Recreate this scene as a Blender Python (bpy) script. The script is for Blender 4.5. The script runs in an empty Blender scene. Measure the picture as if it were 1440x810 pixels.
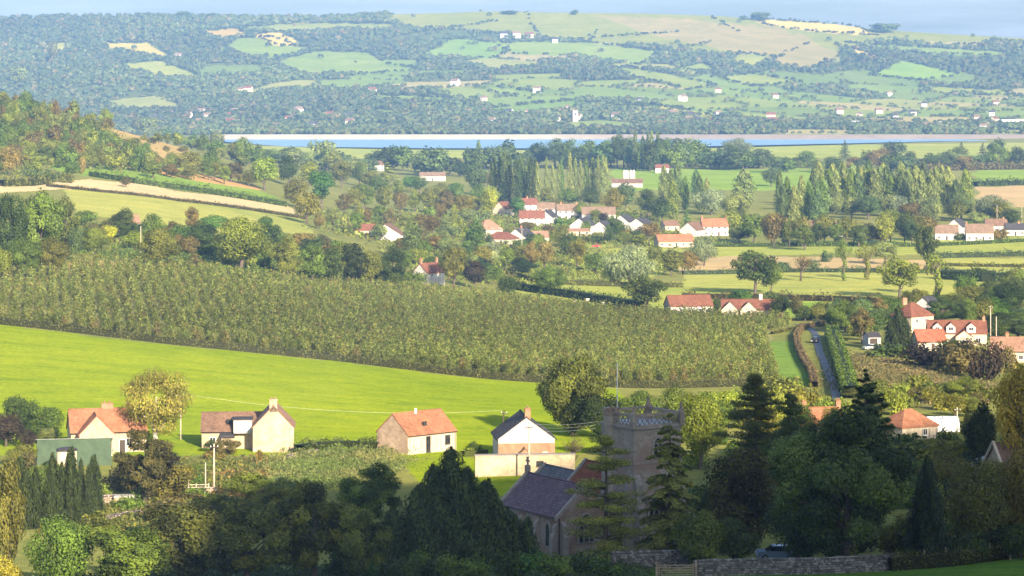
import bpy, math, random
import numpy as np
R = np.random.default_rng(11)
random.seed(5)
SC = bpy.context.scene
COL = SC.collection
F = 4000.0      # focal length in photo pixels (1440 wide)
HZ = 100.0      # photo row of the camera's eye level
CZ = 90.0       # camera height above the plain

# ------------------------------------------------------------------ terrain
CTRL = {
 -500: [(200,900),(240,850),(300,790),(380,690),(440,640),(470,615),(520,560),(630,425),(780,365),(1000,275),(1150,240),(1300,205),(1450,160),(1700,95),(1900,100),(2200,120),(3000,188),(3500,197),(3600,191),(3900,188)],
 0:    [(200,900),(240,850),(300,790),(380,700),(440,655),(470,632),(520,575),(630,456),(780,384),(1000,300),(1150,264),(1300,238),(1450,205),(1700,133),(1900,137),(2200,155),(3000,192),(3500,197),(3600,191),(3900,188)],
 240:  [(200,900),(240,850),(300,795),(380,710),(440,660),(480,622),(540,555),(630,484),(800,378),(1000,318),(1200,276),(1400,246),(1550,224),(1700,207),(1900,203),(2200,205),(3000,203),(3500,200),(3600,191),(3900,188)],
 480:  [(200,900),(240,850),(300,800),(380,715),(440,665),(490,620),(550,565),(630,510),(900,395),(1050,358),(1300,316),(1500,297),(2100,250),(2800,216),(2950,212),(3080,211),(3500,200),(3600,191),(3900,188)],
 720:  [(200,900),(240,850),(300,790),(340,745),(400,690),(450,650),(520,598),(630,536),(800,472),(960,418),(1100,382),(1450,322),(1700,291),(2150,252),(2800,217),(2950,213),(3080,212),(3500,201),(3600,191),(3900,188)],
 960:  [(200,900),(240,850),(285,800),(310,778),(350,730),(400,685),(450,645),(520,598),(630,547),(740,500),(850,458),(950,428),(1120,388),(1320,350),(1700,292),(2150,253),(2800,217),(2950,213),(3080,212),(3500,201),(3600,191),(3900,188)],
 1200: [(200,900),(240,840),(285,795),(310,765),(350,725),(400,680),(450,640),(500,608),(600,555),(670,522),(740,492),(860,450),(980,415),(1120,383),(1320,345),(1700,291),(2150,253),(2800,217),(2950,213),(3080,209),(3500,199),(3600,191),(3900,188)],
 1440: [(200,890),(240,835),(270,800),(290,778),(320,750),(400,680),(460,635),(520,598),(600,557),(670,525),(740,497),(860,455),(980,418),(1120,383),(1320,345),(1700,291),(2150,253),(2800,217),(2950,212),(3080,206),(3500,196),(3600,191),(3900,188)],
 1940: [(200,880),(240,825),(270,795),(290,770),(320,745),(400,680),(460,635),(520,598),(600,557),(670,525),(740,497),(860,455),(980,418),(1120,383),(1320,345),(1700,291),(2150,253),(2800,217),(2950,210),(3080,204),(3500,194),(3600,191),(3900,188)],
}
UG = np.arange(-900, 2341, 20.0)
YG = np.geomspace(200, 3900, 420)
_cu = sorted(CTRL)
_zc = []
for u_ in _cu:
    ys = np.array([a for a, b in CTRL[u_]], float); rs = np.array([b for a, b in CTRL[u_]], float)
    _zc.append(np.interp(np.log(YG), np.log(ys), CZ - (rs - HZ) / F * ys))
_zc = np.array(_zc)
ZG = np.array([np.interp(UG, _cu, _zc[:, j]) for j in range(len(YG))]).T
def _blur(a, s, ax):
    r = int(s * 3); k = np.exp(-0.5 * (np.arange(-r, r + 1) / s) ** 2); k /= k.sum()
    p = [(0, 0), (0, 0)]; p[ax] = (r, r)
    b = np.pad(a, p, mode='edge')
    return np.apply_along_axis(lambda v: np.convolve(v, k, 'valid'), ax, b)
ZG = _blur(_blur(ZG, 3.0, 0), 3.0, 1)
RIDGE = [(-900,30),(-400,26),(0,27),(100,24),(200,23),(330,25),(450,25),(560,20),(700,16),(800,18),(900,19),(1000,22),(1070,27),(1150,31),(1230,41),(1300,46),(1440,54),(1900,66),(2340,80)]
RU = [a for a, b in RIDGE]; RR = [b for a, b in RIDGE]
def hill_noise(X, Y):
    return (np.sin(X / 310 + Y / 620 + 1.0) * 0.5 + np.sin(X / 170 - Y / 340 + 2.1) * 0.32 + np.sin(X / 83 + Y / 260) * 0.16 + np.sin(Y / 140 + X / 500) * 0.25)
def zt(X, Y):
    X = np.asarray(X, float); Y = np.asarray(Y, float)
    Yc = np.clip(Y, 200, None)
    u = np.clip(720 + F * X / Yc, UG[0], UG[-1] - 1e-6)
    iu = (u - UG[0]) / 20.0; i0 = np.clip(iu.astype(int), 0, len(UG) - 2); fu = iu - i0
    ly = np.log(np.clip(Yc, 200, 3899.9) / 200) / math.log(3900 / 200) * (len(YG) - 1)
    j0 = np.clip(ly.astype(int), 0, len(YG) - 2); fy = ly - j0
    z = ((ZG[i0, j0] * (1 - fu) + ZG[i0 + 1, j0] * fu) * (1 - fy) + (ZG[i0, j0 + 1] * (1 - fu) + ZG[i0 + 1, j0 + 1] * fu) * fy)
    t = np.clip((Y - 3900) / 2000, 0, 1)
    zr = CZ - (np.interp(u, RU, RR) - HZ) / F * 5900
    zh = 4.2 + (zr - 4.2) * (0.5 * t + 0.5 * t * t) + hill_noise(X, Y) * 17 * np.sin(np.pi * t) ** 0.8
    zh = np.where(Y > 5900, zr - (Y - 5900) * 0.04, zh)
    return np.where(Y > 3900, zh, z)
def z1(x, y): return float(zt(np.array([x]), np.array([y]))[0])
_YN = np.geomspace(236, 3890, 1600); _YF = np.linspace(3905, 5895, 900)
def G(u, row, far=False):
    """world point on the ground that the photo shows at (u, row)"""
    Y = _YF if far else _YN
    X = (u - 720) / F * Y
    rw = HZ + F * (CZ - zt(X, Y)) / Y
    k = np.argmax(rw <= row)
    if rw[k] > row: k = int(np.argmin(rw))
    y = Y[k]
    if k > 0 and rw[k - 1] > row:
        f = (rw[k - 1] - row) / max(1e-6, rw[k - 1] - rw[k]); y = Y[k - 1] + f * (Y[k] - Y[k - 1])
    x = (u - 720) / F * y
    return float(x), float(y), z1(x, y)
def uvrow(X, Y, Z): return 720 + F * X / Y, HZ + F * (CZ - Z) / Y
def inpoly(u, r, poly):
    u = np.asarray(u); r = np.asarray(r); c = np.zeros(u.shape, bool)
    n = len(poly)
    for i in range(n):
        x1, y1 = poly[i]; x2, y2 = poly[(i + 1) % n]
        if y1 == y2: continue
        c ^= ((y1 > r) != (y2 > r)) & (u < (x2 - x1) * (r - y1) / (y2 - y1) + x1)
    return c

# ------------------------------------------------------------------ objects
def tag(o, label=None, cat=None, group=None, kind=None):
    if label: o['label'] = label
    if cat: o['category'] = cat
    if group: o['group'] = group
    if kind: o['kind'] = kind
    return o
def empty(name, loc=(0, 0, 0), rz=0.0, label=None, cat=None, group=None):
    o = bpy.data.objects.new(name, None); COL.objects.link(o)
    o.empty_display_size = 0.5
    o.location = loc; o.rotation_euler = (0, 0, rz)
    return tag(o, label, cat, group)
def link(name, me, parent=None, loc=None, rz=0.0):
    o = bpy.data.objects.new(name, me); COL.objects.link(o)
    if parent is not None: o.parent = parent
    if loc is not None: o.location = loc
    if rz: o.rotation_euler = (0, 0, rz)
    return o
def quads_mesh(name, V, nq, mats, tint=None, midx=None, color=None):
    """V: (nq*4,3) array, consecutive quads"""
    me = bpy.data.meshes.new(name)
    me.vertices.add(nq * 4); me.vertices.foreach_set('co', np.ascontiguousarray(V, np.float32).ravel())
    me.loops.add(nq * 4); me.loops.foreach_set('vertex_index', np.arange(nq * 4, dtype=np.int32))
    me.polygons.add(nq); me.polygons.foreach_set('loop_start', np.arange(0, nq * 4, 4, dtype=np.int32))
    if midx is not None: me.polygons.foreach_set('material_index', np.ascontiguousarray(midx, np.int32))
    for m in mats: me.materials.append(m)
    if tint is not None:
        a = me.attributes.new('tint', 'FLOAT', 'FACE'); a.data.foreach_set('value', np.ascontiguousarray(tint, np.float32))
    if color is not None:
        a = me.attributes.new('leafcol', 'FLOAT_COLOR', 'FACE')
        c4 = np.ones((nq, 4), np.float32); c4[:, :3] = color; a.data.foreach_set('color', c4.ravel())
    me.update(calc_edges=True)
    return me

class MB:
    """collects shapes into ONE mesh"""
    def __init__(s): s.v = []; s.f = []; s.m = []; s.sm = []
    def add(s, vs, fs, m=0, smooth=False):
        b = len(s.v); s.v += [tuple(map(float, p)) for p in vs]; s.f += [tuple(b + i for i in f) for f in fs]
        s.m += [m] * len(fs); s.sm += [smooth] * len(fs); return s
    def box(s, c, d, m=0, rz=0.0, top=1.0, rx=0.0):
        cx, cy, cz = c; hx, hy, hz = d[0] / 2, d[1] / 2, d[2] / 2; vs = []
        ca, sa = math.cos(rz), math.sin(rz); cb, sb = math.cos(rx), math.sin(rx)
        for zz, k in ((-hz, 1), (hz, top)):
            for xx, yy in ((-hx, -hy), (hx, -hy), (hx, hy), (-hx, hy)):
                x, y, z = xx * k, yy * k, zz
                y, z = y * cb - z * sb, y * sb + z * cb
                vs.append((cx + x * ca - y * sa, cy + x * sa + y * ca, cz + z))
        return s.add(vs, [(0, 3, 2, 1), (4, 5, 6, 7), (0, 1, 5, 4), (1, 2, 6, 5), (2, 3, 7, 6), (3, 0, 4, 7)], m)
    def tube(s, pts, rad, n=8, m=0, caps=True, smooth=True):
        pts = [np.array(p, float) for p in pts]; vs = []; fs = []
        if not hasattr(rad, '__len__'): rad = [rad] * len(pts)
        for i, p in enumerate(pts):
            d = pts[min(i + 1, len(pts) - 1)] - pts[max(i - 1, 0)]; d /= max(1e-9, np.linalg.norm(d))
            a = np.cross(d, (0, 0, 1.0)) if abs(d[2]) < 0.9 else np.cross(d, (1.0, 0, 0)); a /= np.linalg.norm(a); b = np.cross(d, a)
            for k in range(n):
                t = 2 * math.pi * k / n; vs.append(p + rad[i] * (math.cos(t) * a + math.sin(t) * b))
        for i in range(len(pts) - 1):
            for k in range(n):
                k2 = (k + 1) % n; fs.append((i * n + k, i * n + k2, (i + 1) * n + k2, (i + 1) * n + k))
        s.add(vs, fs, m, smooth)
        if caps:
            b = len(s.v) - len(vs)
            s.f.append(tuple(b + k for k in range(n - 1, -1, -1))); s.m.append(m); s.sm.append(False)
            e = b + (len(pts) - 1) * n
            s.f.append(tuple(e + k for k in range(n))); s.m.append(m); s.sm.append(False)
        return s
    def prism(s, poly, o, t, nrm, d0, d1, m=0, up=(0, 0, 1)):
        """polygon (a,b) in plane o + a*t + b*up, extruded from d0 to d1 along nrm"""
        o = np.array(o, float); t = np.array(t, float); nr = np.array(nrm, float); up = np.array(up, float)
        n = len(poly); A = [o + a * t + b * up + d0 * nr for a, b in poly]; B = [o + a * t + b * up + d1 * nr for a, b in poly]
        fs = [tuple(range(n)), tuple(range(2 * n - 1, n - 1, -1))]
        for i in range(n): j = (i + 1) % n; fs.append((i, i + n, j + n, j))
        return s.add(A + B, fs, m)
    def mesh(s, name, mats):
        me = bpy.data.meshes.new(name); me.from_pydata(s.v, [], s.f)
        for x in (mats if isinstance(mats, (list, tuple)) else [mats]): me.materials.append(x)
        me.polygons.foreach_set('material_index', s.m); me.polygons.foreach_set('use_smooth', s.sm)
        import bmesh
        bm = bmesh.new(); bm.from_mesh(me); bmesh.ops.recalc_face_normals(bm, faces=bm.faces); bm.to_mesh(me); bm.free()
        me.update(); return me
    def build(s, name, mats, parent=None, loc=None, rz=0.0): return link(name, s.mesh(name, mats), parent, loc, rz)

# ------------------------------------------------------------------ materials
def nmat(name):
    m = bpy.data.materials.new(name); m.use_nodes = True; nt = m.node_tree
    return m, nt, nt.nodes, nt.links, nt.nodes['Principled BSDF']
def mathn(N, L, op, a, b=None, c=None, clamp=False):
    n = N.new('ShaderNodeMath'); n.operation = op; n.use_clamp = clamp
    for i, x in enumerate((a, b, c)):
        if x is None: continue
        if isinstance(x, (int, float)): n.inputs[i].default_value = x
        else: L.new(x, n.inputs[i])
    return n.outputs[0]
def mixc(N, L, f, a, b, bt='MIX'):
    n = N.new('ShaderNodeMix'); n.data_type = 'RGBA'; n.blend_type = bt
    for i, x in ((0, f), (6, a), (7, b)):
        if isinstance(x, (int, float)): n.inputs[i].default_value = x
        elif isinstance(x, tuple): n.inputs[i].default_value = (*x, 1) if len(x) == 3 else x
        else: L.new(x, n.inputs[i])
    return n.outputs[2]
def noise(N, L, vec, scale, detail=4, rough=0.6, dist=0.0):
    n = N.new('ShaderNodeTexNoise'); n.inputs['Scale'].default_value = scale; n.inputs['Detail'].default_value = detail
    n.inputs['Roughness'].default_value = rough; n.inputs['Distortion'].default_value = dist
    if vec is not None: L.new(vec, n.inputs['Vector'])
    return n.outputs['Fac']
def ramp(N, L, f, stops):
    n = N.new('ShaderNodeValToRGB'); cr = n.color_ramp
    while len(cr.elements) < len(stops): cr.elements.new(0.5)
    for e, (p, c) in zip(cr.elements, stops): e.position = p; e.color = (*c, 1) if len(c) == 3 else c
    L.new(f, n.inputs[0]); return n.outputs[0]
def bump(N, L, B, h, strength, dist):
    n = N.new('ShaderNodeBump'); n.inputs['Strength'].default_value = strength; n.inputs['Distance'].default_value = dist
    L.new(h, n.inputs['Height']); L.new(n.outputs[0], B.inputs['Normal'])
def objvec(N): return N.new('ShaderNodeTexCoord').outputs['Object']
def posvec(N): return N.new('ShaderNodeNewGeometry').outputs['Position']

def leaf_material(name, trans=0.3, attr=False):
    m, nt, N, L, B = nmat(name)
    t = N.new('ShaderNodeAttribute'); t.attribute_name = 'tint'
    if attr:
        a = N.new('ShaderNodeAttribute'); a.attribute_name = 'leafcol'; base = a.outputs['Color']
    else:
        oi = N.new('ShaderNodeObjectInfo'); base = oi.outputs['Color']
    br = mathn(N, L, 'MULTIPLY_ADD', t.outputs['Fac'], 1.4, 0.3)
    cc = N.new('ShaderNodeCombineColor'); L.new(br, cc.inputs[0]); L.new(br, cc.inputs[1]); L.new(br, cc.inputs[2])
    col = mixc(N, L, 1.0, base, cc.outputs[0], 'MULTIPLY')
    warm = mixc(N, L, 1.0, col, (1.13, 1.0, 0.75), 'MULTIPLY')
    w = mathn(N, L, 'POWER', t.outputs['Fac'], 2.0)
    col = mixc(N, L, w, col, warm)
    L.new(col, B.inputs['Base Color']); B.inputs['Roughness'].default_value = 0.65; B.inputs['Specular IOR Level'].default_value = 0.18
    T = N.new('ShaderNodeBsdfTranslucent'); L.new(mixc(N, L, 1.0, col, (1.15, 1.1, 0.55), 'MULTIPLY'), T.inputs['Color'])
    mx = N.new('ShaderNodeMixShader'); mx.inputs[0].default_value = trans
    L.new(B.outputs[0], mx.inputs[1]); L.new(T.outputs[0], mx.inputs[2]); L.new(mx.outputs[0], N['Material Output'].inputs['Surface'])
    return m
def bark_material(name, c):
    m, nt, N, L, B = nmat(name)
    n = noise(N, L, objvec(N), 3.0, 5, 0.7)
    L.new(ramp(N, L, n, [(0.3, tuple(x * 0.55 for x in c)), (0.7, tuple(min(1, x * 1.5) for x in c))]), B.inputs['Base Color']); B.inputs['Roughness'].default_value = 0.95
    bump(N, L, B, n, 0.8, 0.1); return m
def plain(name, c, rough=0.8, var=0.25, scale=1.5, metal=0.0, spec=0.3):
    m, nt, N, L, B = nmat(name)
    n = noise(N, L, objvec(N), scale, 5, 0.65)
    L.new(ramp(N, L, n, [(0.25, tuple(x * (1 - var) for x in c)), (0.75, tuple(min(1, x * (1 + var)) for x in c))]), B.inputs['Base Color'])
    B.inputs['Roughness'].default_value = rough; B.inputs['Metallic'].default_value = metal; B.inputs['Specular IOR Level'].default_value = spec
    return m
def wallvec(N, L):
    o = objvec(N); sp = N.new('ShaderNodeSeparateXYZ'); L.new(o, sp.inputs[0])
    s = mathn(N, L, 'ADD', sp.outputs[0], sp.outputs[1]); cb = N.new('ShaderNodeCombineXYZ'); L.new(s, cb.inputs[0]); L.new(sp.outputs[2], cb.inputs[1]); return o, cb.outputs[0]
def masonry(name, c1, c2, mortar, bw=0.45, bh=0.22, patch=None):
    m, nt, N, L, B = nmat(name)
    o, v = wallvec(N, L)
    nz = N.new('ShaderNodeTexNoise'); nz.inputs['Scale'].default_value = 2.5; L.new(o, nz.inputs['Vector'])
    vm = N.new('ShaderNodeVectorMath'); vm.operation = 'MULTIPLY_ADD'; L.new(nz.outputs['Color'], vm.inputs[0]); vm.inputs[1].default_value = (0.12, 0.12, 0); L.new(v, vm.inputs[2])
    b = N.new('ShaderNodeTexBrick'); L.new(vm.outputs[0], b.inputs['Vector']); b.inputs['Scale'].default_value = 1.0
    b.inputs['Brick Width'].default_value = bw; b.inputs['Row Height'].default_value = bh; b.inputs['Mortar Size'].default_value = 0.018
    b.inputs['Color1'].default_value = (*c1, 1); b.inputs['Color2'].default_value = (*c2, 1); b.inputs['Mortar'].default_value = (*mortar, 1); b.inputs['Bias'].default_value = -0.1
    n = noise(N, L, o, 0.5, 6, 0.7)
    col = mixc(N, L, 1.0, b.outputs['Color'], ramp(N, L, n, [(0.3, (0.62, 0.6, 0.58)), (0.7, (1.2, 1.18, 1.12))]), 'MULTIPLY')
    if patch:
        n2 = noise(N, L, o, 0.35, 3, 0.6); col = mixc(N, L, ramp(N, L, n2, [(0.48, (0, 0, 0)), (0.6, (0.8, 0.8, 0.8))]), col, patch)
    L.new(col, B.inputs['Base Color']); B.inputs['Roughness'].default_value = 0.95; B.inputs['Specular IOR Level'].default_value = 0.15
    bump(N, L, B, b.outputs['Fac'], 0.6, -0.03); return m
def tiles(name, c, alongy=False, cw=0.3, ch=0.28, var=0.4, moss=(0.10, 0.11, 0.04), mossamt=0.4):
    m, nt, N, L, B = nmat(name)
    o = objvec(N); sp = N.new('ShaderNodeSeparateXYZ'); L.new(o, sp.inputs[0])
    cb = N.new('ShaderNodeCombineXYZ'); L.new(mathn(N, L, 'ADD', sp.outputs[0], sp.outputs[1]) if not alongy else sp.outputs[1], cb.inputs[0]); L.new(mathn(N, L, 'MULTIPLY', sp.outputs[2], 1.5), cb.inputs[1])
    b = N.new('ShaderNodeTexBrick'); L.new(cb.outputs[0], b.inputs['Vector']); b.inputs['Scale'].default_value = 1.0
    b.inputs['Brick Width'].default_value = cw; b.inputs['Row Height'].default_value = ch; b.inputs['Mortar Size'].default_value = 0.02
    b.inputs['Color1'].default_value = (*[x * (1 + var * 0.5) for x in c], 1); b.inputs['Color2'].default_value = (*[x * (1 - var * 0.5) for x in c], 1); b.inputs['Mortar'].default_value = (*[x * 0.45 for x in c], 1)
    n = noise(N, L, o, 0.6, 6, 0.7)
    col = mixc(N, L, 1.0, b.outputs['Color'], ramp(N, L, n, [(0.3, (0.7, 0.68, 0.66)), (0.7, (1.2, 1.15, 1.1))]), 'MULTIPLY')
    n2 = noise(N, L, o, 1.3, 5, 0.75)
    col = mixc(N, L, ramp(N, L, n2, [(0.55, (0, 0, 0)), (0.75, (mossamt,) * 3)]), col, moss)
    L.new(col, B.inputs['Base Color']); B.inputs['Roughness'].default_value = 0.85; B.inputs['Specular IOR Level'].default_value = 0.2
    bump(N, L, B, b.outputs['Fac'], 0.5, -0.03); return m
def render_wall(name, c):
    m, nt, N, L, B = nmat(name)
    o = objvec(N); n = noise(N, L, o, 0.8, 6, 0.7)
    sp = N.new('ShaderNodeSeparateXYZ'); L.new(o, sp.inputs[0])
    st = N.new('ShaderNodeCombineXYZ'); L.new(mathn(N, L, 'MULTIPLY', sp.outputs[0], 3.0), st.inputs[0]); L.new(mathn(N, L, 'MULTIPLY', sp.outputs[1], 3.0), st.inputs[1]); L.new(mathn(N, L, 'MULTIPLY', sp.outputs[2], 0.3), st.inputs[2])
    n2 = noise(N, L, st.outputs[0], 1.0, 4, 0.6)
    col = ramp(N, L, n, [(0.2, tuple(x * 0.86 for x in c)), (0.7, c)])
    col = mixc(N, L, 1.0, col, ramp(N, L, n2, [(0.35, (0.74, 0.72, 0.68)), (0.6, (1, 1, 1))]), 'MULTIPLY')
    L.new(col, B.inputs['Base Color']); B.inputs['Roughness'].default_value = 0.9; B.inputs['Specular IOR Level'].default_value = 0.15; return m
def glass_mat(name):
    m, nt, N, L, B = nmat(name)
    n = noise(N, L, objvec(N), 0.9, 2); L.new(ramp(N, L, n, [(0.3, (0.012, 0.014, 0.016)), (0.7, (0.05, 0.055, 0.06))]), B.inputs['Base Color'])
    B.inputs['Roughness'].default_value = 0.06; B.inputs['Specular IOR Level'].default_value = 0.5; return m

M = {}
M['leaf'] = leaf_material('leaf'); M['leafmass'] = leaf_material('leaf_mass', attr=True)
M['needle'] = leaf_material('needle', 0.12)
M['bark'] = bark_material('bark', (0.09, 0.07, 0.05)); M['birch'] = bark_material('pale_bark', (0.4, 0.36, 0.3))
M['white'] = render_wall('white_render', (0.57, 0.55, 0.51)); M['cream'] = render_wall('cream_render', (0.55, 0.47, 0.36)); M['grey'] = render_wall('grey_render', (0.42, 0.4, 0.37))
M['stone'] = masonry('pink_rubble_stone', (0.58, 0.43, 0.31), (0.46, 0.33, 0.24), (0.5, 0.4, 0.31))
M['palestone'] = masonry('pale_rubble_stone', (0.58, 0.46, 0.32), (0.46, 0.36, 0.25), (0.5, 0.42, 0.3))
M['church'] = masonry('church_stone', (0.31, 0.215, 0.16), (0.22, 0.16, 0.125), (0.28, 0.235, 0.19), 0.5, 0.24, patch=(0.30, 0.265, 0.235))
M['churchgrey'] = masonry('tower_stone', (0.34, 0.305, 0.26), (0.25, 0.22, 0.19), (0.33, 0.3, 0.26), 0.5, 0.24, patch=(0.25, 0.175, 0.135))
M['dress'] = plain('dressed_limestone', (0.25, 0.225, 0.195), 0.9, 0.25, 2.0)
M['brick'] = masonry('orange_brick', (0.42, 0.15, 0.075), (0.34, 0.13, 0.07), (0.4, 0.3, 0.22), 0.24, 0.085)
M['orange'] = tiles('orange_pantiles', (0.36, 0.165, 0.095)); M['red'] = tiles('red_tiles', (0.21, 0.09, 0.06)); M['brightred'] = tiles('bright_red_tiles', (0.46, 0.13, 0.08), mossamt=0.1)
M['salmon'] = tiles('salmon_tiles', (0.33, 0.195, 0.135)); M['brown'] = tiles('brown_tiles', (0.2, 0.125, 0.09)); M['tan'] = tiles('tan_tiles', (0.24, 0.17, 0.125)); M['slate'] = tiles('dark_slate', (0.065, 0.065, 0.075), cw=0.35, ch=0.3, mossamt=0.1)
M['purple'] = tiles('purple_slate', (0.135, 0.098, 0.125), True, 0.4, 0.34, mossamt=0.15); M['churchred'] = tiles('church_red_tiles', (0.24, 0.085, 0.045), True); M['churchgreyslate'] = tiles('church_grey_slate', (0.13, 0.14, 0.16), True, 0.4, 0.34)
M['glass'] = glass_mat('window_glass'); M['frame'] = plain('white_frame', (0.75, 0.74, 0.7), 0.6, 0.08); M['darkframe'] = plain('dark_frame', (0.06, 0.05, 0.045), 0.6)
M['wood'] = plain('weathered_wood', (0.3, 0.24, 0.17), 0.9, 0.4, 3.0); M['palewood'] = plain('pale_pole_wood', (0.45, 0.38, 0.29), 0.9, 0.3, 2.0); M['darkwood'] = plain('dark_wood', (0.06, 0.045, 0.035), 0.8)
M['metal'] = plain('grey_metal', (0.35, 0.35, 0.36), 0.45, 0.1, metal=0.6); M['black'] = plain('black_plastic', (0.02, 0.02, 0.022), 0.6); M['tyre'] = plain('tyre_rubber', (0.018, 0.018, 0.018), 0.85)
M['concrete'] = plain('pale_concrete', (0.55, 0.49, 0.41), 0.9, 0.15, 0.8)
# ------------------------------------------------------------------ land cover (each polygon outlines one real field)
GRASS = (0.175, 0.234, 0.014); LAWN = (0.17, 0.25, 0.04); ROUGH = (0.16, 0.17, 0.05); OLIVE = (0.16, 0.15, 0.06)
STRAW = (0.46, 0.36, 0.20); HAY = (0.26, 0.275, 0.07); TAN = (0.36, 0.27, 0.14); YGREEN = (0.24, 0.27, 0.06); SCRUB = (0.10, 0.11, 0.035)
MEADOW = (0.125, 0.20, 0.04)
NEARF = [  # colour, Y range, polygon of photo pixels
 (ROUGH, 200, 3900, [(-2000, -500), (4000, -500), (4000, 2000), (-2000, 2000)]),
 (GRASS, 455, 720, [(-400, 425), (0, 457), (240, 485), (480, 509), (690, 534), (870, 546), (900, 600), (820, 640), (660, 640), (540, 648), (440, 640), (260, 640), (130, 640), (-400, 640)]),
 ((0.20, 0.20, 0.075), 600, 1200, [(-400, 330), (0, 385), (110, 372), (250, 377), (440, 395), (720, 418), (1000, 440), (1112, 447), (1122, 460), (1080, 468), (1095, 538), (870, 546), (690, 534), (480, 509), (240, 485), (0, 457), (-400, 425)]),
 ((0.30, 0.24, 0.10), 700, 1200, [(40, 392), (110, 368), (190, 366), (230, 374), (120, 384), (70, 398)]),
 (HAY, 950, 1700, [(85, 266), (140, 268), (250, 281), (360, 294), (415, 305), (440, 328), (385, 332), (300, 325), (200, 312), (105, 300)]),
 (STRAW, 950, 1700, [(0, 258), (66, 257), (130, 251), (190, 258), (240, 268), (310, 274), (360, 280), (405, 290), (430, 303), (360, 293), (250, 280), (140, 267), (80, 265), (0, 272)]),
 (LAWN, 1100, 1750, [(65, 233), (100, 226), (150, 229), (220, 243), (300, 255), (365, 268), (400, 281), (360, 279), (310, 272), (240, 264), (190, 256), (130, 248), (80, 241)]),
 ((0.42, 0.25, 0.10), 1100, 1900, [(190, 228), (205, 230), (250, 241), (330, 255), (365, 262), (370, 268), (330, 262), (240, 248), (200, 240)]),
 ((0.34, 0.25, 0.10), 1400, 1950, [(150, 168), (175, 170), (205, 190), (245, 205), (270, 208), (265, 218), (235, 222), (200, 205), (165, 190)]),
 (YGREEN, 860, 2000, [(720, 372), (860, 350), (960, 348), (960, 372), (900, 395), (1000, 408), (1120, 420), (1300, 432), (1300, 452), (1000, 444), (880, 436), (780, 424), (720, 408)]),
 (YGREEN, 860, 1500, [(800, 404), (960, 396), (1100, 392), (1240, 396), (1390, 398), (1385, 414), (1230, 418), (1000, 410), (900, 413), (800, 414)]),
 (HAY, 860, 1500, [(960, 384), (1100, 380), (1390, 384), (1390, 412), (1220, 417), (1100, 409), (960, 404)]),
 (TAN, 860, 1700, [(950, 366), (990, 360), (1100, 360), (1200, 363), (1320, 366), (1320, 379), (1150, 380), (1080, 378), (960, 382)]),
 (YGREEN, 860, 1800, [(1000, 346), (1090, 341), (1440, 332), (1960, 332), (1960, 356), (1440, 358), (1300, 358), (1200, 357), (1100, 358), (1000, 362)]),
 (HAY, 860, 1800, [(1330, 363), (1960, 360), (1960, 388), (1440, 388), (1350, 378), (1318, 372)]),
 (LAWN, 860, 1300, [(1040, 430), (1150, 424), (1300, 433), (1300, 446), (1180, 448), (1080, 444)]),
 (YGREEN, 1300, 1900, [(790, 338), (830, 330), (870, 328), (868, 346), (800, 352)]),
 (OLIVE, 560, 760, [(1198, 498), (1235, 500), (1300, 515), (1400, 540), (1400, 560), (1330, 580), (1230, 590), (1195, 545)]),
 (MEADOW, 560, 780, [(1079, 468), (1100, 464), (1122, 462), (1122, 485), (1142, 520), (1146, 540), (1120, 546), (1097, 540), (1080, 492)]),
 (GRASS, 360, 470, [(560, 650), (640, 640), (740, 662), (820, 672), (760, 690), (680, 700), (600, 690)]),
 (YGREEN, 380, 500, [(390, 660), (440, 628), (530, 625), (560, 660), (470, 690), (360, 700)]),
 ((0.08, 0.15, 0.022), 200, 300, [(800, 808), (1020, 803), (1240, 798), (1440, 770), (2000, 750), (2000, 1200), (300, 1200), (300, 815)]),
 (LAWN, 1800, 3000, [(860, 237), (1230, 237), (1230, 268), (860, 268)]),
 (LAWN, 1700, 3000, [(1370, 238), (2000, 238), (2000, 256), (1370, 258)]),
 (TAN, 1700, 3000, [(1375, 262), (2000, 260), (2000, 300), (1375, 296)]),
 (YGREEN, 2300, 3300, [(330, 205), (1500, 203), (2300, 203), (2300, 222), (330, 222)]),
 (HAY, 2300, 3300, [(1290, 196), (2300, 196), (2300, 206), (1240, 205)]),
 ((0.2, 0.17, 0.1), 1100, 1300, [(395, 350), (445, 345), (445, 362), (395, 362)]),
]
WOODF = (0.095, 0.125, 0.042)
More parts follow.
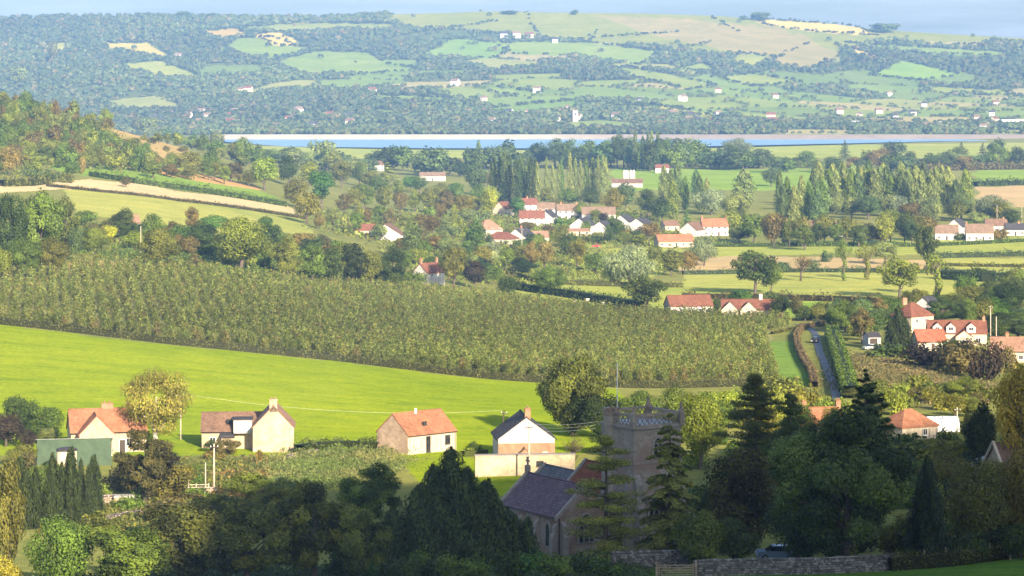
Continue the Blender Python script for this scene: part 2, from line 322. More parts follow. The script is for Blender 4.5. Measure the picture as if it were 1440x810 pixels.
HILLF = [
 ((0.204, 0.216, 0.036), [(540, 30), (560, 14), (740, 8), (1100, 15), (1460, 45), (1460, 60), (1230, 58), (1180, 75), (1140, 97), (1080, 85), (960, 70), (840, 60), (700, 45), (600, 38)]),
 ((0.27, 0.225, 0.075), [(840, 22), (960, 26), (1100, 40), (1185, 75), (1140, 97), (1085, 88), (1000, 66), (900, 46)]),
 ((0.18, 0.235, 0.045), [(312, 66), (335, 54), (380, 52), (440, 71), (385, 81), (340, 79)]),
 ((0.18, 0.235, 0.045), [(388, 86), (445, 72), (520, 74), (545, 90), (592, 98), (540, 103), (440, 109), (408, 100)]),
 ((0.408, 0.335, 0.078), [(145, 60), (210, 61), (250, 83), (195, 76), (150, 67)]),
 ((0.264, 0.281, 0.060), [(165, 90), (230, 85), (292, 111), (235, 109), (185, 99)]),
 ((0.312, 0.302, 0.060), [(58, 63), (95, 61), (92, 73), (65, 73)]),
 ((0.360, 0.259, 0.072), [(285, 44), (330, 39), (352, 50), (310, 57)]),
 ((0.504, 0.367, 0.102), [(350, 49), (395, 45), (432, 63), (398, 65)]),
 ((0.216, 0.238, 0.054), [(325, 40), (420, 32), (560, 34), (540, 42), (450, 42), (390, 45)]),
 ((0.168, 0.248, 0.048), [(590, 79), (640, 54), (720, 62), (700, 82), (620, 82)]),
 ((0.192, 0.248, 0.048), [(690, 58), (830, 60), (930, 73), (900, 92), (800, 78), (720, 76)]),
 ((0.204, 0.238, 0.048), [(848, 90), (940, 104), (1005, 120), (970, 127), (895, 110)]),
 ((0.180, 0.270, 0.042), [(1225, 106), (1270, 84), (1348, 105), (1300, 114)]),
 ((0.204, 0.248, 0.048), [(950, 98), (990, 87), (1012, 101)]),
 ((0.144, 0.216, 0.042), [(685, 152), (820, 140), (805, 154), (710, 164)]),
 ((0.312, 0.292, 0.060), [(848, 147), (930, 150), (1045, 166), (960, 162)]),
 ((0.156, 0.227, 0.048), [(515, 155), (580, 154), (540, 165)]),
 ((0.480, 0.356, 0.102), [(1060, 26), (1200, 36), (1232, 50), (1150, 45), (1080, 36)]),
 ((0.480, 0.356, 0.102), [(1178, 63), (1252, 83), (1200, 77)]),
 ((0.240, 0.259, 0.054), [(1040, 75), (1090, 80), (1060, 95), (1020, 88)]),
 ((0.180, 0.238, 0.048), [(690, 122), (760, 130), (745, 138), (690, 130)]),
 ((0.180, 0.238, 0.048), [(520, 133), (640, 138), (620, 145), (530, 140)]),
 ((0.180, 0.238, 0.048), [(1190, 60), (1290, 66), (1400, 72), (1440, 80), (1300, 76)]),
 ((0.216, 0.248, 0.048), [(1000, 108), (1060, 104), (1130, 116), (1060, 122)]),
 ((0.216, 0.248, 0.048), [(1300, 122), (1400, 126), (1440, 136), (1320, 132)]),
 ((0.216, 0.248, 0.048), [(400, 160), (470, 156), (460, 165)]),
]
_pr = np.random.default_rng(77)
PSX, PSY = np.meshgrid(np.arange(-2600, 2601, 125.0), np.arange(3760, 5960, 150.0))
PSX = PSX.ravel() + _pr.uniform(-50, 50, PSX.size); PSY = PSY.ravel() + _pr.uniform(-55, 55, PSY.size)
_pk = np.sin(PSX / 420 + 0.6) + np.sin(PSY / 330 + PSX / 700) + _pr.normal(size=PSX.size) * 0.9 + np.clip(PSX / 1400, -0.5, 0.5)
PKIND = np.where(_pk > 0.85, 1 + _pr.integers(0, 5, PSX.size), 0)
PCOL = np.array([(0.10, 0.125, 0.04), (0.19, 0.23, 0.05), (0.16, 0.22, 0.05), (0.24, 0.25, 0.07), (0.30, 0.26, 0.10), (0.14, 0.19, 0.045)])
def patch(X, Y):
    """patchwork of small fields on the far slopes: kind of field and distance to its hedge"""
    k = np.zeros(len(X), int); e = np.zeros(len(X))
    for i in range(0, len(X), 4000):
        d = np.hypot(X[i:i + 4000, None] + 14 * np.sin(Y[i:i + 4000, None] / 45) - PSX[None], (Y[i:i + 4000, None] - PSY[None]) * 0.8); o = np.argpartition(d, 1, 1)[:, :2]
        a = np.take_along_axis(d, o, 1); j = np.argmin(a, 1); k[i:i + 4000] = PKIND[o[np.arange(len(j)), j]]; e[i:i + 4000] = np.abs(a[:, 0] - a[:, 1]) / 2
    return k, e
def cover(X, Y, Z):
    X = np.asarray(X, float); Y = np.asarray(Y, float)
    u, r = uvrow(X, np.maximum(Y, 200), Z)
    u = u + 5 * np.sin(X / 9.0 + Y / 37.0); r = r + 1.0 * np.sin(X / 7.0) * np.clip(Y / 1500, 0.1, 1)
    c = np.zeros((len(X), 3)); c[:] = ROUGH
    for col, y0, y1, poly in NEARF:
        k = inpoly(u, r, poly) & (Y >= y0) & (Y <= y1); c[k] = col
    far = Y > 3720
    c[far] = PCOL[patch(X[far], Y[far])[0]]
    for col, poly in HILLF:
        k = far & inpoly(u, r, poly); c[k] = col
    return c
def ground_material(name):
    m, nt, N, L, B = nmat(name)
    a = N.new('ShaderNodeAttribute'); a.attribute_name = 'cover'
    p = posvec(N)
    n1 = noise(N, L, p, 0.012, 5, 0.6); n2 = noise(N, L, p, 0.12, 6, 0.7, 0.5); n3 = noise(N, L, p, 1.1, 4, 0.75)
    v = mixc(N, L, 1.0, a.outputs['Color'], ramp(N, L, n1, [(0.3, (0.82, 0.88, 0.85)), (0.7, (1.16, 1.1, 1.1))]), 'MULTIPLY')
    v = mixc(N, L, 1.0, v, ramp(N, L, n2, [(0.25, (0.74, 0.80, 0.85)), (0.5, (1, 1, 1)), (0.75, (1.22, 1.14, 1.05))]), 'MULTIPLY')
    v = mixc(N, L, 1.0, v, ramp(N, L, n3, [(0.3, (0.70, 0.74, 0.75)), (0.7, (1.25, 1.2, 1.2))]), 'MULTIPLY')
    mp = N.new('ShaderNodeMapping'); mp.inputs['Rotation'].default_value = (0, 0, 0.35); mp.inputs['Scale'].default_value = (0.02, 0.22, 0.05); L.new(p, mp.inputs[0])
    n4 = noise(N, L, mp.outputs[0], 1.0, 6, 0.75, 0.8)
    v = mixc(N, L, 1.0, v, ramp(N, L, n4, [(0.3, (0.70, 0.80, 0.74)), (0.5, (1, 1, 1)), (0.72, (1.22, 1.1, 0.95))]), 'MULTIPLY')
    n5 = noise(N, L, p, 0.045, 8, 0.8, 1.2)
    v = mixc(N, L, ramp(N, L, n5, [(0.56, (0, 0, 0)), (0.68, (0.4, 0.4, 0.4))]), v, mixc(N, L, 1.0, v, (0.72, 0.85, 0.75), 'MULTIPLY'))
    L.new(v, B.inputs['Base Color']); B.inputs['Roughness'].default_value = 1.0; B.inputs['Specular IOR Level'].default_value = 0.0
    B.inputs['Sheen Weight'].default_value = 0.35; B.inputs['Sheen Roughness'].default_value = 0.45; L.new(v, B.inputs['Sheen Tint'])
    h = mathn(N, L, 'ADD', n2, n3); bump(N, L, B, h, 0.5, 0.35); return m
M['ground'] = ground_material('grass_and_earth')

def sheet(name, us, Ys, mat):
    U, YY = np.meshgrid(us, Ys); X = (U - 720) / F * YY
    X = X.ravel(); Yf = YY.ravel(); Z = zt(X, Yf)
    nu, ny = len(us), len(Ys)
    idx = np.arange(nu * ny).reshape(ny, nu)
    q = np.stack([idx[:-1, :-1], idx[:-1, 1:], idx[1:, 1:], idx[1:, :-1]], -1).reshape(-1, 4)
    me = bpy.data.meshes.new(name); me.vertices.add(nu * ny)
    me.vertices.foreach_set('co', np.stack([X, Yf, Z], -1).astype(np.float32).ravel())
    me.loops.add(len(q) * 4); me.loops.foreach_set('vertex_index', q.astype(np.int32).ravel())
    me.polygons.add(len(q)); me.polygons.foreach_set('loop_start', np.arange(0, len(q) * 4, 4, dtype=np.int32))
    me.polygons.foreach_set('use_smooth', np.ones(len(q), bool))
    a = me.attributes.new('cover', 'FLOAT_COLOR', 'POINT'); c4 = np.ones((nu * ny, 4), np.float32); c4[:, :3] = cover(X, Yf, Z)
    a.data.foreach_set('color', c4.ravel()); me.materials.append(mat); me.update(calc_edges=True)
    o = link(name, me); o['kind'] = 'structure'; return o
us = np.concatenate([np.arange(-860, -20, 30), np.arange(-20, 1461, 3.5), np.arange(1480, 2320, 30)])
sheet('ground', us, np.geomspace(230, 3900, 640), M['ground'])
sheet('hills', us, np.concatenate([np.linspace(3900, 5900, 230), np.linspace(5960, 7200, 12)]), M['ground'])

# the hillside the picture is taken from: falls away in front, with an unseen spur added on the sun's side, shaped to shade the foreground
CREST = [(-900, 70), (-200, 76), (0, 80), (40, 108), (100, 156), (118, 190), (148, 211), (187, 215), (302, 244), (500, 262), (900, 262)]
def zback(X, Y):
    base = np.interp(Y, [-700, -250, 0, 100, 200, 232], [70, 84, 85, 66, 51.5, 46.5])
    cr = np.interp(X, [a for a, b in CREST], [b for a, b in CREST])
    g = np.where(Y > -60, np.exp(-0.5 * ((Y + 60) / 78) ** 2), np.exp(-0.5 * ((Y + 60) / 240) ** 2))
    b40 = 84.5
    z = base + np.maximum(cr - b40, 0) * g
    s = np.clip((Y - 150) / 80, 0, 1); s = s * s * (3 - 2 * s)
    zz = zt(X, np.maximum(Y, 231))
    side = np.clip((np.abs(X) - 60) / 80, 0, 1)
    return z * (1 - s) + (zz + 0) * s
def backhill():
    xs = np.linspace(-900, 900, 121); ys = np.concatenate([np.linspace(-700, 100, 50), np.linspace(108, 231.2, 22)])
    X, Y = np.meshgrid(xs, ys); Z = zback(X.ravel(), Y.ravel()); nu, ny = len(xs), len(ys)
    idx = np.arange(nu * ny).reshape(ny, nu); q = np.stack([idx[:-1, :-1], idx[:-1, 1:], idx[1:, 1:], idx[1:, :-1]], -1).reshape(-1, 4)
    me = bpy.data.meshes.new('hillside'); me.from_pydata(np.stack([X.ravel(), Y.ravel(), Z], -1).tolist(), [], q.tolist())
    a = me.attributes.new('cover', 'FLOAT_COLOR', 'POINT'); c4 = np.ones((nu * ny, 4), np.float32); c4[:, :3] = (0.08, 0.12, 0.03); a.data.foreach_set('color', c4.ravel())
    me.polygons.foreach_set('use_smooth', np.ones(len(q), bool)); me.materials.append(M['ground'])
    o = link('hillside', me); o['kind'] = 'structure'
backhill()

# ------------------------------------------------------------------ reservoir and its bank
def pt(u, row, z): y = F * (CZ - z) / (row - HZ); return ((u - 720) / F * y, y, z)
wm, nt, N, L, B = nmat('reservoir_water')
wv = N.new('ShaderNodeMapping'); L.new(posvec(N), wv.inputs[0]); wv.inputs['Scale'].default_value = (0.02, 0.12, 1)
n = noise(N, L, wv.outputs[0], 1.0, 5, 0.6)
L.new(ramp(N, L, n, [(0.3, (0.13, 0.25, 0.36)), (0.7, (0.18, 0.31, 0.42))]), B.inputs['Base Color']); B.inputs['Roughness'].default_value = 0.3
n2 = noise(N, L, posvec(N), 0.5, 3); bump(N, L, B, n2, 0.25, 0.5)
ZW = 6.0
shore = [(316, 199.3), (400, 206), (600, 208.5), (770, 208.5), (900, 207.5), (1000, 205.5), (1080, 204), (1200, 201.5), (1300, 199), (1460, 197.5)]
vs = []; fs = []
for i, (u_, r_) in enumerate(shore):
    vs.append(pt(u_, r_, ZW)); vs.append(((u_ - 720) / F * 3515, 3515, ZW))
    if i: fs.append((2 * i - 2, 2 * i, 2 * i + 1, 2 * i - 1))
me = bpy.data.meshes.new('reservoir_water'); me.from_pydata(vs, [], fs); me.materials.append(wm); link('reservoir_water', me)['kind'] = 'structure'
def bank():
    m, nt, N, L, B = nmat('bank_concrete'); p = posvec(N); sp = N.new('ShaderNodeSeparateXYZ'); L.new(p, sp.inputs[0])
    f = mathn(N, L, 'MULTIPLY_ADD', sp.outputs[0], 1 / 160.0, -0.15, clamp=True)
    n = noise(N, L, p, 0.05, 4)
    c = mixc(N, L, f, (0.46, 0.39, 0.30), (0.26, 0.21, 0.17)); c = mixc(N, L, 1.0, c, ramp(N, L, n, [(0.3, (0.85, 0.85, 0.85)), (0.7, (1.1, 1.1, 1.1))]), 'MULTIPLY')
    L.new(c, B.inputs['Base Color']); B.inputs['Roughness'].default_value = 0.95
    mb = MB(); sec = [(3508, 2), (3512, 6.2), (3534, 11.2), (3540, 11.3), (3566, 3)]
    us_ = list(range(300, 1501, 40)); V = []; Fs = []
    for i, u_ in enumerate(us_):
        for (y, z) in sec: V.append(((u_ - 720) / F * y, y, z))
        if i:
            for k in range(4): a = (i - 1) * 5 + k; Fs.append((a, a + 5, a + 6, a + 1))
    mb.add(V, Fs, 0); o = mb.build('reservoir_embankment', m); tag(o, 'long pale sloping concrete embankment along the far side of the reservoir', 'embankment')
bank()

# ------------------------------------------------------------------ lane
def ribbon(name, path, width, mat, lift):
    pts = [G(a, b) for a, b in path]; P = np.array(pts)
    t = np.linspace(0, len(P) - 1, 90); k = np.clip(t.astype(int), 0, len(P) - 2); f = (t - k)[:, None]
    Q = P[k] * (1 - f) + P[k + 1] * f
    for _ in range(6): Q[1:-1] = 0.25 * Q[:-2] + 0.5 * Q[1:-1] + 0.25 * Q[2:]
    d = np.gradient(Q, axis=0); d /= np.linalg.norm(d[:, :2], axis=1)[:, None]
    nrm = np.stack([-d[:, 1], d[:, 0]], -1); V = []; Fs = []
    for j in range(5):
        o = (j / 4 - 0.5) * width; X = Q[:, 0] + nrm[:, 0] * o; Y = Q[:, 1] + nrm[:, 1] * o
        V.append(np.stack([X, Y, zt(X, Y) + lift], -1))
    V = np.array(V).transpose(1, 0, 2).reshape(-1, 3); n = len(Q)
    for i in range(n - 1):
        for j in range(4): a = i * 5 + j; Fs.append((a, a + 1, a + 6, a + 5))
    me = bpy.data.meshes.new(name); me.from_pydata(V.tolist(), [], Fs); me.materials.append(mat); o = link(name, me); o['kind'] = 'structure'; return o
M['asphalt'] = plain('worn_asphalt', (0.065, 0.065, 0.075), 0.6, 0.3, 0.6)
ribbon('road', [(1120, 457), (1138, 460), (1147, 470), (1150, 484), (1153, 496), (1158, 508), (1164, 522), (1170, 536), (1176, 555), (1180, 580)], 1.9, M['asphalt'], 0.12)
M['trackdirt'] = plain('garden_gravel', (0.40, 0.31, 0.22), 0.95, 0.3, 0.7)

# ------------------------------------------------------------------ haze, sky, sun, camera
SUN_EL = math.radians(20); SUN_X, SUN_Y = 0.38, -0.925
def haze():
    mb = MB(); mb.box((0, 3250, 136), (5600, 8000, 316)); m = bpy.data.materials.new('haze'); m.use_nodes = True; nt = m.node_tree
    nt.nodes.remove(nt.nodes['Principled BSDF']); v = nt.nodes.new('ShaderNodeVolumePrincipled')
    v.inputs['Color'].default_value = (0.22, 0.44, 0.90, 1); v.inputs['Density'].default_value = HAZE_D; v.inputs['Anisotropy'].default_value = -0.25
    nt.links.new(v.outputs[0], nt.nodes['Material Output'].inputs['Volume'])
    o = mb.build('haze', m); o['kind'] = 'stuff'
HAZE_D = 0.66e-4
haze()
w = bpy.data.worlds.new('World'); SC.world = w; w.use_nodes = True; nt = w.node_tree
sky = nt.nodes.new('ShaderNodeTexSky'); sky.sky_type = 'NISHITA'; sky.sun_disc = False
sky.sun_elevation = SUN_EL; sky.sun_rotation = math.atan2(SUN_X, SUN_Y); sky.air_density = 1.0; sky.dust_density = 2.2; sky.ozone_density = 3.2
tc = nt.nodes.new('ShaderNodeTexCoord'); mp_ = nt.nodes.new('ShaderNodeMapping'); mp_.inputs['Scale'].default_value = (5, 5, 60); nt.links.new(tc.outputs['Generated'], mp_.inputs[0])
cl_ = noise(nt.nodes, nt.links, mp_.outputs[0], 1.6, 6, 0.6)      # thin high cloud
cf_ = ramp(nt.nodes, nt.links, cl_, [(0.42, (0, 0, 0)), (0.68, (0.55, 0.55, 0.55))])
nt.links.new(mixc(nt.nodes, nt.links, cf_, sky.outputs[0], (3.1, 3.25, 3.4)), nt.nodes['Background'].inputs['Color']); nt.nodes['Background'].inputs['Strength'].default_value = 0.1
ld = bpy.data.lights.new('sun', 'SUN'); ld.energy = 5.0; ld.angle = math.radians(0.5); ld.color = (1.0, 0.84, 0.62)
lo = bpy.data.objects.new('sun', ld); COL.objects.link(lo)
from mathutils import Vector
ce = math.cos(SUN_EL); lo.rotation_euler = Vector((-SUN_X * ce, -SUN_Y * ce, -math.sin(SUN_EL))).to_track_quat('-Z', 'Y').to_euler()
lo.location = (300, -400, 600)
cd = bpy.data.cameras.new('camera'); cam = bpy.data.objects.new('camera', cd); COL.objects.link(cam)
cd.sensor_fit = 'HORIZONTAL'; cd.sensor_width = 36; cd.lens = F / 1440 * 36; cd.shift_y = -(405 - HZ) / 1440
cam.location = (0, 0, CZ); cam.rotation_euler = (math.pi / 2, 0, 0); cd.clip_start = 1; cd.clip_end = 20000; SC.camera = cam
vs_ = SC.view_settings; vs_.view_transform = 'Standard'; vs_.look = 'None'; vs_.gamma = 1; vs_.exposure = 1.45; vs_.use_curve_mapping = False
cy = SC.cycles; cy.use_denoising = True; cy.max_bounces = 5; cy.diffuse_bounces = 3; cy.glossy_bounces = 2; cy.transmission_bounces = 2; cy.transparent_max_bounces = 4; cy.volume_bounces = 0
cy.use_adaptive_sampling = True; cy.adaptive_threshold = 0.02
# ------------------------------------------------------------------ foliage
def unit(v): return v / np.maximum(1e-9, np.linalg.norm(v, axis=-1, keepdims=True))
def card_verts(P, Nn, size, rng, aspect=0.62, along=None):
    n = len(P); Nn = unit(Nn)
    r = along if along is not None else rng.normal(size=(n, 3))
    t = unit(r - (r * Nn).sum(1, keepdims=True) * Nn + 1e-6); b = np.cross(Nn, t)
    s = np.asarray(size).reshape(-1, 1) * np.ones((n, 1)); hs = s * 0.5; hb = hs * aspect
    k = rng.uniform(0.25, 0.9, (n, 1))           # pointed, uneven leaf sprays
    A = P - t * hs; Bv = P + b * hb + t * hs * (k - 0.6); C = P + t * hs; D = P - b * hb + t * hs * (k - 0.9)
    return np.stack([A, Bv, C, D], 1).reshape(-1, 3)
def blob_points(C, Rd, n, rng, lo=0.72, hi=1.06, flat=1.0):
    """points on the shells of blobs C (k,3) with radii Rd (k,)"""
    Rd = np.asarray(Rd, float); k = rng.choice(len(C), n, p=Rd ** 2 / (Rd ** 2).sum())
    d = unit(rng.normal(size=(n, 3))); rad = rng.uniform(lo, hi, (n, 1)) * Rd[k][:, None]
    P = C[k] + d * rad * np.array([1, 1, flat]); return P, d, k
class Plant:
    def __init__(s): s.V = []; s.T = []; s.wood = MB()
    def cards(s, P, Nn, size, rng, tint, aspect=0.62, along=None): s.V.append(card_verts(P, Nn, size, rng, aspect, along)); s.T.append(np.clip(tint, 0, 1))
    def bounds(s): V = np.concatenate(s.V); return V.min(0), V.max(0)
    def done(s, name, leafm=None, barkm=None):
        V = np.concatenate(s.V); T = np.concatenate(s.T); n = len(T)
        lo, hi = V.min(0), V.max(0); s.H = float(hi[2]); s.W = float((hi[0] - lo[0] + hi[1] - lo[1]) / 2)
        leafm = leafm or M['leaf']; barkm = barkm or M['bark']
        s.crown = quads_mesh(name + '_crown', V, n, [leafm], T)
        s.trunk = s.wood.mesh(name + '_trunk', barkm) if s.wood.v else None
        # joined form, for trees too small in the photo to show a trunk
        s.V = s.T = None
        if s.trunk is None: s.joined = s.crown
        else:
            W = s.wood; Q = []
            for f in W.f:
                if len(f) == 4: Q.append([W.v[i] for i in f])
            Q = np.array(Q).reshape(-1, 3); nq = len(Q) // 4
            s.joined = quads_mesh(name + '_whole', np.concatenate([V, Q]), n + nq, [leafm, barkm], np.concatenate([T, np.zeros(nq)]), np.concatenate([np.zeros(n, int), np.ones(nq, int)]))
        return s
def limb(p, a, b, r0, r1, rng, wob=0.06, n=5):
    a = np.array(a, float); b = np.array(b, float); L = np.linalg.norm(b - a); pts = []
    for i in range(n + 1):
        t = i / n; q = a * (1 - t) + b * t
        if 0 < i < n: q = q + rng.normal(size=3) * L * wob * np.array([1, 1, 0.4])
        pts.append(q)
    p.wood.tube(pts, list(np.linspace(r0, r1, n + 1)), 6)
def broad(seed, H=10., W=9., n=3000, size=0.5, base=0.14, nb=18, br=(0.15, 0.25), gap=0.0, top=0.62, clump=0.22, droop=0.0, name='broad', leafm=None, barkm=None, open_=1.0):
    rng = np.random.default_rng(seed); p = Plant()
    zc = H * (base + 1) / 2; rz = H * (1 - base) / 2
    C = []; Rd = []
    for i in range(nb):
        for _ in range(40):
            d = unit(rng.normal(size=3)); k = rng.uniform(0.35, 0.80) ** 0.7
            sh = 1.0 - 0.35 * max(0, d[2]) ** 2 - 0.25 * max(0, -d[2])
            c = np.array([d[0] * W / 2 * k * sh * 0.85, d[1] * W / 2 * k * sh * 0.85, zc + d[2] * rz * k * 0.88])
            r = rng.uniform(*br) * min(W, H)
            if c[2] + r < H * 1.02 and (not C or min(np.linalg.norm(c - q) for q in C) > r * (0.75 + gap)): break
        C.append(c); Rd.append(r)
    C = np.array(C); Rd = np.array(Rd)
    P, d, k = blob_points(C, Rd, n, rng, 0.55, 1.08, 0.8)
    P += rng.normal(size=P.shape) * size * 0.25
    # keep a leaf only if it is not buried deep inside the other clumps
    D = np.linalg.norm(P[:, None, :] - C[None], axis=2) / Rd[None]; ok = (D.min(1) > 0.5) | (rng.random(n) < 0.25)
    ok &= P[:, 2] > H * base * 0.5
    P, d, k = P[ok], d[ok], k[ok]
    cen = np.array([0, 0, zc - rz * 0.2]); out = unit(P - cen)
    Nn = unit(d * 0.75 + out * 0.45 + rng.normal(size=P.shape) * 0.42 + np.array([0, 0, 0.15]))
    tint = 0.42 + (rng.random(len(C)) - 0.5)[k] * clump * 2 + rng.normal(size=len(P)) * 0.16
    al = None
    if droop: al = rng.normal(size=P.shape) * 0.3 + np.array([0, 0, -droop])
    p.cards(P, Nn, size * rng.uniform(0.6, 1.35, len(P)), rng, tint, 0.62 if not droop else 0.42, al)
    r0 = 0.022 * H + 0.05
    p.wood.tube([(0, 0, -0.5), (0, 0, 0.0), (0.03 * W, 0, H * 0.25), (0, 0.02 * W, H * top)], [r0 * 1.3, r0 * 1.1, r0 * 0.8, r0 * 0.3], 8)
    for i in rng.permutation(nb)[:min(nb, 9)]:
        z0 = rng.uniform(max(base, 0.16), top * 0.8) * H; limb(p, (0.02 * W, 0, min(z0, C[i][2] * 0.9)), C[i], r0 * 0.42, r0 * 0.1, rng)
    return p.done(name, leafm, barkm)
def poplar(seed, H=12., W=3., n=1500, size=0.5, name='poplar'):
    rng = np.random.default_rng(seed); p = Plant()
    z = rng.uniform(0.04, 1, n) ** 0.9; prof = np.sin(np.pi * np.clip(z * 0.93 + 0.07, 0, 1)) ** 0.55 * (1 - 0.25 * z)
    a = rng.uniform(0, 2 * np.pi, n); lump = 1 + 0.18 * np.sin(a * 3 + z * 19 + seed) + 0.12 * np.sin(a * 5 - z * 31)
    r = prof * W / 2 * lump * rng.uniform(0.55, 1.06, n)
    P = np.stack([r * np.cos(a), r * np.sin(a), z * H], -1) + rng.normal(size=(n, 3)) * size * 0.2
    out = np.stack([np.cos(a), np.sin(a), 0.25 + 0 * a], -1)
    tint = 0.42 + 0.2 * np.sin(a * 3 + z * 19 + seed) + rng.normal(size=n) * 0.17
    p.cards(P, unit(out + rng.normal(size=P.shape) * 0.45), size * rng.uniform(0.6, 1.3, n), rng, tint, 0.5, rng.normal(size=P.shape) * 0.45 + np.array([0, 0, 1.0]))
    p.wood.tube([(0, 0, -0.5), (0, 0, H * 0.1), (0, 0, H * 0.85)], [0.25, 0.22, 0.05], 7)
    return p.done(name)
def bush(seed, H=3., W=4., n=1200, size=0.35, name='bush'):
    rng = np.random.default_rng(seed); p = Plant(); nb = 10
    C = np.stack([rng.uniform(-0.32, 0.32, nb) * W, rng.uniform(-0.32, 0.32, nb) * W, rng.uniform(0.2, 0.62, nb) * H], -1)
    Rd = rng.uniform(0.22, 0.36, nb) * min(W, H)
    P, d, k = blob_points(C, Rd, n, rng, 0.6, 1.1); ok = P[:, 2] > 0; P, d, k = P[ok], d[ok], k[ok]
    tint = 0.42 + (rng.random(nb) - 0.5)[k] * 0.4 + rng.normal(size=len(P)) * 0.16
    p.cards(P, unit(d + rng.normal(size=P.shape) * 0.45 + np.array([0, 0, 0.2])), size * rng.uniform(0.6, 1.3, len(P)), rng, tint)
    for i in range(5): limb(p, (rng.normal() * 0.1, rng.normal() * 0.1, -0.2), C[i], 0.06, 0.02, rng, n=3)
    return p.done(name)
def fir(seed, H=12., W=6., n=6000, size=0.45, tiers=14, name='fir', base=0.08, up=0.12, droop=0.25, sparse=0.0, prof=0.85, boughs=9, leafm=None):
    """conifer in tiers of boughs"""
    rng = np.random.default_rng(seed); p = Plant(); P = []; Nn = []; T = []; A = []
    m = max(12, n // (tiers * boughs))
    for i in range(tiers):
        f = i / (tiers - 1); z0 = H * (base + (1 - base) * (f ** 0.92) * 0.985); R0 = W / 2 * (1 - f) ** prof + 0.03 * W
        nb = max(4, int(boughs * (1 - 0.45 * f)))
        a0 = rng.uniform(0, 6.28)
        for b in range(nb):
            if rng.random() < sparse: continue
            a = a0 + 6.283 * b / nb + rng.normal() * 0.2; L = R0 * rng.uniform(0.7, 1.12); zz = z0 + rng.normal() * 0.03 * H
            t = rng.uniform(0.12, 1, m) ** 0.75; wv = 0.22 * L * (1.1 - t) * rng.normal(size=m) + rng.normal(size=m) * 0.07 * L
            x = t * L; zc = zz + up * x - droop * L * t * t * 0.6 + rng.normal(size=m) * 0.03 * L + np.abs(wv) * -0.15
            ca, sa = math.cos(a), math.sin(a)
            P.append(np.stack([x * ca - wv * sa, x * sa + wv * ca, zc], -1))
            Nn.append(np.stack([ca * 0.45 + rng.normal(size=m) * 0.4, sa * 0.45 + rng.normal(size=m) * 0.4, 0.75 + rng.normal(size=m) * 0.3], -1))
            A.append(np.stack([ca + rng.normal(size=m) * 0.5, sa + rng.normal(size=m) * 0.5, up + rng.normal(size=m) * 0.3], -1)); T.append(0.4 + rng.normal() * 0.14 + 0.15 * t + rng.normal(size=m) * 0.12)
            if i < tiers * 0.8: p.wood.tube([(0, 0, zz - 0.05 * L), (x.max() * 0.45 * ca, x.max() * 0.45 * sa, zz + up * L * 0.4 - droop * L * 0.1), (L * 0.85 * ca, L * 0.85 * sa, zz + up * L * 0.85 - droop * L * 0.42)], [0.012 * L + 0.03, 0.01 * L + 0.02, 0.012], 5)
    P = np.concatenate(P); p.cards(P, np.concatenate(Nn), size * rng.uniform(0.6, 1.3, len(P)), rng, np.concatenate(T), 0.42, np.concatenate(A))
    r0 = 0.018 * H + 0.06
    p.wood.tube([(0, 0, -0.6), (0, 0, H * 0.3), (0, 0, H * 0.7), (0, 0, H * 0.97)], [r0 * 1.2, r0 * 0.9, r0 * 0.5, r0 * 0.12], 8)
    return p.done(name, leafm or M['needle'])
def spires(seed, tops, n=9000, size=0.3, name='yew', leafm=None, up=1.0, aspect=0.3, lean=0.25):
    """dense evergreen: many upright sprays; tops = [(x, y, radius, z0, height)]"""
    rng = np.random.default_rng(seed); p = Plant(); V = []
    wts = np.array([t[2] * (t[4] - t[3]) for t in tops]); k = rng.choice(len(tops), n, p=wts / wts.sum()); tp = np.array(tops)[k]
    f = rng.random(n) ** 1.15; a = rng.uniform(0, 6.283, n)
    lump = 1 + 0.16 * np.sin(a * 4 + k * 2.0 + f * 9) + 0.1 * np.sin(a * 7 - f * 23)
    r = tp[:, 2] * (1 - f ** 1.7) ** 0.75 * lump * rng.uniform(0.72, 1.05, n)
    P = np.stack([tp[:, 0] + r * np.cos(a), tp[:, 1] + r * np.sin(a), tp[:, 3] + f * (tp[:, 4] - tp[:, 3])], -1) + rng.normal(size=(n, 3)) * size * 0.2
    out = np.stack([np.cos(a), np.sin(a), 0.15 + 0.6 * f], -1)
    al = out * lean * 2 + np.array([0, 0, up]) + rng.normal(size=(n, 3)) * 0.3
    tint = 0.4 + 0.22 * np.sin(a * 4 + k * 2.0 + f * 9) + rng.normal(size=n) * 0.15
    p.cards(P, unit(out + rng.normal(size=P.shape) * 0.4), size * rng.uniform(0.6, 1.5, n), rng, tint, aspect, al)
    j = rng.integers(0, n, n // 6); Q = P[j].copy(); Q[:, :2] = tp[j, :2] + (Q[:, :2] - tp[j, :2]) * 0.62; Q[:, 2] *= 0.94   # larger, darker filler cards inside
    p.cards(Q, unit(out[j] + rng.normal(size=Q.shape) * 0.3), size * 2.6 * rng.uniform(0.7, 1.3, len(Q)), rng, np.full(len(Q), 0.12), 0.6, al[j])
    for t in tops: p.wood.tube([(t[0], t[1], -0.5), (t[0], t[1], t[3] + 0.7 * (t[4] - t[3]))], [0.14, 0.05], 6)
    return p.done(name, leafm or M['needle'])
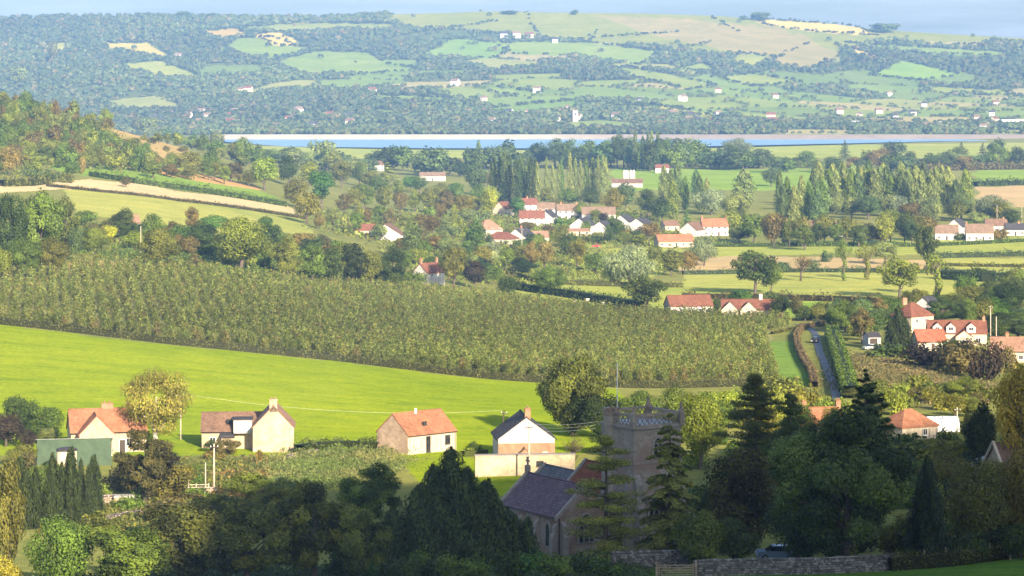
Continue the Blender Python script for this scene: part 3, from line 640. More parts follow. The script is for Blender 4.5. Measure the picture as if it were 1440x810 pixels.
def bare(seed, H=8., W=7., n=700, size=0.3, name='bare'):
    rng = np.random.default_rng(seed); p = Plant(); P = []
    r0 = 0.3; p.wood.tube([(0, 0, -0.4), (0.1, 0, H * 0.3), (0, 0.1, H * 0.55)], [r0, r0 * 0.8, r0 * 0.4], 7)
    for i in range(22):
        a = rng.uniform(0, 6.28); e = rng.uniform(0.35, 1.2); L = rng.uniform(0.5, 1.0); st = np.array([0, 0, H * rng.uniform(0.25, 0.5)])
        en = np.array([math.cos(a) * W / 2 * L * math.cos(e), math.sin(a) * W / 2 * L * math.cos(e), H * (0.5 + 0.5 * math.sin(e) * L)])
        limb(p, st, en, 0.09, 0.02, rng, 0.08)
        for j in range(3):
            s2 = st + (en - st) * rng.uniform(0.4, 0.8); e2 = s2 + rng.normal(size=3) * W * 0.13 + np.array([0, 0, 0.3]); limb(p, s2, e2, 0.035, 0.012, rng, 0.08, 3); P.append(e2)
        P.append(en)
    P = np.array(P)[rng.integers(0, len(P), n)] + rng.normal(size=(n, 3)) * W * 0.055
    p.cards(P, rng.normal(size=(n, 3)) + np.array([0, 0, 0.4]), size * rng.uniform(0.6, 1.3, n), rng, 0.5 + rng.normal(size=n) * 0.2)
    return p.done(name)
def ivy_tree(seed, H=9., W=6., n=1600, size=0.4, name='ivy_tree'):
    rng = np.random.default_rng(seed); p = Plant()
    z = rng.uniform(0, 0.62, n // 2); a = rng.uniform(0, 6.28, n // 2); r = 0.55 + 0.3 * np.sin(z * 14 + a)
    P1 = np.stack([r * np.cos(a), r * np.sin(a), z * H], -1); N1 = np.stack([np.cos(a), np.sin(a), 0.3 + 0 * a], -1)
    nb = 7; C = np.stack([rng.uniform(-0.38, 0.38, nb) * W, rng.uniform(-0.38, 0.38, nb) * W, rng.uniform(0.55, 0.9, nb) * H], -1); Rd = rng.uniform(0.09, 0.16, nb) * H
    P2, N2, k = blob_points(C, Rd, n // 2, rng, 0.4, 1.15)
    P = np.concatenate([P1, P2]); Nn = np.concatenate([N1, N2])
    p.cards(P, unit(Nn + rng.normal(size=P.shape) * 0.4), size * rng.uniform(0.6, 1.3, len(P)), rng, 0.45 + rng.normal(size=len(P)) * 0.18)
    p.wood.tube([(0, 0, -0.4), (0.1, 0, H * 0.35), (0, 0, H * 0.7)], [0.45, 0.35, 0.15], 7)
    for i in range(nb): limb(p, (0, 0, H * 0.45), C[i], 0.12, 0.03, rng)
    for i in range(6): limb(p, (0, 0, H * 0.5), C[i % nb] + rng.normal(size=3) * 1.2 + np.array([0, 0, 1.2]), 0.06, 0.015, rng)
    return p.done(name)

PR = {
 'round': [broad(20 + i, n=3600, size=0.52, nb=17 + i % 4, name='broadleaf') for i in range(5)],
 'tall': [broad(30 + i, H=12, W=8, n=3600, size=0.52, nb=19, base=0.08, name='tall_broadleaf') for i in range(4)],
 'bigr': [broad(130 + i, n=13000, size=0.29, nb=30, br=(0.1, 0.19), base=0.08, clump=0.25, name='large_broadleaf') for i in range(4)],
 'bigw': [broad(140 + i, H=8, W=9, n=9000, size=0.36, nb=22, base=0.02, droop=1.0, clump=0.25, name='large_willow') for i in range(2)],
 'far': [broad(40 + i, n=1100, size=0.95, nb=13, base=0.03, name='distant_broadleaf') for i in range(5)],
 'open': [broad(50 + i, H=10, W=10, n=4200, size=0.42, nb=22, br=(0.09, 0.15), gap=0.35, base=0.2, name='open_oak') for i in range(3)],
 'willow': [broad(60 + i, H=8, W=9, n=3400, size=0.55, nb=15, base=0.02, droop=1.2, clump=0.3, name='willow') for i in range(3)],
 'poplar': [poplar(70 + i) for i in range(4)],
 'wpoplar': [poplar(80 + i, H=12, W=5, n=1900, size=0.6, name='broad_poplar') for i in range(3)],
 'bush': [bush(90 + i) for i in range(4)],
 'bare': [bare(100 + i) for i in range(2)],
 'ivy': [ivy_tree(110 + i) for i in range(3)],
 'cone': [fir(120 + i, H=10, W=5, n=2600, size=0.6, tiers=11, name='conifer') for i in range(2)],
}
CL = dict(green=(0.085, 0.13, 0.03), dark=(0.045, 0.07, 0.022), olive=(0.12, 0.13, 0.035), ygreen=(0.15, 0.185, 0.04), silver=(0.165, 0.21, 0.16), rust=(0.13, 0.105, 0.045),
          yellow=(0.30, 0.30, 0.035), purple=(0.04, 0.032, 0.03), emerald=(0.06, 0.125, 0.03), pale=(0.15, 0.185, 0.08), orange=(0.17, 0.145, 0.06), bluegreen=(0.075, 0.11, 0.05), brown=(0.095, 0.083, 0.04), lime=(0.17, 0.225, 0.035), hillg=(0.13, 0.15, 0.045), black=(0.03, 0.045, 0.018))
CL = {k: (min(0.6, v[0] * 1.4), min(0.6, v[1] * 1.42), v[2] * 1.0) for k, v in CL.items()}
NAMES = {'round': 'broadleaf_tree', 'tall': 'broadleaf_tree', 'far': 'woodland_tree', 'open': 'oak_tree', 'willow': 'willow_tree', 'poplar': 'poplar_tree', 'wpoplar': 'poplar_tree', 'bush': 'bush', 'bare': 'bare_tree', 'ivy': 'ivy_covered_tree', 'cone': 'conifer_tree'}
def colour(o, c, jit=0.12):
    j = 1 + R.normal() * jit; h = R.normal() * jit * 0.5
    o.color = (c[0] * j * (1 + h), c[1] * j, c[2] * j * (1 - h * 0.5), 1)
def place(pl, u, row, wpx, hpx, col, label, name, cat='tree', group=None, parts=True, sink=0.15, far=False, rz=None, pos=None):
    x, y, z = pos or G(u, row, far); s = y / F; W = wpx * s; H = hpx * s
    sc = (W / pl.W, W / pl.W, H / pl.H); rz = R.uniform(0, 6.28) if rz is None else rz
    c = CL[col] if isinstance(col, str) else col
    if parts and pl.trunk is not None:
        r = empty(name, (x, y, z - sink), rz, label, cat, group); r.scale = sc
        k = link('crown', pl.crown, r); colour(k, c); link('trunk', pl.trunk, r)
        if cat == 'bush': k.name = 'foliage'; r.children[1].name = 'stems'
        return r
    o = link(name, pl.joined, None, (x, y, z - sink), rz); o.scale = sc; colour(o, c); return tag(o, label, cat, group)
def T(kind, u, row, wpx, hpx, col, label, group=None, name=None, cat=None, v=None, parts=None):
    name = name or NAMES[kind]
    if wpx > 44 and kind in ('round', 'tall'): kind = 'bigr'
    if wpx > 44 and kind == 'willow': kind = 'bigw'
    pl = PR[kind][R.integers(len(PR[kind])) if v is None else v]
    cat = cat or ('bush' if kind == 'bush' else 'tree')
    if parts is None: parts = hpx >= 26
    return place(pl, u, row, wpx, hpx, col, label, name, cat, group, parts)
def rowof(kind, path, n, wpx, hpx, cols, label, group, jit=(4, 2), name=None, var=0.2, parts=None):
    P = np.array(path, float); d = np.concatenate([[0], np.cumsum(np.linalg.norm(np.diff(P, axis=0), axis=1))])
    for i in range(n):
        t = (i + 0.5) / n * d[-1]; u = np.interp(t, d, P[:, 0]) + R.normal() * jit[0]; r = np.interp(t, d, P[:, 1]) + R.normal() * jit[1]
        k = kind if isinstance(kind, str) else kind[R.integers(len(kind))]
        T(k, u, r, wpx * (1 + R.normal() * var), hpx * (1 + R.normal() * var), cols[R.integers(len(cols))], label, group, name=name, parts=parts)
def fill(kind, poly, n, wpx, hpx, cols, label, group, name=None, var=0.22, mind=9, parts=None, avoid=None):
    P = np.array(poly, float); lo, hi = P.min(0), P.max(0); got = []
    for _ in range(20000):
        if len(got) >= n: break
        u = R.uniform(lo[0], hi[0]); r = R.uniform(lo[1], hi[1])
        if not inpoly([u], [r], poly)[0] or (avoid and inpoly([u], [r], avoid)[0]) or any((u - a) ** 2 + ((r - b) * 1.6) ** 2 < mind ** 2 for a, b in got): continue
        got.append((u, r))
    for u, r in got:
        k = kind if isinstance(kind, str) else kind[R.integers(len(kind))]
        T(k, u, r, wpx * (1 + R.normal() * var), hpx * (1 + R.normal() * var), cols[R.integers(len(cols))], label, group, name=name, parts=parts)
def hedge(path, w, h, col, label, size=0.35, dens=9, name='hedge', cat='hedge', group=None, lump=0.15, tops=None):
    pts = np.array([G(a, b) for a, b in path]); rng = np.random.default_rng(int(abs(path[0][0]) * 7 + path[0][1]))
    seg = np.linalg.norm(np.diff(pts[:, :2], axis=0), axis=1); L = seg.sum(); d = np.concatenate([[0], np.cumsum(seg)])
    n = int(L * (w + 2 * h) * dens)
    t = rng.uniform(0, L, n); X = np.interp(t, d, pts[:, 0]); Y = np.interp(t, d, pts[:, 1])
    kx = np.clip(np.searchsorted(d, t) - 1, 0, len(seg) - 1); D = np.diff(pts[:, :2], axis=0)[kx] / seg[kx][:, None]; Nv = np.stack([-D[:, 1], D[:, 0]], -1)
    hh = h * (1 + lump * (np.sin(t * 0.9) + np.sin(t * 0.37 + 1) + 0.7 * np.sin(t * 2.3)) * 0.6); ww = w * (1 + lump * 0.5 * np.sin(t * 1.7))
    a = rng.uniform(0, np.pi, n); ex = np.sign(np.cos(a)) * np.abs(np.cos(a)) ** 0.45; ez = np.abs(np.sin(a)) ** 0.45
    deep = rng.uniform(0.75, 1.05, n); low = rng.random(n) < 0.4; ez = np.where(low, ez * rng.random(n), ez)
    ox = ex * ww / 2 * deep; Z = zt(X + Nv[:, 0] * ox, Y + Nv[:, 1] * ox) + ez * hh * deep
    P = np.stack([X + Nv[:, 0] * ox, Y + Nv[:, 1] * ox, Z], -1) + rng.normal(size=(n, 3)) * size * 0.2
    Nn = np.stack([Nv[:, 0] * ex, Nv[:, 1] * ex, ez * 0.8 + 0.1], -1)
    o0 = pts[0].copy(); V = card_verts(P - o0, unit(Nn + rng.normal(size=(n, 3)) * 0.5), size * rng.uniform(0.6, 1.4, n), rng)
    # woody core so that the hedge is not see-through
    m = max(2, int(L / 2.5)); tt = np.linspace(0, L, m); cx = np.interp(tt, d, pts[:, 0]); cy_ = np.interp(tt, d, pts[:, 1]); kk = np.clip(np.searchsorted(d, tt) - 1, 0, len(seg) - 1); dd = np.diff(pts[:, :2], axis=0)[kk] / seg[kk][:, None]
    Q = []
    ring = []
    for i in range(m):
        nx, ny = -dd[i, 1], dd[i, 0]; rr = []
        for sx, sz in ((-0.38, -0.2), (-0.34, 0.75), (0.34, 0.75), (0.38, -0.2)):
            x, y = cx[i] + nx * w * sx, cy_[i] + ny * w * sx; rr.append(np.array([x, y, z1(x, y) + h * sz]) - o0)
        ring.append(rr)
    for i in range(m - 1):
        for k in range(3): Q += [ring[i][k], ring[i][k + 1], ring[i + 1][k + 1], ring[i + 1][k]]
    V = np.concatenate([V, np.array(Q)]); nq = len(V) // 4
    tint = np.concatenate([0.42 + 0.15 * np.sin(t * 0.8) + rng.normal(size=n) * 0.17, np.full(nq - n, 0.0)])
    o = link(name, quads_mesh(name, V, nq, [M['leaf']], np.clip(tint, 0, 1)), None, tuple(o0)); c = CL[col] if isinstance(col, str) else col; o.color = (*c, 1)
    return tag(o, label, cat, group)
def cover_mass(name, poly, n, size, h, cols, label_kind='stuff', seed=1, up=0.8, yr=(236, 3890), aspect=0.5):
    """ground cover nobody could count: one object"""
    rng = np.random.default_rng(seed); P0 = np.array(poly, float); lo, hi = P0.min(0), P0.max(0); pts = []
    while len(pts) < n:
        u = rng.uniform(lo[0], hi[0], 400); r = rng.uniform(lo[1], hi[1], 400); k = inpoly(u, r, poly)
        pts += list(zip(u[k], r[k]))
    pts = np.array(pts[:n]); W = np.array([G(a, b) for a, b in pts[: max(60, n // 60)]])
    # sample in world space round the picked ground points
    i = rng.integers(0, len(W), n); sp = (W[:, 1].mean() / F) * 22
    X = W[i, 0] + rng.normal(size=n) * sp; Y = W[i, 1] + rng.normal(size=n) * sp * 2.2; Z = zt(X, Y)
    hh = h * (0.35 + 0.65 * np.abs(np.sin(X * 0.7) * np.sin(Y * 0.55 + 1)) + 0.2 * rng.random(n)) * rng.random(n) ** 0.6
    P = np.stack([X, Y, Z + hh], -1); Nn = unit(rng.normal(size=(n, 3)) * 0.6 + np.array([0.1, -0.35, up]))
    ci = ((np.sin(X * 0.33 + 2) + np.sin(Y * 0.21) + rng.normal(size=n) * 0.7) * 0.5 + 1) / 2 * len(cols); ci = np.clip(ci.astype(int), 0, len(cols) - 1)
    col = np.array([CL[c] if isinstance(c, str) else c for c in cols])[ci]
    me = quads_mesh(name, card_verts(P, Nn, size * rng.uniform(0.5, 1.5, n), rng, aspect, rng.normal(size=(n, 3)) * 0.6 + np.array([0, 0, 0.9])), n, [M['leafmass']], np.clip(0.42 + rng.normal(size=n) * 0.18, 0, 1), color=col)
    o = link(name, me); o['kind'] = 'stuff'; return o
# ------------------------------------------------------------------ woods on the far hills (one mass) 
def hillwoods():
    rng = np.random.default_rng(3); n = 26000
    u = rng.uniform(-330, 1770, n * 4); Y = rng.uniform(3690, 5930, n * 4); X = (u - 720) / F * Y; Z = zt(X, Y); r = HZ + F * (CZ - Z) / Y
    keep = np.ones(len(u), bool); tk = np.zeros(len(u))
    for i, (c, poly) in enumerate(HILLF):
        k = inpoly(u + 3 * np.sin(Y / 40), r + 1.2 * np.sin(X / 30), poly)
        keep &= ~(k & (rng.random(len(u)) > (0.05 if i < 2 else 0.012)))
    dens = 0.75 + 0.5 * np.sin(X / 140 + np.sin(Y / 210) * 2) * np.sin(Y / 120 + X / 300)
    pk0, pe0 = patch(X, Y); keep &= (rng.random(len(u)) < np.clip(dens + (r < 70) * 0.1, 0.3, 1)) | ((pk0 > 0) & (pe0 < 4.5))
    pk, pe = patch(X, Y); edge = (pk > 0) & (pe < 4.5); keep &= (pk == 0) | edge | (rng.random(len(u)) < 0.008)
    dens = np.where(pk == 0, 1, 1) * dens
    keep &= ~((r < 58) & (u > 560) & (rng.random(len(u)) < 0.9))
    idx = np.nonzero(keep)[0][:n]; X, Y, Z, r = X[idx], Y[idx], Z[idx], r[idx]; n = len(idx)
    w = np.where(edge[idx], rng.uniform(4, 7, n), rng.uniform(7, 13, n)) * np.where(r > 160, 1.1, 1); h = w * rng.uniform(0.65, 0.95, n); m = 30
    d = unit(rng.normal(size=(n, m, 3))); d[..., 2] = np.abs(d[..., 2]) * 1.0 - 0.15
    rad = rng.uniform(0.7, 1.08, (n, m, 1)); P = np.stack([X, Y, Z + h * 0.42], -1)[:, None, :] + d * rad * np.stack([w / 2, w / 2, h * 0.55], -1)[:, None, :]
    P = P.reshape(-1, 3); Nn = unit(d.reshape(-1, 3) + rng.normal(size=P.shape) * 0.3)
    pal = np.array([(0.11, 0.155, 0.052), (0.085, 0.125, 0.047), (0.145, 0.165, 0.06), (0.135, 0.17, 0.06), (0.2, 0.175, 0.078)])
    ci = rng.choice(5, n, p=[0.34, 0.27, 0.2, 0.14, 0.05]); col = pal[ci] * rng.uniform(0.85, 1.15, (n, 1)) * (1 + 0.22 * np.sin(X / 190 + 1) * np.sin(Y / 160))[:, None]; col = np.repeat(col, m, 0)
    nq = len(P); V = card_verts(P, Nn, np.repeat(w * 0.4, m) * rng.uniform(0.7, 1.3, nq), rng, 0.8)
    o = link('hill_woods', quads_mesh('hill_woods', V, nq, [M['leafmass']], np.clip(0.42 + rng.normal(size=nq) * 0.07, 0, 1), color=col)); o['kind'] = 'stuff'
hillwoods()
def hillhedges():
    """hedgerow trees along the edges of the far fields"""
    rng = np.random.default_rng(4); P = []
    for c, poly in HILLF[2:]:
        for i in range(len(poly)):
            a, b = poly[i], poly[(i + 1) % len(poly)]; L = math.hypot(a[0] - b[0], a[1] - b[1])
            for t in np.arange(0, 1, 2.6 / L):
                if rng.random() < 0.6: P.append(G(a[0] + (b[0] - a[0]) * t + rng.normal() * 1.2, a[1] + (b[1] - a[1]) * t + rng.normal() * 0.5, True))
    for (u0, r0, u1, r1) in [(560, 50, 700, 30), (700, 62, 960, 45), (830, 60, 840, 40), (930, 73, 1000, 60), (600, 38, 830, 60), (1085, 85, 1140, 60), (1000, 24, 1040, 45), (1290, 66, 1440, 60), (1180, 75, 1230, 58), (740, 15, 760, 55)]:
        L = math.hypot(u1 - u0, r1 - r0)
        for t in np.arange(0, 1, 3.2 / L):
            if rng.random() < 0.65: P.append(G(u0 + (u1 - u0) * t + rng.normal() * 1.5, r0 + (r1 - r0) * t + rng.normal() * 0.6, True))
    P = np.array(P); n = len(P); m = 18; w = rng.uniform(4, 9, n); h = rng.uniform(3, 7, n)
    d = unit(rng.normal(size=(n, m, 3))); d[..., 2] = np.abs(d[..., 2]) - 0.1
    Q = (P + np.stack([0 * h, 0 * h, h * 0.4], -1))[:, None, :] + d * rng.uniform(0.7, 1.1, (n, m, 1)) * np.stack([w / 2, w / 2, h * 0.55], -1)[:, None, :]
    Q = Q.reshape(-1, 3); nq = len(Q); col = np.repeat(np.array([(0.06, 0.085, 0.03)]) * rng.uniform(0.7, 1.4, (n, 1)), m, 0)
    o = link('hill_hedgerows', quads_mesh('hill_hedgerows', card_verts(Q, unit(d.reshape(-1, 3) + rng.normal(size=Q.shape) * 0.3), np.repeat(w * 0.5, m), rng, 0.8), nq, [M['leafmass']], np.clip(0.4 + rng.normal(size=nq) * 0.18, 0, 1), color=col)); o['kind'] = 'stuff'
hillhedges()
# ------------------------------------------------------------------ orchard
ORCH = [(-60, 392), (0, 386), (60, 382), (110, 374), (250, 378), (440, 397), (560, 407), (720, 420), (880, 439), (1000, 443), (1106, 450), (1114, 462), (1076, 468), (1080, 492), (1094, 534), (870, 541), (690, 529), (480, 504), (240, 479), (0, 452), (-60, 444)]
def orchard():
    rng = np.random.default_rng(8)
    a, b = np.meshgrid(np.arange(-400, 500, 3.0), np.arange(560, 1150, 1.3)); a = a.ravel() + rng.normal(size=a.size) * 0.5; b = b.ravel() + rng.normal(size=b.size) * 0.25
    X = a - 0.16 * (b - 600); Y = b + 0.0 * a; Z = zt(X, Y); u, r = uvrow(X, Y, Z)
    k = inpoly(u, r, ORCH) & (Y > 570) & (Y < 1130) & (rng.random(len(X)) > 0.04); X, Y, Z = X[k], Y[k], Z[k]
    u, r = uvrow(X, Y, Z); o = np.argsort(-r + np.interp(u, [p[0] for p in ORCH[13:][::-1]], [p[1] for p in ORCH[13:][::-1]])) if False else np.argsort(Y)
    vis = (u > -5) & (u < 1445); o = o[np.argsort(~vis[o], kind='stable')]
    X, Y, Z = X[o], Y[o], Z[o]; n = len(X)
    pal = np.array([(0.155, 0.187, 0.042), (0.118, 0.155, 0.035), (0.185, 0.205, 0.055), (0.175, 0.145, 0.05)])
    protos = []
    for i in range(7):
        q = np.random.default_rng(200 + i); p = Plant(); m = 210; f = q.random(m); aa = q.uniform(0, 6.28, m); rr = (0.35 + 0.75 * np.sin(np.pi * (f * 0.85 + 0.1))) * q.uniform(0.4, 1.05, m) * 0.85
        P = np.stack([rr * np.cos(aa), rr * np.sin(aa), 0.3 + f * 2.5], -1); out = np.stack([np.cos(aa), np.sin(aa), 0.3 + 0.5 * f], -1)
        p.cards(P, unit(out + q.normal(size=P.shape) * 0.5), 0.36 * q.uniform(0.6, 1.3, m), q, 0.42 + q.normal(size=m) * 0.18, 0.5, q.normal(size=P.shape) + np.array([0, 0, 0.8]))
        p.wood.tube([(0, 0, -0.2), (0, 0, 1.4), (0.05, 0, 2.6)], [0.07, 0.05, 0.02], 5); protos.append(p.done('apple_tree'))
    for i in range(300):
        c = pal[rng.choice(4, p=[0.4, 0.25, 0.25, 0.1])]; t = link('apple_tree', protos[rng.integers(7)].joined, None, (X[i], Y[i], Z[i]), rng.uniform(0, 6.28)); s = rng.uniform(0.85, 1.2); t.scale = (s, s, s * rng.uniform(0.85, 1.15))
        colour(t, tuple(c), 0.1); tag(t, 'slim upright apple tree in the nearest rank of the orchard above the clipped hedge', 'tree', 'apple trees in the nearest orchard rank')
    X, Y, Z = X[300:], Y[300:], Z[300:]; n = len(X); m = 32
    f = rng.random((n, m)); aa = rng.uniform(0, 6.28, (n, m)); hs = rng.uniform(0.6, 1.3, n) * (1 + 0.12 * np.sin(X / 23 + Y / 41)); rr = (0.35 + 0.75 * np.sin(np.pi * (f * 0.85 + 0.1))) * rng.uniform(0.45, 1.05, (n, m)) * 0.85
    P = np.stack([X[:, None] + rr * np.cos(aa), Y[:, None] + rr * np.sin(aa), Z[:, None] + (0.3 + f * 2.7) * hs[:, None]], -1).reshape(-1, 3)
    out = np.stack([np.cos(aa), np.sin(aa), 0.3 + 0.5 * f], -1).reshape(-1, 3); nq = n * m
    col = np.repeat(pal[rng.choice(4, n, p=[0.4, 0.27, 0.25, 0.08])] * rng.uniform(0.6, 1.4, (n, 1)) * (1 + 0.15 * np.sin(X / 31 - Y / 57))[:, None], m, 0)
    V = card_verts(P, unit(out + rng.normal(size=P.shape) * 0.45), 0.58 * rng.uniform(0.6, 1.3, nq), rng, 0.5, rng.normal(size=P.shape) + np.array([0, 0, 0.8]))
    q = link('orchard_foliage', quads_mesh('orchard_foliage', V, nq, [M['leafmass']], np.clip(0.40 + rng.normal(size=nq) * 0.14, 0, 1), color=col)); q['kind'] = 'stuff'
    print('orchard trees', n)
orchard()
# ------------------------------------------------------------------ houses
FACE = {'F': lambda L, D: (np.array([0, -D / 2, 0]), np.array([1., 0, 0]), np.array([0, -1., 0])), 'B': lambda L, D: (np.array([0, D / 2, 0]), np.array([-1., 0, 0]), np.array([0, 1., 0])),
        'L': lambda L, D: (np.array([-L / 2, 0, 0]), np.array([0, -1., 0]), np.array([-1., 0, 0])), 'R': lambda L, D: (np.array([L / 2, 0, 0]), np.array([0, 1., 0]), np.array([1., 0, 0]))}
def arch(w, h, k=7):
    """pointed-arch outline of width w and height h, from the sill"""
    s = h - w * 0.85; pts = [(-w / 2, 0), (w / 2, 0), (w / 2, s)]
    for i in range(1, k + 1): t = i / k; pts.append((w / 2 * (1 - t ** 1.6) , s + w * 0.85 * math.sin(t * math.pi / 2)))
    for i in range(k - 1, -1, -1): t = i / k; pts.append((-w / 2 * (1 - t ** 1.6), s + w * 0.85 * math.sin(t * math.pi / 2)))
    return pts
def window(par, o, t, nr, cx, cz, w, h, fm='frame', bars=1, deep=0.09, name='window', hbar=False, sill=True):
    o = np.array(o, float) + t * cx; b = max(0.06, 0.07 * min(w, h) ** 0.5); z0, z1_ = cz - h / 2, cz + h / 2; f = MB()
    f.prism([(-w / 2, z0), (-w / 2 + b, z0), (-w / 2 + b, z1_), (-w / 2, z1_)], o, t, nr, 0.003, deep); f.prism([(w / 2 - b, z0), (w / 2, z0), (w / 2, z1_), (w / 2 - b, z1_)], o, t, nr, 0.003, deep)
    f.prism([(-w / 2 + b, z0), (w / 2 - b, z0), (w / 2 - b, z0 + b), (-w / 2 + b, z0 + b)], o, t, nr, 0.003, deep); f.prism([(-w / 2 + b, z1_ - b), (w / 2 - b, z1_ - b), (w / 2 - b, z1_), (-w / 2 + b, z1_)], o, t, nr, 0.003, deep)
    for i in range(bars): x = -w / 2 + w * (i + 1) / (bars + 1); f.prism([(x - b * 0.35, z0 + b), (x + b * 0.35, z0 + b), (x + b * 0.35, z1_ - b), (x - b * 0.35, z1_ - b)], o, t, nr, 0.045, deep - 0.01)
    if sill: f.prism([(-w / 2 - 0.08, z0 - 0.09), (w / 2 + 0.08, z0 - 0.09), (w / 2 + 0.08, z0 - 0.004), (-w / 2 - 0.08, z0 - 0.004)], o, t, nr, 0.003, deep + 0.08)
    fr = f.build(name, M[fm], par)
    g = MB(); g.prism([(-w / 2 + b, z0 + b), (w / 2 - b, z0 + b), (w / 2 - b, z1_ - b), (-w / 2 + b, z1_ - b)], o, t, nr, 0.005, 0.035); g.build('pane', M['glass'], fr); return fr
def door(par, o, t, nr, cx, w=0.95, h=2.05, mat='darkwood', z0=0.0):
    o = np.array(o, float) + t * cx; d = MB(); d.prism([(-w / 2, z0), (w / 2, z0), (w / 2, z0 + h), (-w / 2, z0 + h)], o, t, nr, 0.003, 0.07)
    r = d.build('door', M[mat], par); f = MB()
    for a, b_ in ((-w / 2 - 0.1, -w / 2 - 0.003), (w / 2 + 0.003, w / 2 + 0.1)): f.prism([(a, z0), (b_, z0), (b_, z0 + h + 0.1), (a, z0 + h + 0.1)], o, t, nr, 0.003, 0.1)
    f.prism([(-w / 2, z0 + h + 0.003), (w / 2, z0 + h + 0.003), (w / 2, z0 + h + 0.1), (-w / 2, z0 + h + 0.1)], o, t, nr, 0.003, 0.1); f.build('frame', M['frame'], r); return r
def wallmesh(L, D, he, rr, base=2.0, hip=False):
    b = MB()
    if hip or rr == 0: b.box((0, 0, (he - base) / 2), (L, D, he + base))
    else: b.prism([(-D / 2, -base), (D / 2, -base), (D / 2, he), (0, he + rr), (-D / 2, he)], (0, 0, 0), (0, 1, 0), (1, 0, 0), -L / 2, L / 2)
    return b
def roofmesh(L, D, he, rr, ov=0.3, th=0.16, hip=False, gov=None):
    b = MB(); gov = ov * 0.7 if gov is None else gov; s = rr / (D / 2); e = 0.03
    if hip:
        r = min(D / 2 * 0.9, L / 2 * 0.8); y, x = D / 2 + ov, L / 2 + ov; z = he - ov * s + e; zr = he + rr + e
        V = [(-x, -y, z), (x, -y, z), (x, y, z), (-x, y, z), (-L / 2 + r, 0, zr), (L / 2 - r, 0, zr)]
        V += [(-x, -y, z - th), (x, -y, z - th), (x, y, z - th), (-x, y, z - th)]
        b.add(V, [(0, 1, 5, 4), (1, 2, 5), (2, 3, 4, 5), (3, 0, 4), (0, 6, 7, 1), (1, 7, 8, 2), (2, 8, 9, 3), (3, 9, 6, 0), (6, 9, 8, 7)]); return b
    y = D / 2 + ov; z = he - ov * s
    b.prism([(-y, z + e), (0, he + rr + e), (y, z + e), (y, z + e + th), (0, he + rr + e + th), (-y, z + e + th)], (0, 0, 0), (0, 1, 0), (1, 0, 0), -L / 2 - gov, L / 2 + gov)
    b.tube([(-L / 2 - gov, 0, he + rr + e + th), (L / 2 + gov, 0, he + rr + e + th)], 0.11, 6)
    return b
def chimney(par, x, y, ztop, zbot, w=0.75, d=0.6, mat='brick', pots=2):
    c = MB(); c.box((x, y, (ztop + zbot) / 2), (w, d, ztop - zbot)); c.box((x, y, ztop + 0.06), (w + 0.14, d + 0.14, 0.12)); r = c.build('chimney', M[mat], par)
    for i in range(pots):
        p = MB(); px = x + (i - (pots - 1) / 2) * w / max(1, pots) * 0.9; p.tube([(px, y, ztop + 0.12), (px, y, ztop + 0.5)], [0.13, 0.1], 8); p.build('chimney_pot', M['brick'], r)
    return r
def house(name, label, u, row, rot, L, D, he, rr, wall='white', roof='orange', cat='house', group=None, chim=(), win=(), doors=(), hip=False, storeys=None, ov=0.3, barge=None, pos=None, autow=True):
    x, y, z = pos or G(u, row); r = empty(name, (x, y, z), math.radians(rot), label, cat, group)
    wallmesh(L, D, he, rr, hip=hip).build('wall', M[wall], r); rf = roofmesh(L, D, he, rr, ov, hip=hip).build('roof', M[roof], r)
    if y < 760 and not hip:
        s_ = rr / (D / 2); ze = he - ov * s_
        for sg in (-1, 1): g = MB(); g.tube([(-L / 2 - ov * 0.6, sg * (D / 2 + ov + 0.07), ze - 0.02), (L / 2 + ov * 0.6, sg * (D / 2 + ov + 0.07), ze - 0.02)], 0.075, 6); g.build('gutter', M['black'], r)
        g = MB(); g.tube([(L / 2 - 0.3, -D / 2 - 0.1, ze - 0.1), (L / 2 - 0.3, -D / 2 - 0.1, -0.5)], 0.05, 6); g.build('downpipe', M['black'], r)
    for c in chim:
        cx, cy = c[0], c[1]; top = c[2] if len(c) > 2 else 0.9; s = rr / (D / 2); zb = he + rr - abs(cy) * s - 0.5
        chimney(r, cx, cy, he + rr + top, zb, mat=(c[3] if len(c) > 3 else 'brick'), w=(c[4] if len(c) > 4 else 0.75))
    if barge:
        for sgn in (-1, 1):
            b = MB(); xx = sgn * (L / 2 + ov * 0.7 + 0.003); s = rr / (D / 2); yy = D / 2 + ov; zz = he - ov * s
            b.prism([(-yy, zz - 0.12), (0, he + rr - 0.12), (yy, zz - 0.12), (yy, zz + 0.2), (0, he + rr + 0.2), (-yy, zz + 0.2)], (0, 0, 0), (0, 1, 0), (1, 0, 0), min(xx, xx + sgn * 0.05), max(xx, xx + sgn * 0.05)); b.build('bargeboard', M[barge], r)
    for w_ in win:
        f, cx, cz, w, h = w_[:5]; o, t, nr = FACE[f](L, D); window(r, o, t, nr, cx, cz, w, h, *(w_[5:]))
    for d_ in doors:
        f, cx = d_[:2]; o, t, nr = FACE[f](L, D); door(r, o, t, nr, cx, *(d_[2:]))
    if autow and not win:
        st = storeys or (2 if he > 4 else 1); n = max(2, int(L / 3.2))
        for k in range(st):
            for i in range(n):
                o, t, nr = FACE['F'](L, D); cx = (i + 0.5) / n * L - L / 2
                if k == 0 and i == n // 2: door(r, o, t, nr, cx); continue
                window(r, o, t, nr, cx, 1.35 + 2.6 * k, 1.25, 1.15)
        if rr > 1.5 and not hip:
            for f in ('L', 'R'):
                o, t, nr = FACE[f](L, D); window(r, o, t, nr, 0, min(he + rr * 0.25, 4.0) if st == 2 else 1.4, 1.0, 1.1)
    return r
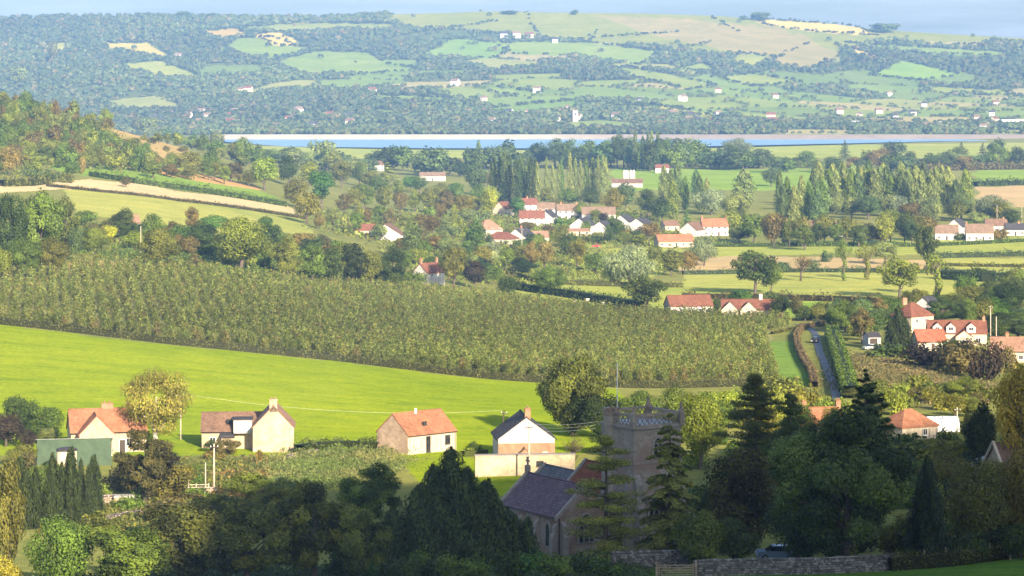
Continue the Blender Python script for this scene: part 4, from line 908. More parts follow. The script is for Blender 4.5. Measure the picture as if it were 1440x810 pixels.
def wing(par, lx, ly, rot, L, D, he, rr, wall, roof, hip=False, ov=0.25, name='wing', win=(), doors=()):
    """a wing: part of its house; its roof, windows and doors are sub-parts"""
    w = wallmesh(L, D, he, rr, hip=hip).build(name, M[wall], par, (lx, ly, 0), math.radians(rot))
    roofmesh(L, D, he, rr, ov, hip=hip).build('roof', M[roof], w)
    for q in win:
        f, cx, cz, ww, hh = q[:5]; o, t, nr = FACE[f](L, D); fr = window(w, o, t, nr, cx, cz, ww, hh, *(q[5:]))
    for q in doors: o, t, nr = FACE[q[0]](L, D); door(w, o, t, nr, *q[1:])
    return w

# ---- cottages along the foot of the bright field
h = house('cottage', 'stone cottage with bright red tiled roof and gabled wing behind the green barn', 0, 0, 14, 12.2, 6.6, 3.6, 3.1, 'palestone', 'orange', pos=G(150, 633), chim=((0.1, 0.2, 0.9, 'brick', 1.9), (3.6, 0, 1.0, 'brick', 0.8)),
          win=(('F', 3.3, 1.7, 0.9, 1.3), ('F', 5.0, 1.7, 0.9, 1.3), ('R', 0, 3.6, 0.9, 1.2)), doors=(('F', 2.2),))
wing(h, -2.2, -3.9, 90, 4.6, 5.6, 3.4, 2.9, 'stone', 'orange', win=(('L', 0, 1.4, 1.1, 1.2),), name='gabled_wing')
h = house('cottage', 'long stone farmhouse with tall gable wing and white dormer left of the open field', 0, 0, 4, 12.6, 6.2, 3.1, 2.5, 'palestone', 'brown', pos=G(338, 628), win=(('F', -4.5, 1.5, 1.0, 1.1), ('F', -2.6, 1.5, 1.0, 1.1)))
w = wing(h, 5.6, -3.6, 90, 8.2, 6.7, 4.1, 3.5, 'palestone', 'salmon', name='gabled_wing', win=())
b = MB(); b.box((0.5, -3.0, 3.9), (3.0, 3.4, 2.2)); b.build('dormer', M['white'], h); b = MB(); b.box((0.45, -3.05, 5.1), (3.4, 3.8, 0.16)); b.build('dormer_roof', M['slate'], h)
b = MB(); b.box((0.5, -4.72, 4.05), (2.6, 0.05, 1.5)); b.build('dormer_front', plain('blue_shade_white', (0.5, 0.56, 0.66), 0.4, 0.08), h)  # white dormer front with the blue of its shade put into the colour
b = MB(); b.box((-2.0, -4.2, 2.5), (2.4, 2.3, 0.16), 0, 0, 1.0, 0.25); b.build('porch_roof', M['slate'], h); b = MB(); b.box((-2.0, -4.0, 0.9), (2.0, 1.9, 3.0)); b.build('porch', M['palestone'], h)
b = MB(); b.prism([(-0.5, 3.75), (0.5, 3.75), (0.5, 4.55), (-0.5, 4.55)], (-1.7, -2.3, 0.35), (1, 0, 0), (0, -1, 0), 0, 0.25); b.build('roof_light', M['glass'], h)
chimney(h, 5.6, -7.3, 8.6, 6.6, 1.25, 0.8, 'stone', 2)
h = house('cottage', 'plain pale cottage with orange pantiled roof standing at the edge of the bright field', 0, 0, 42, 10.4, 8.0, 3.3, 3.1, 'cream', 'orange', pos=G(586, 634), ov=0.15,
          win=(('F', -0.9, 1.6, 0.9, 2.6, 'darkframe'), ('F', 3.3, 2.0, 1.1, 1.5, 'darkframe')))
for n_ in ('pink_gable',):
    b = MB(); b.prism([(-4.0, -1), (4.0, -1), (4.0, 3.28), (0, 6.36), (-4.0, 3.28)], (-5.2, 0, 0), (0, 1, 0), (-1, 0, 0), 0.004, 0.06); b.build('gable_wall', M['stone'], h)
b = MB(); b.prism([(-0.35, 4.5), (0.35, 4.5), (0.35, 5.2), (-0.35, 5.2)], (-0.6, -2.6, 0), (1, 0, 0), (0, -1, 0), 0, 0.3); b.build('roof_light', M['glass'], h)
b = MB(); b.box((-0.6, -0.4, 6.7), (0.3, 0.3, 0.9)); b.build('flue', M['frame'], h)
h = house('house', 'white gabled house with brick lower wall and dark slate roof beside the stone wall', 0, 0, 96, 9.5, 9.0, 3.6, 3.3, 'white', 'slate', pos=G(736, 643), win=(('L', 3.0, 1.0, 0.8, 0.9),), ov=0.25)
b = MB(); b.prism([(-4.53, -2), (4.53, -2), (4.53, 2.9), (-4.53, 2.9)], (-4.75, 0, 0), (0, -1, 0), (-1, 0, 0), 0.004, 0.05); b.build('brick_base', M['brick'], h)
b = wallmesh(1.6, 2.2, 1.1, 1.0, 1.5).build('porch', M['brick'], h, (-5.6, 0.4, 0)); roofmesh(1.6, 2.2, 1.1, 1.0, 0.2).build('roof', M['tan'], b)
chimney(h, -4.2, -0.2, 8.3, 6.0, 0.9, 0.9, 'brick', 2)
# green corrugated barn
def barn():
    x, y, z = G(104, 652); r = empty('barn', (x, y, z), math.radians(10), 'green corrugated metal barn with nearly flat roof behind the dark conifers', 'barn'); L, D = 11.5, 6
    m, nt, N, Lk, B = nmat('green_corrugated_sheet'); o, v = wallvec(N, Lk); wv = N.new('ShaderNodeTexWave'); wv.inputs['Scale'].default_value = 2.2; Lk.new(v, wv.inputs['Vector'])
    n = noise(N, Lk, o, 0.7, 5); c = mixc(N, Lk, wv.outputs['Fac'], (0.05, 0.085, 0.05), (0.08, 0.125, 0.075)); c = mixc(N, Lk, 1.0, c, ramp(N, Lk, n, [(0.3, (0.75, 0.75, 0.75)), (0.7, (1.2, 1.2, 1.15))]), 'MULTIPLY'); Lk.new(c, B.inputs['Base Color']); B.inputs['Roughness'].default_value = 0.55; bump(N, Lk, B, wv.outputs['Fac'], 0.7, 0.06)
    b = MB(); b.prism([(-D / 2, -2), (D / 2, -2), (D / 2, 2.9), (-D / 2, 4.2)], (0, 0, 0), (0, 1, 0), (1, 0, 0), -L / 2, L / 2); b.build('wall', m, r)
    b = MB(); b.prism([(-D / 2 - 0.2, 4.26), (D / 2 + 0.2, 2.84), (D / 2 + 0.2, 2.96), (-D / 2 - 0.2, 4.38)], (0, 0, 0), (0, 1, 0), (1, 0, 0), -L / 2 - 0.2, L / 2 + 0.2); b.build('roof', plain('mossy_grey_roof', (0.2, 0.22, 0.19), 0.7, 0.3), r)
    o, t, nr = FACE['R'](L, D)
    for cx in (-1.0, 0.9): window(r, o, t, nr, cx, 1.9, 0.7, 1.1)
barn()
x, y, z = G(94, 662); r = empty('water_tank', (x, y, z), 0, 'round ivory tank with dark flat lid in front of the green barn', 'tank')
b = MB(); b.tube([(0, 0, -2), (0, 0, 3.1)], 1.5, 24); b.build('tank_wall', plain('ivory_panel', (0.62, 0.5, 0.36), 0.7, 0.15), r); b = MB(); b.tube([(0, 0, 3.1), (0, 0, 3.3), (0, 0, 3.5)], [1.62, 1.62, 1.2], 24, smooth=False); b.build('lid', M['slate'], r)
# stone garden wall with window
x, y, z = G(738, 668); r = empty('garden_wall', (x, y, z), math.radians(6), 'long pale stone wall with one small dark window below the white house', 'wall')
b = MB(); b.box((0, 0, 0.4), (15.0, 1.2, 5.2)); b.build('wall', M['palestone'], r); b = MB(); b.box((0, 0, 3.08), (15.2, 1.4, 0.16)); b.build('coping', M['dress'], r)
window(r, (0, -0.6, 0), np.array([1., 0, 0]), np.array([0, -1., 0]), 2.2, 1.75, 1.1, 0.85, 'darkframe')

# ------------------------------------------------------------------ church
def church():
    x0, y0, z0 = G(786, 781); th = math.radians(32); r = empty('church', (x0, y0, z0), th, 'old stone parish church with battlemented tower, purple slate and red tiled roofs', 'church')
    st, gr, dr = M['church'], M['churchgrey'], M['dress']
    X = np.array([1., 0, 0]); Y = np.array([0, 1., 0]); nF = -Y; nL = -X
    def gabled(name, xc, W, ya, yb, he, rr, roof, wall=st):
        b = MB(); b.prism([(-W / 2, -3), (W / 2, -3), (W / 2, he), (0, he + rr), (-W / 2, he)], (xc, 0, 0), X, Y, ya, yb); w = b.build(name, wall, r)
        b = MB(); s = rr / (W / 2); o = 0.3; b.prism([(-W / 2 - o, he - o * s + 0.03), (0, he + rr + 0.03), (W / 2 + o, he - o * s + 0.03), (W / 2 + o, he - o * s + 0.19), (0, he + rr + 0.19), (-W / 2 - o, he - o * s + 0.19)], (xc, 0, 0), X, Y, ya + 0.42, yb - 0.42)
        b.tube([(xc, ya + 0.42, he + rr + 0.2), (xc, yb - 0.42, he + rr + 0.2)], 0.12, 6); b.build('roof', roof, w)
        for yy in (ya - 0.06, yb - 0.34):
            b = MB(); b.prism([(-W / 2 - 0.35, he - 0.35 * s - 0.05), (0, he + rr - 0.03), (W / 2 + 0.35, he - 0.35 * s - 0.05), (W / 2 + 0.35, he - 0.35 * s + 0.36), (0, he + rr + 0.42), (-W / 2 - 0.35, he - 0.35 * s + 0.36)], (xc, 0, 0), X, Y, yy, yy + 0.4); b.build('coping', dr, w)
        return w
    def gothic(par, o, t, nr, cx, z, w, h, lights, name='window'):
        o = np.array(o, float) + t * cx + np.array([0, 0, z]); f = MB(); out = arch(w + 0.5, h + 0.35); inn = arch(w, h)
        n = len(out); A0 = [o + t * a + np.array([0, 0, b_ - 0.12]) + nr * 0.004 for a, b_ in out]; A1 = [p + nr * 0.16 for p in A0]; B1 = [o + t * a + np.array([0, 0, b_]) + nr * 0.164 for a, b_ in inn]; B0 = [o + t * a + np.array([0, 0, b_]) + nr * 0.004 for a, b_ in inn]
        fs = []
        for i in range(n): j = (i + 1) % n; fs += [(i, j, n + j, n + i), (n + i, n + j, 2 * n + j, 2 * n + i), (2 * n + i, 2 * n + j, 3 * n + j, 3 * n + i)]
        f.add(A0 + A1 + B1 + B0, fs); s = h - w * 0.85
        for i in range(1, lights):
            xx = -w / 2 + w * i / lights; f.prism([(xx - 0.06, 0), (xx + 0.06, 0), (xx + 0.06, s + w * 0.5), (xx - 0.06, s + w * 0.5)], o, t, nr, 0.03, 0.13)
        for i in range(lights):
            xc = -w / 2 + w * (i + 0.5) / lights; q = w / lights; pts = [o + t * (xc + q / 2 * math.cos(a)) + np.array([0, 0, s + q * 0.7 * math.sin(a)]) + nr * 0.1 for a in np.linspace(0, math.pi, 7)]; f.tube(pts, 0.05, 5)
        if lights > 1: f.tube([o + t * (w * 0.17 * math.cos(a)) + np.array([0, 0, s + w * 0.42 + w * 0.17 * math.sin(a)]) + nr * 0.1 for a in np.linspace(0, 6.283, 11)], 0.05, 5)
        fr = f.build(name, dr, par); g = MB(); g.prism(inn, o, t, nr, 0.006, 0.05); g.build('pane', M['glass'], fr); return fr
    def buttress(par, x, y, t, nr, h, w=0.55, d=0.8):
        b = MB(); o = np.array([x, y, 0.])
        b.prism([(0, -3), (d, -3), (d, h * 0.55), (d * 0.6, h * 0.7), (d * 0.6, h * 0.88), (0, h)], o, nr, t, -w / 2, w / 2); return b.build('buttress', dr, par)
    a = gabled('south_aisle', 3.5, 7.0, 0.0, 12.0, 4.1, 3.0, M['purple'])
    gothic(a, (3.5, 0, 0), X, nF, 0, 1.15, 1.9, 3.0, 3)
    for yy in (2.1, 6.2, 9.0): gothic(a, (0, yy, 0), -Y, nL, 0, 0.7, 0.85, 2.6, 1)
    for yy in (0.45, 4.1, 7.6): buttress(a, 0, yy, Y, nL, 3.4)
    buttress(a, 0.5, 0, X, nF, 3.6); buttress(a, 6.6, 0, X, nF, 3.6)
    b = MB(); b.box((0.12 - 0.2, -0.2, 1.7), (0.09, 0.09, 4.6)); b.build('downpipe', M['black'], a)
    f = MB(); f.box((3.5, 11.85, 7.75), (0.5, 0.5, 0.7)); f.box((3.5, 11.85, 8.5), (0.16, 0.16, 1.0)); f.box((3.5, 11.85, 8.6), (0.2, 0.66, 0.18)); f.box((3.5, 11.85, 8.95), (0.22, 0.22, 0.2)); f.build('finial', M['dress'], a)
    nv = gabled('nave', 10.6, 7.0, 3.0, 10.9, 4.9, 3.2, M['churchred'])
    gabled('chancel', 10.6, 6.2, 10.9, 19.5, 4.0, 2.6, M['churchgreyslate'])
    b = MB(); b.prism([(-3, -3), (1.2, -3), (1.2, 3.3), (-1.9, 4.0), (-1.9, 4.0)][:4], (8.6, 0, 0), X, Y, -0.9, 2.8); pr = b.build('porch', st, r)
    b = MB(); b.prism([(-2.1, 4.25), (1.5, 3.3), (1.5, 3.45), (-2.1, 4.4)], (8.6, 0, 0), X, Y, -1.1, 3.0); b.build('roof', M['brown'], pr); 
    gothic(pr, (7.1, -0.9, 0), X, nF, 0.0, 0.0, 1.1, 2.3, 1, 'doorway')
    # tower
    W = 6.3; xa, xb, ya, yb = 8.0, 8.0 + W, -2.6, -2.6 + W; xc, yc = xa + W / 2, ya + W / 2; HT = 13.4
    b = MB(); b.box((xc, yc, (HT - 3) / 2), (W, W, HT + 3)); tw = b.build('tower', gr, r)
    for zz, o in ((0.7, 0.12), (5.9, 0.08), (9.6, 0.08), (HT, 0.16)):
        b = MB()
        for sx, sy, lx, ly in ((xc, ya - o / 2, W + 2 * o, o), (xc, yb + o / 2, W + 2 * o, o), (xa - o / 2, yc, o, W - 0.004), (xb + o / 2, yc, o, W - 0.004)): b.box((sx, sy, zz), (lx, ly, 0.24))
        b.build('string_course', dr, tw)
    b = MB(); PH = 1.5; t_ = 0.22    # pierced lattice parapet
    for (ax, ay, bx, by) in ((xa, ya, xb, ya), (xb, ya, xb, yb), (xb, yb, xa, yb), (xa, yb, xa, ya)):
        d = np.array([bx - ax, by - ay, 0.]); L = np.linalg.norm(d); d /= L; nr = np.array([d[1], -d[0], 0]); o = np.array([ax, ay, HT])
        b.prism([(0.25, 0.12), (L - 0.25, 0.12), (L - 0.25, 0.34), (0.25, 0.34)], o, d, nr, -t_, 0); b.prism([(0.25, PH - 0.26), (L - 0.25, PH - 0.26), (L - 0.25, PH), (0.25, PH)], o, d, nr, -t_ - 0.06, 0.06)
        k = 9; q = (L - 0.5) / k
        for i in range(k):
            s = 0.25 + i * q
            for (p0, p1) in (((s, 0.34), (s + q, PH - 0.26)), ((s + q, 0.34), (s, PH - 0.26))):
                e = o + d * p0[0] + np.array([0, 0, p0[1]]) - nr * t_ / 2; g = o + d * p1[0] + np.array([0, 0, p1[1]]) - nr * t_ / 2; b.tube([e, g], 0.06, 4)
    b.build('lattice_parapet', gr, tw)
    for (px, py) in ((xa, ya), (xb, ya), (xb, yb)):
        b = MB(); b.box((px, py, HT + 0.85), (0.6, 0.6, 1.6)); b.box((px, py, HT + 2.05), (0.4, 0.4, 0.8), top=0.3); b.tube([(px, py, HT + 2.4), (px, py, HT + 2.6)], [0.1, 0.05], 6); b.build('pinnacle', gr, tw)
    b = MB(); tx, ty = xa + 0.35, yb - 1.5; b.tube([(tx, ty, -3), (tx, ty, HT + 1.3)], 0.9, 8, smooth=False); b.tube([(tx, ty, HT - 0.1), (tx, ty, HT + 0.2)], 1.02, 8, smooth=False)
    for i in range(8): a_ = i * math.pi / 4; b.box((tx + 0.72 * math.cos(a_), ty + 0.72 * math.sin(a_), HT + 1.55), (0.28, 0.42, 0.55), 0, a_)
    b.build('stair_turret', gr, tw)
    b = MB(); b.tube([(xa + 1.3, yb - 1.2, HT), (xa + 1.3, yb - 1.2, HT + 6.5)], [0.06, 0.04], 8); b.tube([(xa + 1.3, yb - 1.2, HT + 6.5), (xa + 1.3, yb - 1.2, HT + 6.65)], [0.1, 0.02], 8); b.build('flagpole', M['frame'], tw)
    b = MB(); b.box((xc, yc, HT + 0.2), (W - 0.7, W - 0.7, 0.2)); b.build('tower_roof', M['metal'], tw)
    gothic(tw, (xc, ya, 0), X, nF, -0.2, 2.6, 1.9, 3.4, 3); gothic(tw, (xc, ya, 0), X, nF, 0, 10.2, 1.1, 2.0, 2)
    for (px, py, t, nr) in ((xa + 0.4, ya, X, nF), (xa, ya + 0.45, Y, nL), (xb - 0.4, ya, X, nF)): buttress(tw, px, py, t, nr, 8.4, 0.8, 1.0)
    # lean-to at the far side of the tower with a steep coped verge
    b = MB(); b.prism([(0, -3), (3.4, -3), (3.4, 1.7), (0, 5.0)], (xb, 0, 0), X, Y, ya + 1.2, yb); lt = b.build('lean_to', st, r)
    b = MB(); b.prism([(-0.05, 5.1), (3.7, 1.45), (3.7, 1.72), (-0.05, 5.38)], (xb + 0.05, 0, 0), X, Y, ya + 1.62, yb); b.build('roof', M['brown'], lt)
    b = MB(); b.prism([(0.0, 4.9), (3.8, 1.2), (3.8, 1.75), (0.0, 5.5)], (xb + 0.06, 0, 0), X, Y, ya + 1.0, ya + 1.6); b.build('coping', dr, lt)
church()

# ------------------------------------------------------------------ houses on the right-hand slope
h = house('house', 'tall house with dark red roof and brick chimney behind the dark cypress', 0, 0, 38, 9, 8, 4.9, 3.4, 'cream', 'red', pos=G(1283, 466), chim=((-3.2, 0, 1.3, 'brick', 1.6),), win=(('F', 1.5, 3.4, 1.1, 1.2), ('F', -2.2, 3.4, 1.1, 1.2), ('L', 0, 3.4, 1.1, 1.2)), hip=True)
house('house', 'house showing one plain white gable behind the tall dark red roof', 0, 0, 62, 8, 7.4, 4.4, 3.0, 'white', 'slate', pos=G(1304, 452), win=(('R', 1, 1.2, 0.9, 1.0),))
house('cottage', 'low cottage with bright red roof in front of the dormer house', 0, 0, 8, 7.6, 6.4, 2.6, 2.6, 'cream', 'brightred', pos=G(1306, 492), win=(('F', -2.2, 1.3, 0.8, 1.0), ('F', 2.2, 1.3, 0.8, 1.0)), doors=(('F', 0.2),))
h = house('house', 'long cream house with three gabled dormers in its red roof', 0, 0, -4, 15.6, 7.6, 3.3, 3.0, 'cream', 'red', pos=G(1345, 484), chim=((7.3, 0, 1.0),), win=(('F', -4.6, 1.4, 1.4, 1.4), ('F', 5.5, 1.4, 1.4, 1.4), ('F', 0.2, 1.3, 1.0, 1.6)), doors=(('F', 2.4),))
for dx in (-5.4, -1.8, 3.6):
    d = wallmesh(2.6, 2.4, 5.0, 1.0, -3.3).build('dormer', M['white'], h, (dx, -2.6, 0), math.radians(90)); roofmesh(2.6, 2.4, 5.0, 1.0, 0.25).build('roof', M['red'], d)
    o, t, nr = FACE['L'](2.6, 2.4); window(d, o, t, nr, 0, 4.5, 1.3, 1.0)
wing(h, 1.5, -5.0, 90, 3.6, 4.4, 2.6, 1.6, 'cream', 'red', name='front_wing', win=(('L', 0, 1.3, 1.2, 1.1),))
house('house', 'house with pale pinkish roof and chimney half hidden by the yellow tree', 0, 0, -12, 11, 7.6, 3.0, 2.9, 'cream', 'salmon', pos=G(1425, 508), chim=((-1.5, 0, 1.0), (4.9, 0, 1.0)), win=(('L', 0, 1.6, 1.0, 1.1), ('F', -3, 1.4, 1.1, 1.1), ('F', 2, 1.4, 1.1, 1.1)))
h = house('garage', 'small pale garage with dark roof and opening beside the dark cypress', 0, 0, 12, 3.4, 4.6, 2.3, 0.9, 'white', 'slate', cat='garage', pos=G(1226, 485), autow=False)
o, t, nr = FACE['F'](3.4, 4.6); door(h, o, t, nr, -0.3, 2.2, 2.0, 'darkwood')
house('house', 'house with dark red roof and white end gable along the top of the orchard', 0, 0, 14, 14, 7.2, 2.7, 3.0, 'white', 'red', pos=G(968, 441), win=(('R', 0, 2.6, 1.0, 1.2), ('F', -3, 1.3, 1.2, 1.1), ('F', 3, 1.3, 1.2, 1.1)))
h = house('house', 'red-brown roofed house with two cream gables and white chimney above the orchard', 0, 0, -4, 19, 7.4, 2.7, 2.7, 'cream', 'red', pos=G(1058, 446), chim=((2.6, 0, 1.6, 'white', 1.0),), win=(('F', 7, 1.4, 1.2, 1.2),))
for dx in (-7.0, -1.2): wing(h, dx, -4.6, 90, 3.4, 5.2, 2.6, 2.5, 'cream', 'brown', name='gabled_wing', win=(('L', 0, 2.0, 1.1, 1.3),))
h = house('cottage', 'white cottage with two red brick chimneys among dark trees at the orchard edge', 0, 0, 50, 9.0, 6.4, 3.7, 3.0, 'white', 'red', pos=G(603, 398), chim=((-4.0, 0, 1.5), (4.0, 0, 1.5)), win=(('L', -1.5, 1.4, 0.8, 1.0), ('L', 1.5, 1.4, 0.8, 1.0), ('L', 0, 3.8, 0.8, 0.9), ('F', 2, 3.0, 0.9, 1.0), ('F', -2, 3.0, 0.9, 1.0)))
# orange roofed house and outbuildings between the near trees
h = house('cottage', 'cottage with orange hipped roof glimpsed between dark trees beside a white glasshouse', 0, 0, 28, 7.5, 7.0, 2.6, 2.4, 'cream', 'orange', pos=G(1277, 616), hip=True, win=(('F', 1.0, 1.4, 0.9, 1.1), ('R', 0, 1.4, 0.9, 1.1)))
h = house('cottage', 'cottage showing only an orange roof tip and two chimneys above dark trees', 0, 0, 10, 8, 5.4, 2.6, 2.7, 'cream', 'orange', pos=G(1148, 618), chim=((-4.2, 0, 1.3), (-2.2, 0.0, 1.0), (3.8, 0, 1.2)), win=(('F', 0, 1.4, 1, 1),))
def glasshouse(u, row, rot, L, W, label, H=2.6):
    x, y, z = G(u, row); r = empty('polytunnel', (x, y, z), math.radians(rot), label, 'polytunnel'); m = plain('white_polythene', (0.72, 0.74, 0.76), 0.3, 0.08, 0.6, spec=0.5)
    sec = [(W / 2 * math.cos(a), H * math.sin(a) ** 0.8 if math.sin(a) > 0 else 0) for a in np.linspace(0, math.pi, 13)]; b = MB(); b.prism(sec + [(-W / 2, -1.0), (W / 2, -1.0)], (0, 0, 0), (0, 1, 0), (1, 0, 0), -L / 2, L / 2); b.build('cover', m, r)
    b = MB()
    for i in range(6): xx = -L / 2 + L * i / 5; b.tube([(xx, p[0] * 1.012, p[1] * 1.012 + 0.01) for p in sec], 0.05, 5)
    b.build('hoops', M['metal'], r)
glasshouse(1319, 606, 4, 7.0, 4.0, 'long white polytunnel roof beside the orange roofed cottage')
glasshouse(1396, 672, 60, 8, 4.4, 'white arched polytunnel end beside the brown roofed house', 3.4)
h = house('house', 'house with dark brown roof and pale gable coping at the frame edge', 0, 0, 14, 11, 7, 3.2, 3.3, 'palestone', 'brown', pos=G(1452, 690), win=(('L', 0, 1.6, 1, 1.1), ('F', 0, 1.6, 1, 1.1)))
b = MB(); b.prism([(-3.75, 3.0), (0, 6.55), (3.75, 3.0), (3.75, 3.4), (0, 6.98), (-3.75, 3.4)], (-5.75, 0, 0), (0, 1, 0), (1, 0, 0), -0.2, 0.18); b.build('coping', M['cream'], h)

# ------------------------------------------------------------------ the village on the plain
V = [ # name, label, u, row, rot, L, D, eaves, rise, wall, roof, chimneys, hip
 ('house', 'white chalet house with broad low gable beside bushes left of the village', 545, 338, 82, 12, 14, 2.6, 4.4, 'white', 'brown', (), False),
 ('cottage', 'red roofed cottage behind the white chalet house', 512, 331, 5, 9, 6, 2.4, 2.3, 'cream', 'red', ((-5, 0),), False),
 ('house', 'salmon hip roofed house at the near left corner of the village', 686, 334, 30, 11, 9, 4.2, 4.2, 'cream', 'salmon', (), True),
 ('bungalow', 'brown hip roofed bungalow just below the salmon roofed house', 706, 343, -25, 13, 9, 2.7, 2.9, 'cream', 'red', (), True),
 ('house', 'dark roofed house with white gable facing two sides in the near village', 733, 343, 62, 11, 9.5, 3.6, 3.4, 'white', 'slate', ((0, 0, 1.2),), False),
 ('bungalow', 'brown roofed bungalow joined beside the white gabled house', 757, 341, 8, 9, 7, 2.6, 2.6, 'cream', 'salmon', (), False),
 ('house', 'long house with red-brown roof above a white front in the village', 748, 318, 2, 13, 8, 4.4, 3.6, 'white', 'red', ((5, 0),), False),
 ('house', 'white gable house with slate roof touching the long red-brown roofed house', 770, 317, 70, 10, 8.5, 4.6, 3.3, 'white', 'slate', (), False),
 ('house', 'tan roofed two storey house high in the middle of the village', 799, 308, 6, 13, 8, 4.8, 3.3, 'white', 'tan', ((-4, 0), (4.5, 0)), False),
 ('house', 'long tan roofed terrace at the back of the village', 842, 311, -3, 18, 9, 4.0, 3.6, 'white', 'tan', (), False),
 ('house', 'leftmost of the slate roofed houses with white gables facing the meadow', 820, 327, 66, 11, 10, 3.8, 3.5, 'white', 'slate', (), False),
 ('house', 'slate roofed white gabled house below the purple tree', 849, 332, 66, 11, 10, 3.8, 3.5, 'white', 'slate', (), False),
 ('house', 'slate roofed white gabled house behind and right of the purple tree', 878, 321, 66, 11, 9, 3.6, 3.3, 'white', 'slate', (), False),
 ('house', 'rightmost of the slate roofed houses with white gables', 901, 326, 66, 12, 10, 3.6, 3.3, 'white', 'slate', (), False),
 ('bungalow', 'long bungalow with bright orange roof in front of the silver willows', 948, 347, 12, 17, 8, 2.6, 3.0, 'cream', 'orange', (), False),
 ('house', 'white gable end house between the two orange roofs', 975, 332, 58, 11, 9.5, 3.2, 3.6, 'white', 'brown', (), False),
 ('house', 'tall orange roofed house with a chimney at each end', 1004, 331, 8, 13, 8, 4.6, 3.6, 'white', 'orange', ((-6, 0, 1.4), (6, 0, 1.4)), False),
 ('cottage', 'small brown roofed cottage beside the dark pointed conifer', 942, 324, 20, 8, 6, 2.6, 2.4, 'cream', 'brown', (), False),
 ('garage', 'row of low garages with pinkish flat-pitched roofs below the village', 810, 331, -4, 15, 5, 2.2, 1.0, 'cream', 'salmon', (), False),
 ('house', 'pink gabled house beside the bright yellow tree', 708, 303, 60, 10, 8, 4.0, 3.6, 'cream', 'red', (), False),
 ('house', 'red roofed house with white gable at the far end of the village', 741, 298, 30, 12, 8, 4.4, 3.4, 'white', 'red', ((0, 0),), False),
 ('house', 'pale roofed house half hidden behind the long red-brown roofed house', 768, 304, 0, 10, 8, 4.2, 3.2, 'white', 'tan', (), False),
 ('bungalow', 'long brown roofed house with chimney behind a screen of trees', 1150, 330, -2, 15, 8, 3.6, 3.2, 'cream', 'brown', ((-7, 0, 1.2),), False),
 ('house', 'house with orange and brown roof and white front seen over trees', 1184, 332, -2, 14, 8, 3.8, 3.2, 'white', 'tan', ((5, 0),), False),
 ('cottage', 'cottage showing a dark roof and small white gable among orange bushes', 1212, 332, 55, 8, 7, 3.2, 2.8, 'white', 'slate', (), False),
 ('house', 'white house with dormers in a brown roof left of the steep white gable', 1331, 337, -6, 11, 8, 3.4, 3.6, 'white', 'tan', (), False),
 ('house', 'steep white gable house with dark roof behind the white bungalows', 1346, 331, 64, 10, 8.5, 4.4, 3.6, 'white', 'slate', (), False),
 ('house', 'broad white house with brown roof and large front windows facing the fields', 1377, 338, -5, 13, 8.5, 3.8, 3.9, 'white', 'tan', ((-6, 0),), False),
 ('cottage', 'brown roofed cottage behind the broad white house', 1400, 327, 4, 11, 7, 3.6, 3.0, 'white', 'brown', ((4, 0),), False),
 ('cottage', 'dark roofed cottage with white front by the frame edge trees', 1427, 331, -3, 10, 7, 3.0, 2.8, 'white', 'slate', ((2, 0),), False),
 ('cottage', 'red roofed cottage buried in trees behind the meadow', 1101, 330, 10, 9, 7, 3.6, 3.0, 'cream', 'red', ((2, 0),), False),
 ('cottage', 'small tiled cottage half buried in shrubs left of the dark oaks', 178, 323, 20, 8, 6, 2.4, 2.4, 'cream', 'salmon', (), False),
]
for (n_, lb, u, row, rot, L, D, he, rr, wl, rf, ch, hip) in V:
    house(n_, lb, u, row, rot, L, D, he, rr, wl, rf, cat=n_, chim=ch, hip=hip)
# long farm buildings further out
house('barn', 'long low brown barn in the green field beyond the poplars', 882, 263, -2, 22, 11, 3.0, 2.6, 'grey', 'brown', cat='barn', autow=False)
for i, du in enumerate((878, 882, 887, 891)):
    x, y, z = G(du, 255); b = MB(); b.tube([(0, 0, -0.5), (0, 0, 7.6)], 1.1, 14); b.tube([(0, 0, 7.6), (0, 0, 8.6)], [1.1, 0.2], 14); o = b.build('silo', M['white'], None, (x, y, z)); tag(o, 'small white silo standing behind the long brown barn', 'silo', 'silos behind the long brown barn')
house('barn', 'long white walled building with pale roof beyond the near trees', 608, 254, 3, 19, 9, 3.4, 2.6, 'white', 'tan', cat='barn')
house('house', 'pale flat roofed house at the foot of the tall distant poplars', 903, 236, 0, 12, 8, 4.6, 0.8, 'cream', 'tan')
house('cottage', 'white cottage at the foot of the tall distant trees', 931, 243, 0, 11, 7, 4.0, 2.6, 'white', 'red')
house('cottage', 'white gabled cottage beyond the tree belt short of the reservoir', 507, 243, 50, 12, 9, 4.6, 3.2, 'white', 'slate')
house('cottage', 'second white cottage beyond the tree belt, nearer the layered cedar', 527, 240, 40, 12, 9, 4.6, 3.2, 'white', 'brown')
